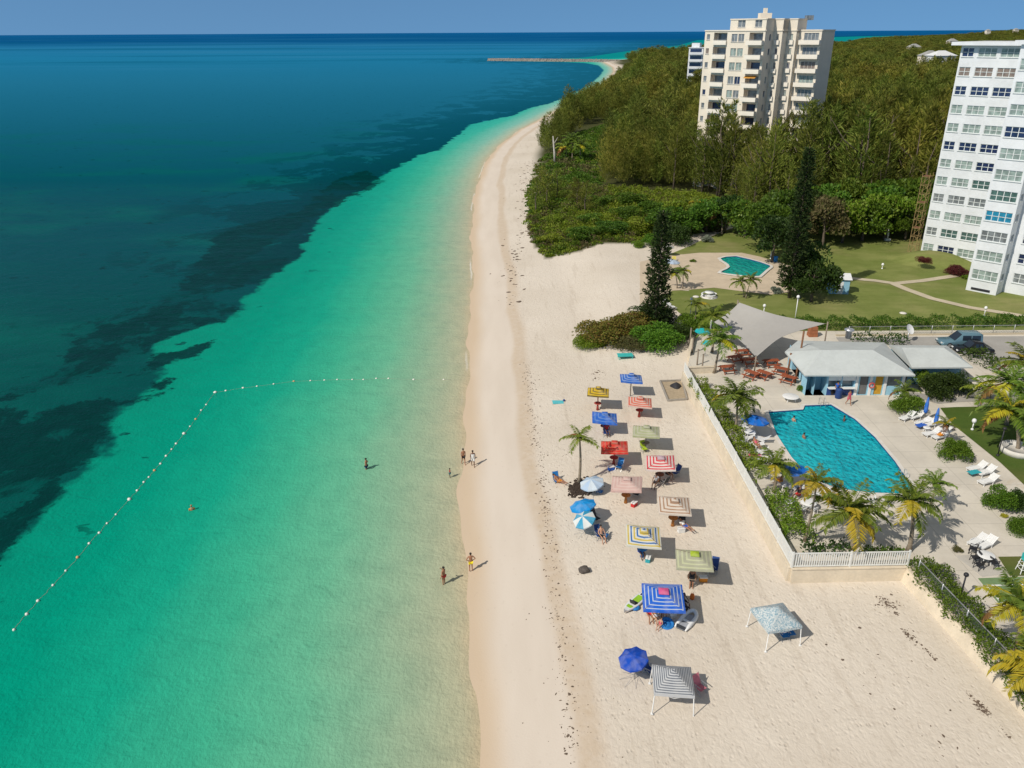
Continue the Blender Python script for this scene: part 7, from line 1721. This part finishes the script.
for px, py, lab in ((903, 313.5, 'flat white stone on the lawn below the path'), (696, 297, 'white flat stone at the lamp by the lawn corner')):
    m = MB(); m.lathe([(.45, 0), (.5, .08), (.3, .16), (.02, .18)], n=10); o = m.build('stone', M_COPE); o.location = D_(px, py, UP + .03); tag(o, lab, 'stone')
m = MB(); m.lathe([(1.5, 0), (1.5, .5), (1.38, .55), (1.3, .5), (1.3, .38), (.02, .4)], n=24); o = m.build('planter', M_COPE); o.location = D_(1017, 452); tag(o, 'round stone planter round the yellowing palm', 'planter')
# ---- fences and vehicles
def chainlink(a, b, h, z, lab, step=2.6, th=.022, mesh_step=.22):
    a, b = Vector((a.x, a.y, z)), Vector((b.x, b.y, z)); r = empty('chain_link_fence', a, 0, lab, 'fence'); d = b - a; L = d.length; u = d / L; n = int(L / step)
    for i in range(n + 1): m = MB(); m.tube([u * (L * i / n), u * (L * i / n) + Vector((0, 0, h + .08))], .045, 6); m.build('post', M_METAL, r)
    m = MB(); m.bar(Vector((0, 0, h)), u * L + Vector((0, 0, h)), .05); m.bar(Vector((0, 0, .1)), u * L + Vector((0, 0, .1)), .03); m.build('rail', M_METAL, r); m = MB(); k = int(L / mesh_step)
    for i in range(k):
        s = i * mesh_step; e = min(L, s + h)
        m.bar(u * s + Vector((0, 0, .1)), u * e + Vector((0, 0, .1 + (e - s) * (h - .1) / h)), .008); m.bar(u * e + Vector((0, 0, .1)), u * s + Vector((0, 0, .1 + (e - s) * (h - .1) / h)), .008)
    m.build('wire_mesh', plain('wire_green', (.10, .16, .12, 1), .6), r)
chainlink(WC + dirE * 1.2 + Vector((-.05, 0, 0)), WE, 1.2, UP + .1, 'green chain link fence on the slanting wall beside the hedge', 2.6)
chainlink(G(848, 335.3, UP), G(1075, 333, UP), 1.1, UP + .05, 'chain link fence between the road kerb and the clipped hedge', 2.6, mesh_step=.35)
def car(loc, rz, L, Wd, Hh, body, lab, cat, suv=True, name='parked_car'):
    r = empty(name, loc, rz, lab, cat, 'cars parked by the restaurant'); hood = .80 if suv else .66
    sec = [(-L / 2, .35, hood * .9), (-L / 2 + .05, .25, hood), (-L / 2 + .12, .22, Hh * .97), (-L / 2 + .55, .22, Hh), (L * .02, .22, Hh), (L * .20, .22, hood + .06), (L / 2 - .25, .25, hood - .06), (L / 2, .35, hood - .25)] if suv else \
          [(-L / 2, .32, hood * .8), (-L / 2 + .1, .22, hood), (-L * .30, .2, hood + .04), (-L * .16, .2, Hh), (L * .04, .2, Hh), (L * .2, .2, hood + .03), (L / 2 - .2, .22, hood - .05), (L / 2, .34, hood - .25)]
    m = MB(); vs = []; k = 8
    for x, zb, zt_ in sec:
        belt = min(zt_, hood + .02); ww = Wd / 2
        tw2 = ww * (.80 if zt_ > belt + .1 else .93)
        vs += [(x, -ww * .94, zb), (x, -ww, (zb + belt) / 2), (x, -ww * .96, belt - .02), (x, -tw2, zt_), (x, tw2, zt_), (x, ww * .96, belt - .02), (x, ww, (zb + belt) / 2), (x, ww * .94, zb)]
    n = len(sec); m.add(vs, [(i * k + j, (i + 1) * k + j, (i + 1) * k + (j + 1) % k, i * k + (j + 1) % k) for i in range(n - 1) for j in range(k)] + [tuple(range(k)), tuple(reversed(range((n - 1) * k, n * k)))], 0, True); m.build('body', body, r)
    gl = plain('car_glass', (.02, .03, .045, 1), .08, .1, 2, 0)
    x_a, x_b = (sec[2][0] + .25, sec[4][0] - .02) if suv else (sec[3][0], sec[4][0]); zc = (hood + Hh) / 2 + .02; hh = (Hh - hood) * .62
    for s in (-1, 1):
        for q0_, q1_ in ((x_a, (x_a + x_b) / 2 - .05), ((x_a + x_b) / 2 + .05, x_b)): w_ = MB(); w_.box(((q0_ + q1_) / 2, s * Wd * .448, zc), (q1_ - q0_, .03, hh), rot=Matrix.Rotation(s * .2, 3, 'X')); w_.build('side_window', gl, r)
    w_ = MB(); i0 = 4; a_, b_ = sec[i0], sec[i0 + 1]; e_ = .03; w_.quad((a_[0] + .1, -Wd * .36, a_[2] - .06 + e_), (b_[0] - .02, -Wd * .42, b_[2] + .06 + e_), (b_[0] - .02, Wd * .42, b_[2] + .06 + e_), (a_[0] + .1, Wd * .36, a_[2] - .06 + e_)); w_.build('windscreen', gl, r)
    for sx in (-.31, .31):
        for s in (-1, 1):
            w_ = MB(); R = .34
            ring = lambda y, rr: [(L * sx + math.cos(2 * PI * j / 16) * rr, y, R + math.sin(2 * PI * j / 16) * rr) for j in range(16)]
            y0, y1 = s * Wd * .40, s * Wd * .508; w_.add(ring(y0, R) + ring(y1, R) + ring(y1, R * .62), [(j, (j + 1) % 16, 16 + (j + 1) % 16, 16 + j) for j in range(16)] + [(16 + j, 16 + (j + 1) % 16, 32 + (j + 1) % 16, 32 + j) for j in range(16)]); t_ = w_.build('wheel', M_BLACK, r)
            h_ = MB(); h_.add(ring(y1 + s * .004, R * .62), [tuple(range(16))]); h_.build('rim', M_METAL, t_)
    for s in (-1, 1): h_ = MB(); h_.box((L / 2 - .06, s * Wd * .34, hood - .2), (.12, .35, .14)); h_.build('headlight', plain('lamp_glass', (.7, .72, .72, 1), .15), r)
    return r
car(D_(958, 345.5, UP + .03), math.radians(180 - 2), 4.9, 1.9, 1.75, plain('paint_silver_blue', (.13, .24, .30, 1), .25, .05, 2, 0, .3, .6), 'silver blue estate car with dark windows parked behind the restaurant wing', 'car')
car(D_(972, 352, UP + .03), math.radians(178), 4.4, 1.8, 1.42, plain('paint_black', (.012, .013, .016, 1), .2, .05, 2, 0), 'black car parked in front of the silver blue one', 'car', suv=False)
p = D_(907, 341.5); r = empty('satellite_dish', p, 0.6, 'white dish on a short mast behind the restaurant roof', 'dish'); m = MB(); m.tube([(0, 0, 0), (0, 0, 1.3)], .08, 8); m.build('mast', M_METAL, r); m = MB(); Rm = Matrix.Rotation(math.radians(55), 4, 'X'); vs = []
for i in range(6):
    for k in range(18): a = 2 * PI * k / 18; rr = .05 + i / 5 * .62; v = Rm @ Vector((math.cos(a) * rr, math.sin(a) * rr, rr * rr * .3)); vs.append((v.x, v.y, v.z + 1.6))
m.add(vs, [(i * 18 + k, i * 18 + (k + 1) % 18, (i + 1) * 18 + (k + 1) % 18, (i + 1) * 18 + k) for i in range(5) for k in range(18)], 0, True); m.build('dish', M_WHITE, r)
m = MB()
for k in range(3): m.box((0, 0, .22 + k * .45), (1.1 - k * .1, .9, .42))
o = m.build('crate_stack', plain('crate_rust', (.35, .13, .06, 1), .8, .2)); o.location = D_(812, 336); tag(o, 'stack of rusty red crates behind the sail corner', 'crates')

# cool boxes and bags in the umbrella shade
for px, py, rz, c, lab in ((611, 470, 20, 'blue', 'blue cool box beside the post of the red umbrella'), (634, 506, 50, 'red', 'red cool box in the shade of the faded pink umbrella'), (681, 532, 10, 'white', 'white cool box in the shade of the brown striped umbrella'), (648, 561, 70, 'teal', 'teal cool box beside the blue and yellow umbrella'), (672, 617, 30, 'white', 'white cool box under the strong blue umbrella'), (703, 581, 0, 'orange', 'orange cool box in the shade of the olive green umbrella')):
    r = empty('cool_box', on_ground(px, py), math.radians(rz), lab, 'cool box'); m = MB(); m.box((0, 0, .18), (.55, .34, .34)); m.build('body', C_[c], r); m = MB(); m.box((0, 0, .385), (.58, .37, .07)); m.build('lid', M_WHITE, r); m = MB(); m.tube([(-.29, 0, .25), (-.31, 0, .48), (.31, 0, .48), (.29, 0, .25)], .015, 5); m.build('handle', M_METAL, r)
# towels left on the loungers and chairs
for px, py, rz, c, lab in ((755, 455.5, 75, 'pink', 'pink towel on a lounger left of the pool'), (758, 460, 80, 'white', 'white towel on the lounger below the pink one'), (974, 472, 108, 'teal', 'teal towel on a lounger right of the round bush'), (921, 425, 115, 'blue', 'blue towel on a lounger by the folded parasols'), (942, 434, 115, 'orange', 'orange towel on the lounger behind the small pale palm')):
    p = D_(px, py, UP + .352); m = MB(); n = 6
    g = [((i / 4 - .5) * .62 + .01 * math.sin(j * 2.1), (j / n - .5) * 1.15, .012 + .012 * math.sin(i * 1.9 + j * 1.3) * (1 if 0 < i < 4 else 0)) for j in range(n + 1) for i in range(5)]
    m.add(g, [(j * 5 + i, j * 5 + i + 1, (j + 1) * 5 + i + 1, (j + 1) * 5 + i) for j in range(n) for i in range(4)], 0, True)
    m.add([(x, y, z - .012) for x, y, z in g], [(j * 5 + i, (j + 1) * 5 + i, (j + 1) * 5 + i + 1, j * 5 + i + 1) for j in range(n) for i in range(4)], 0, True)
    o = m.build('towel', C_[c]); o.location = p; o.rotation_euler = (0, 0, math.radians(rz)); tag(o, lab, 'towel')
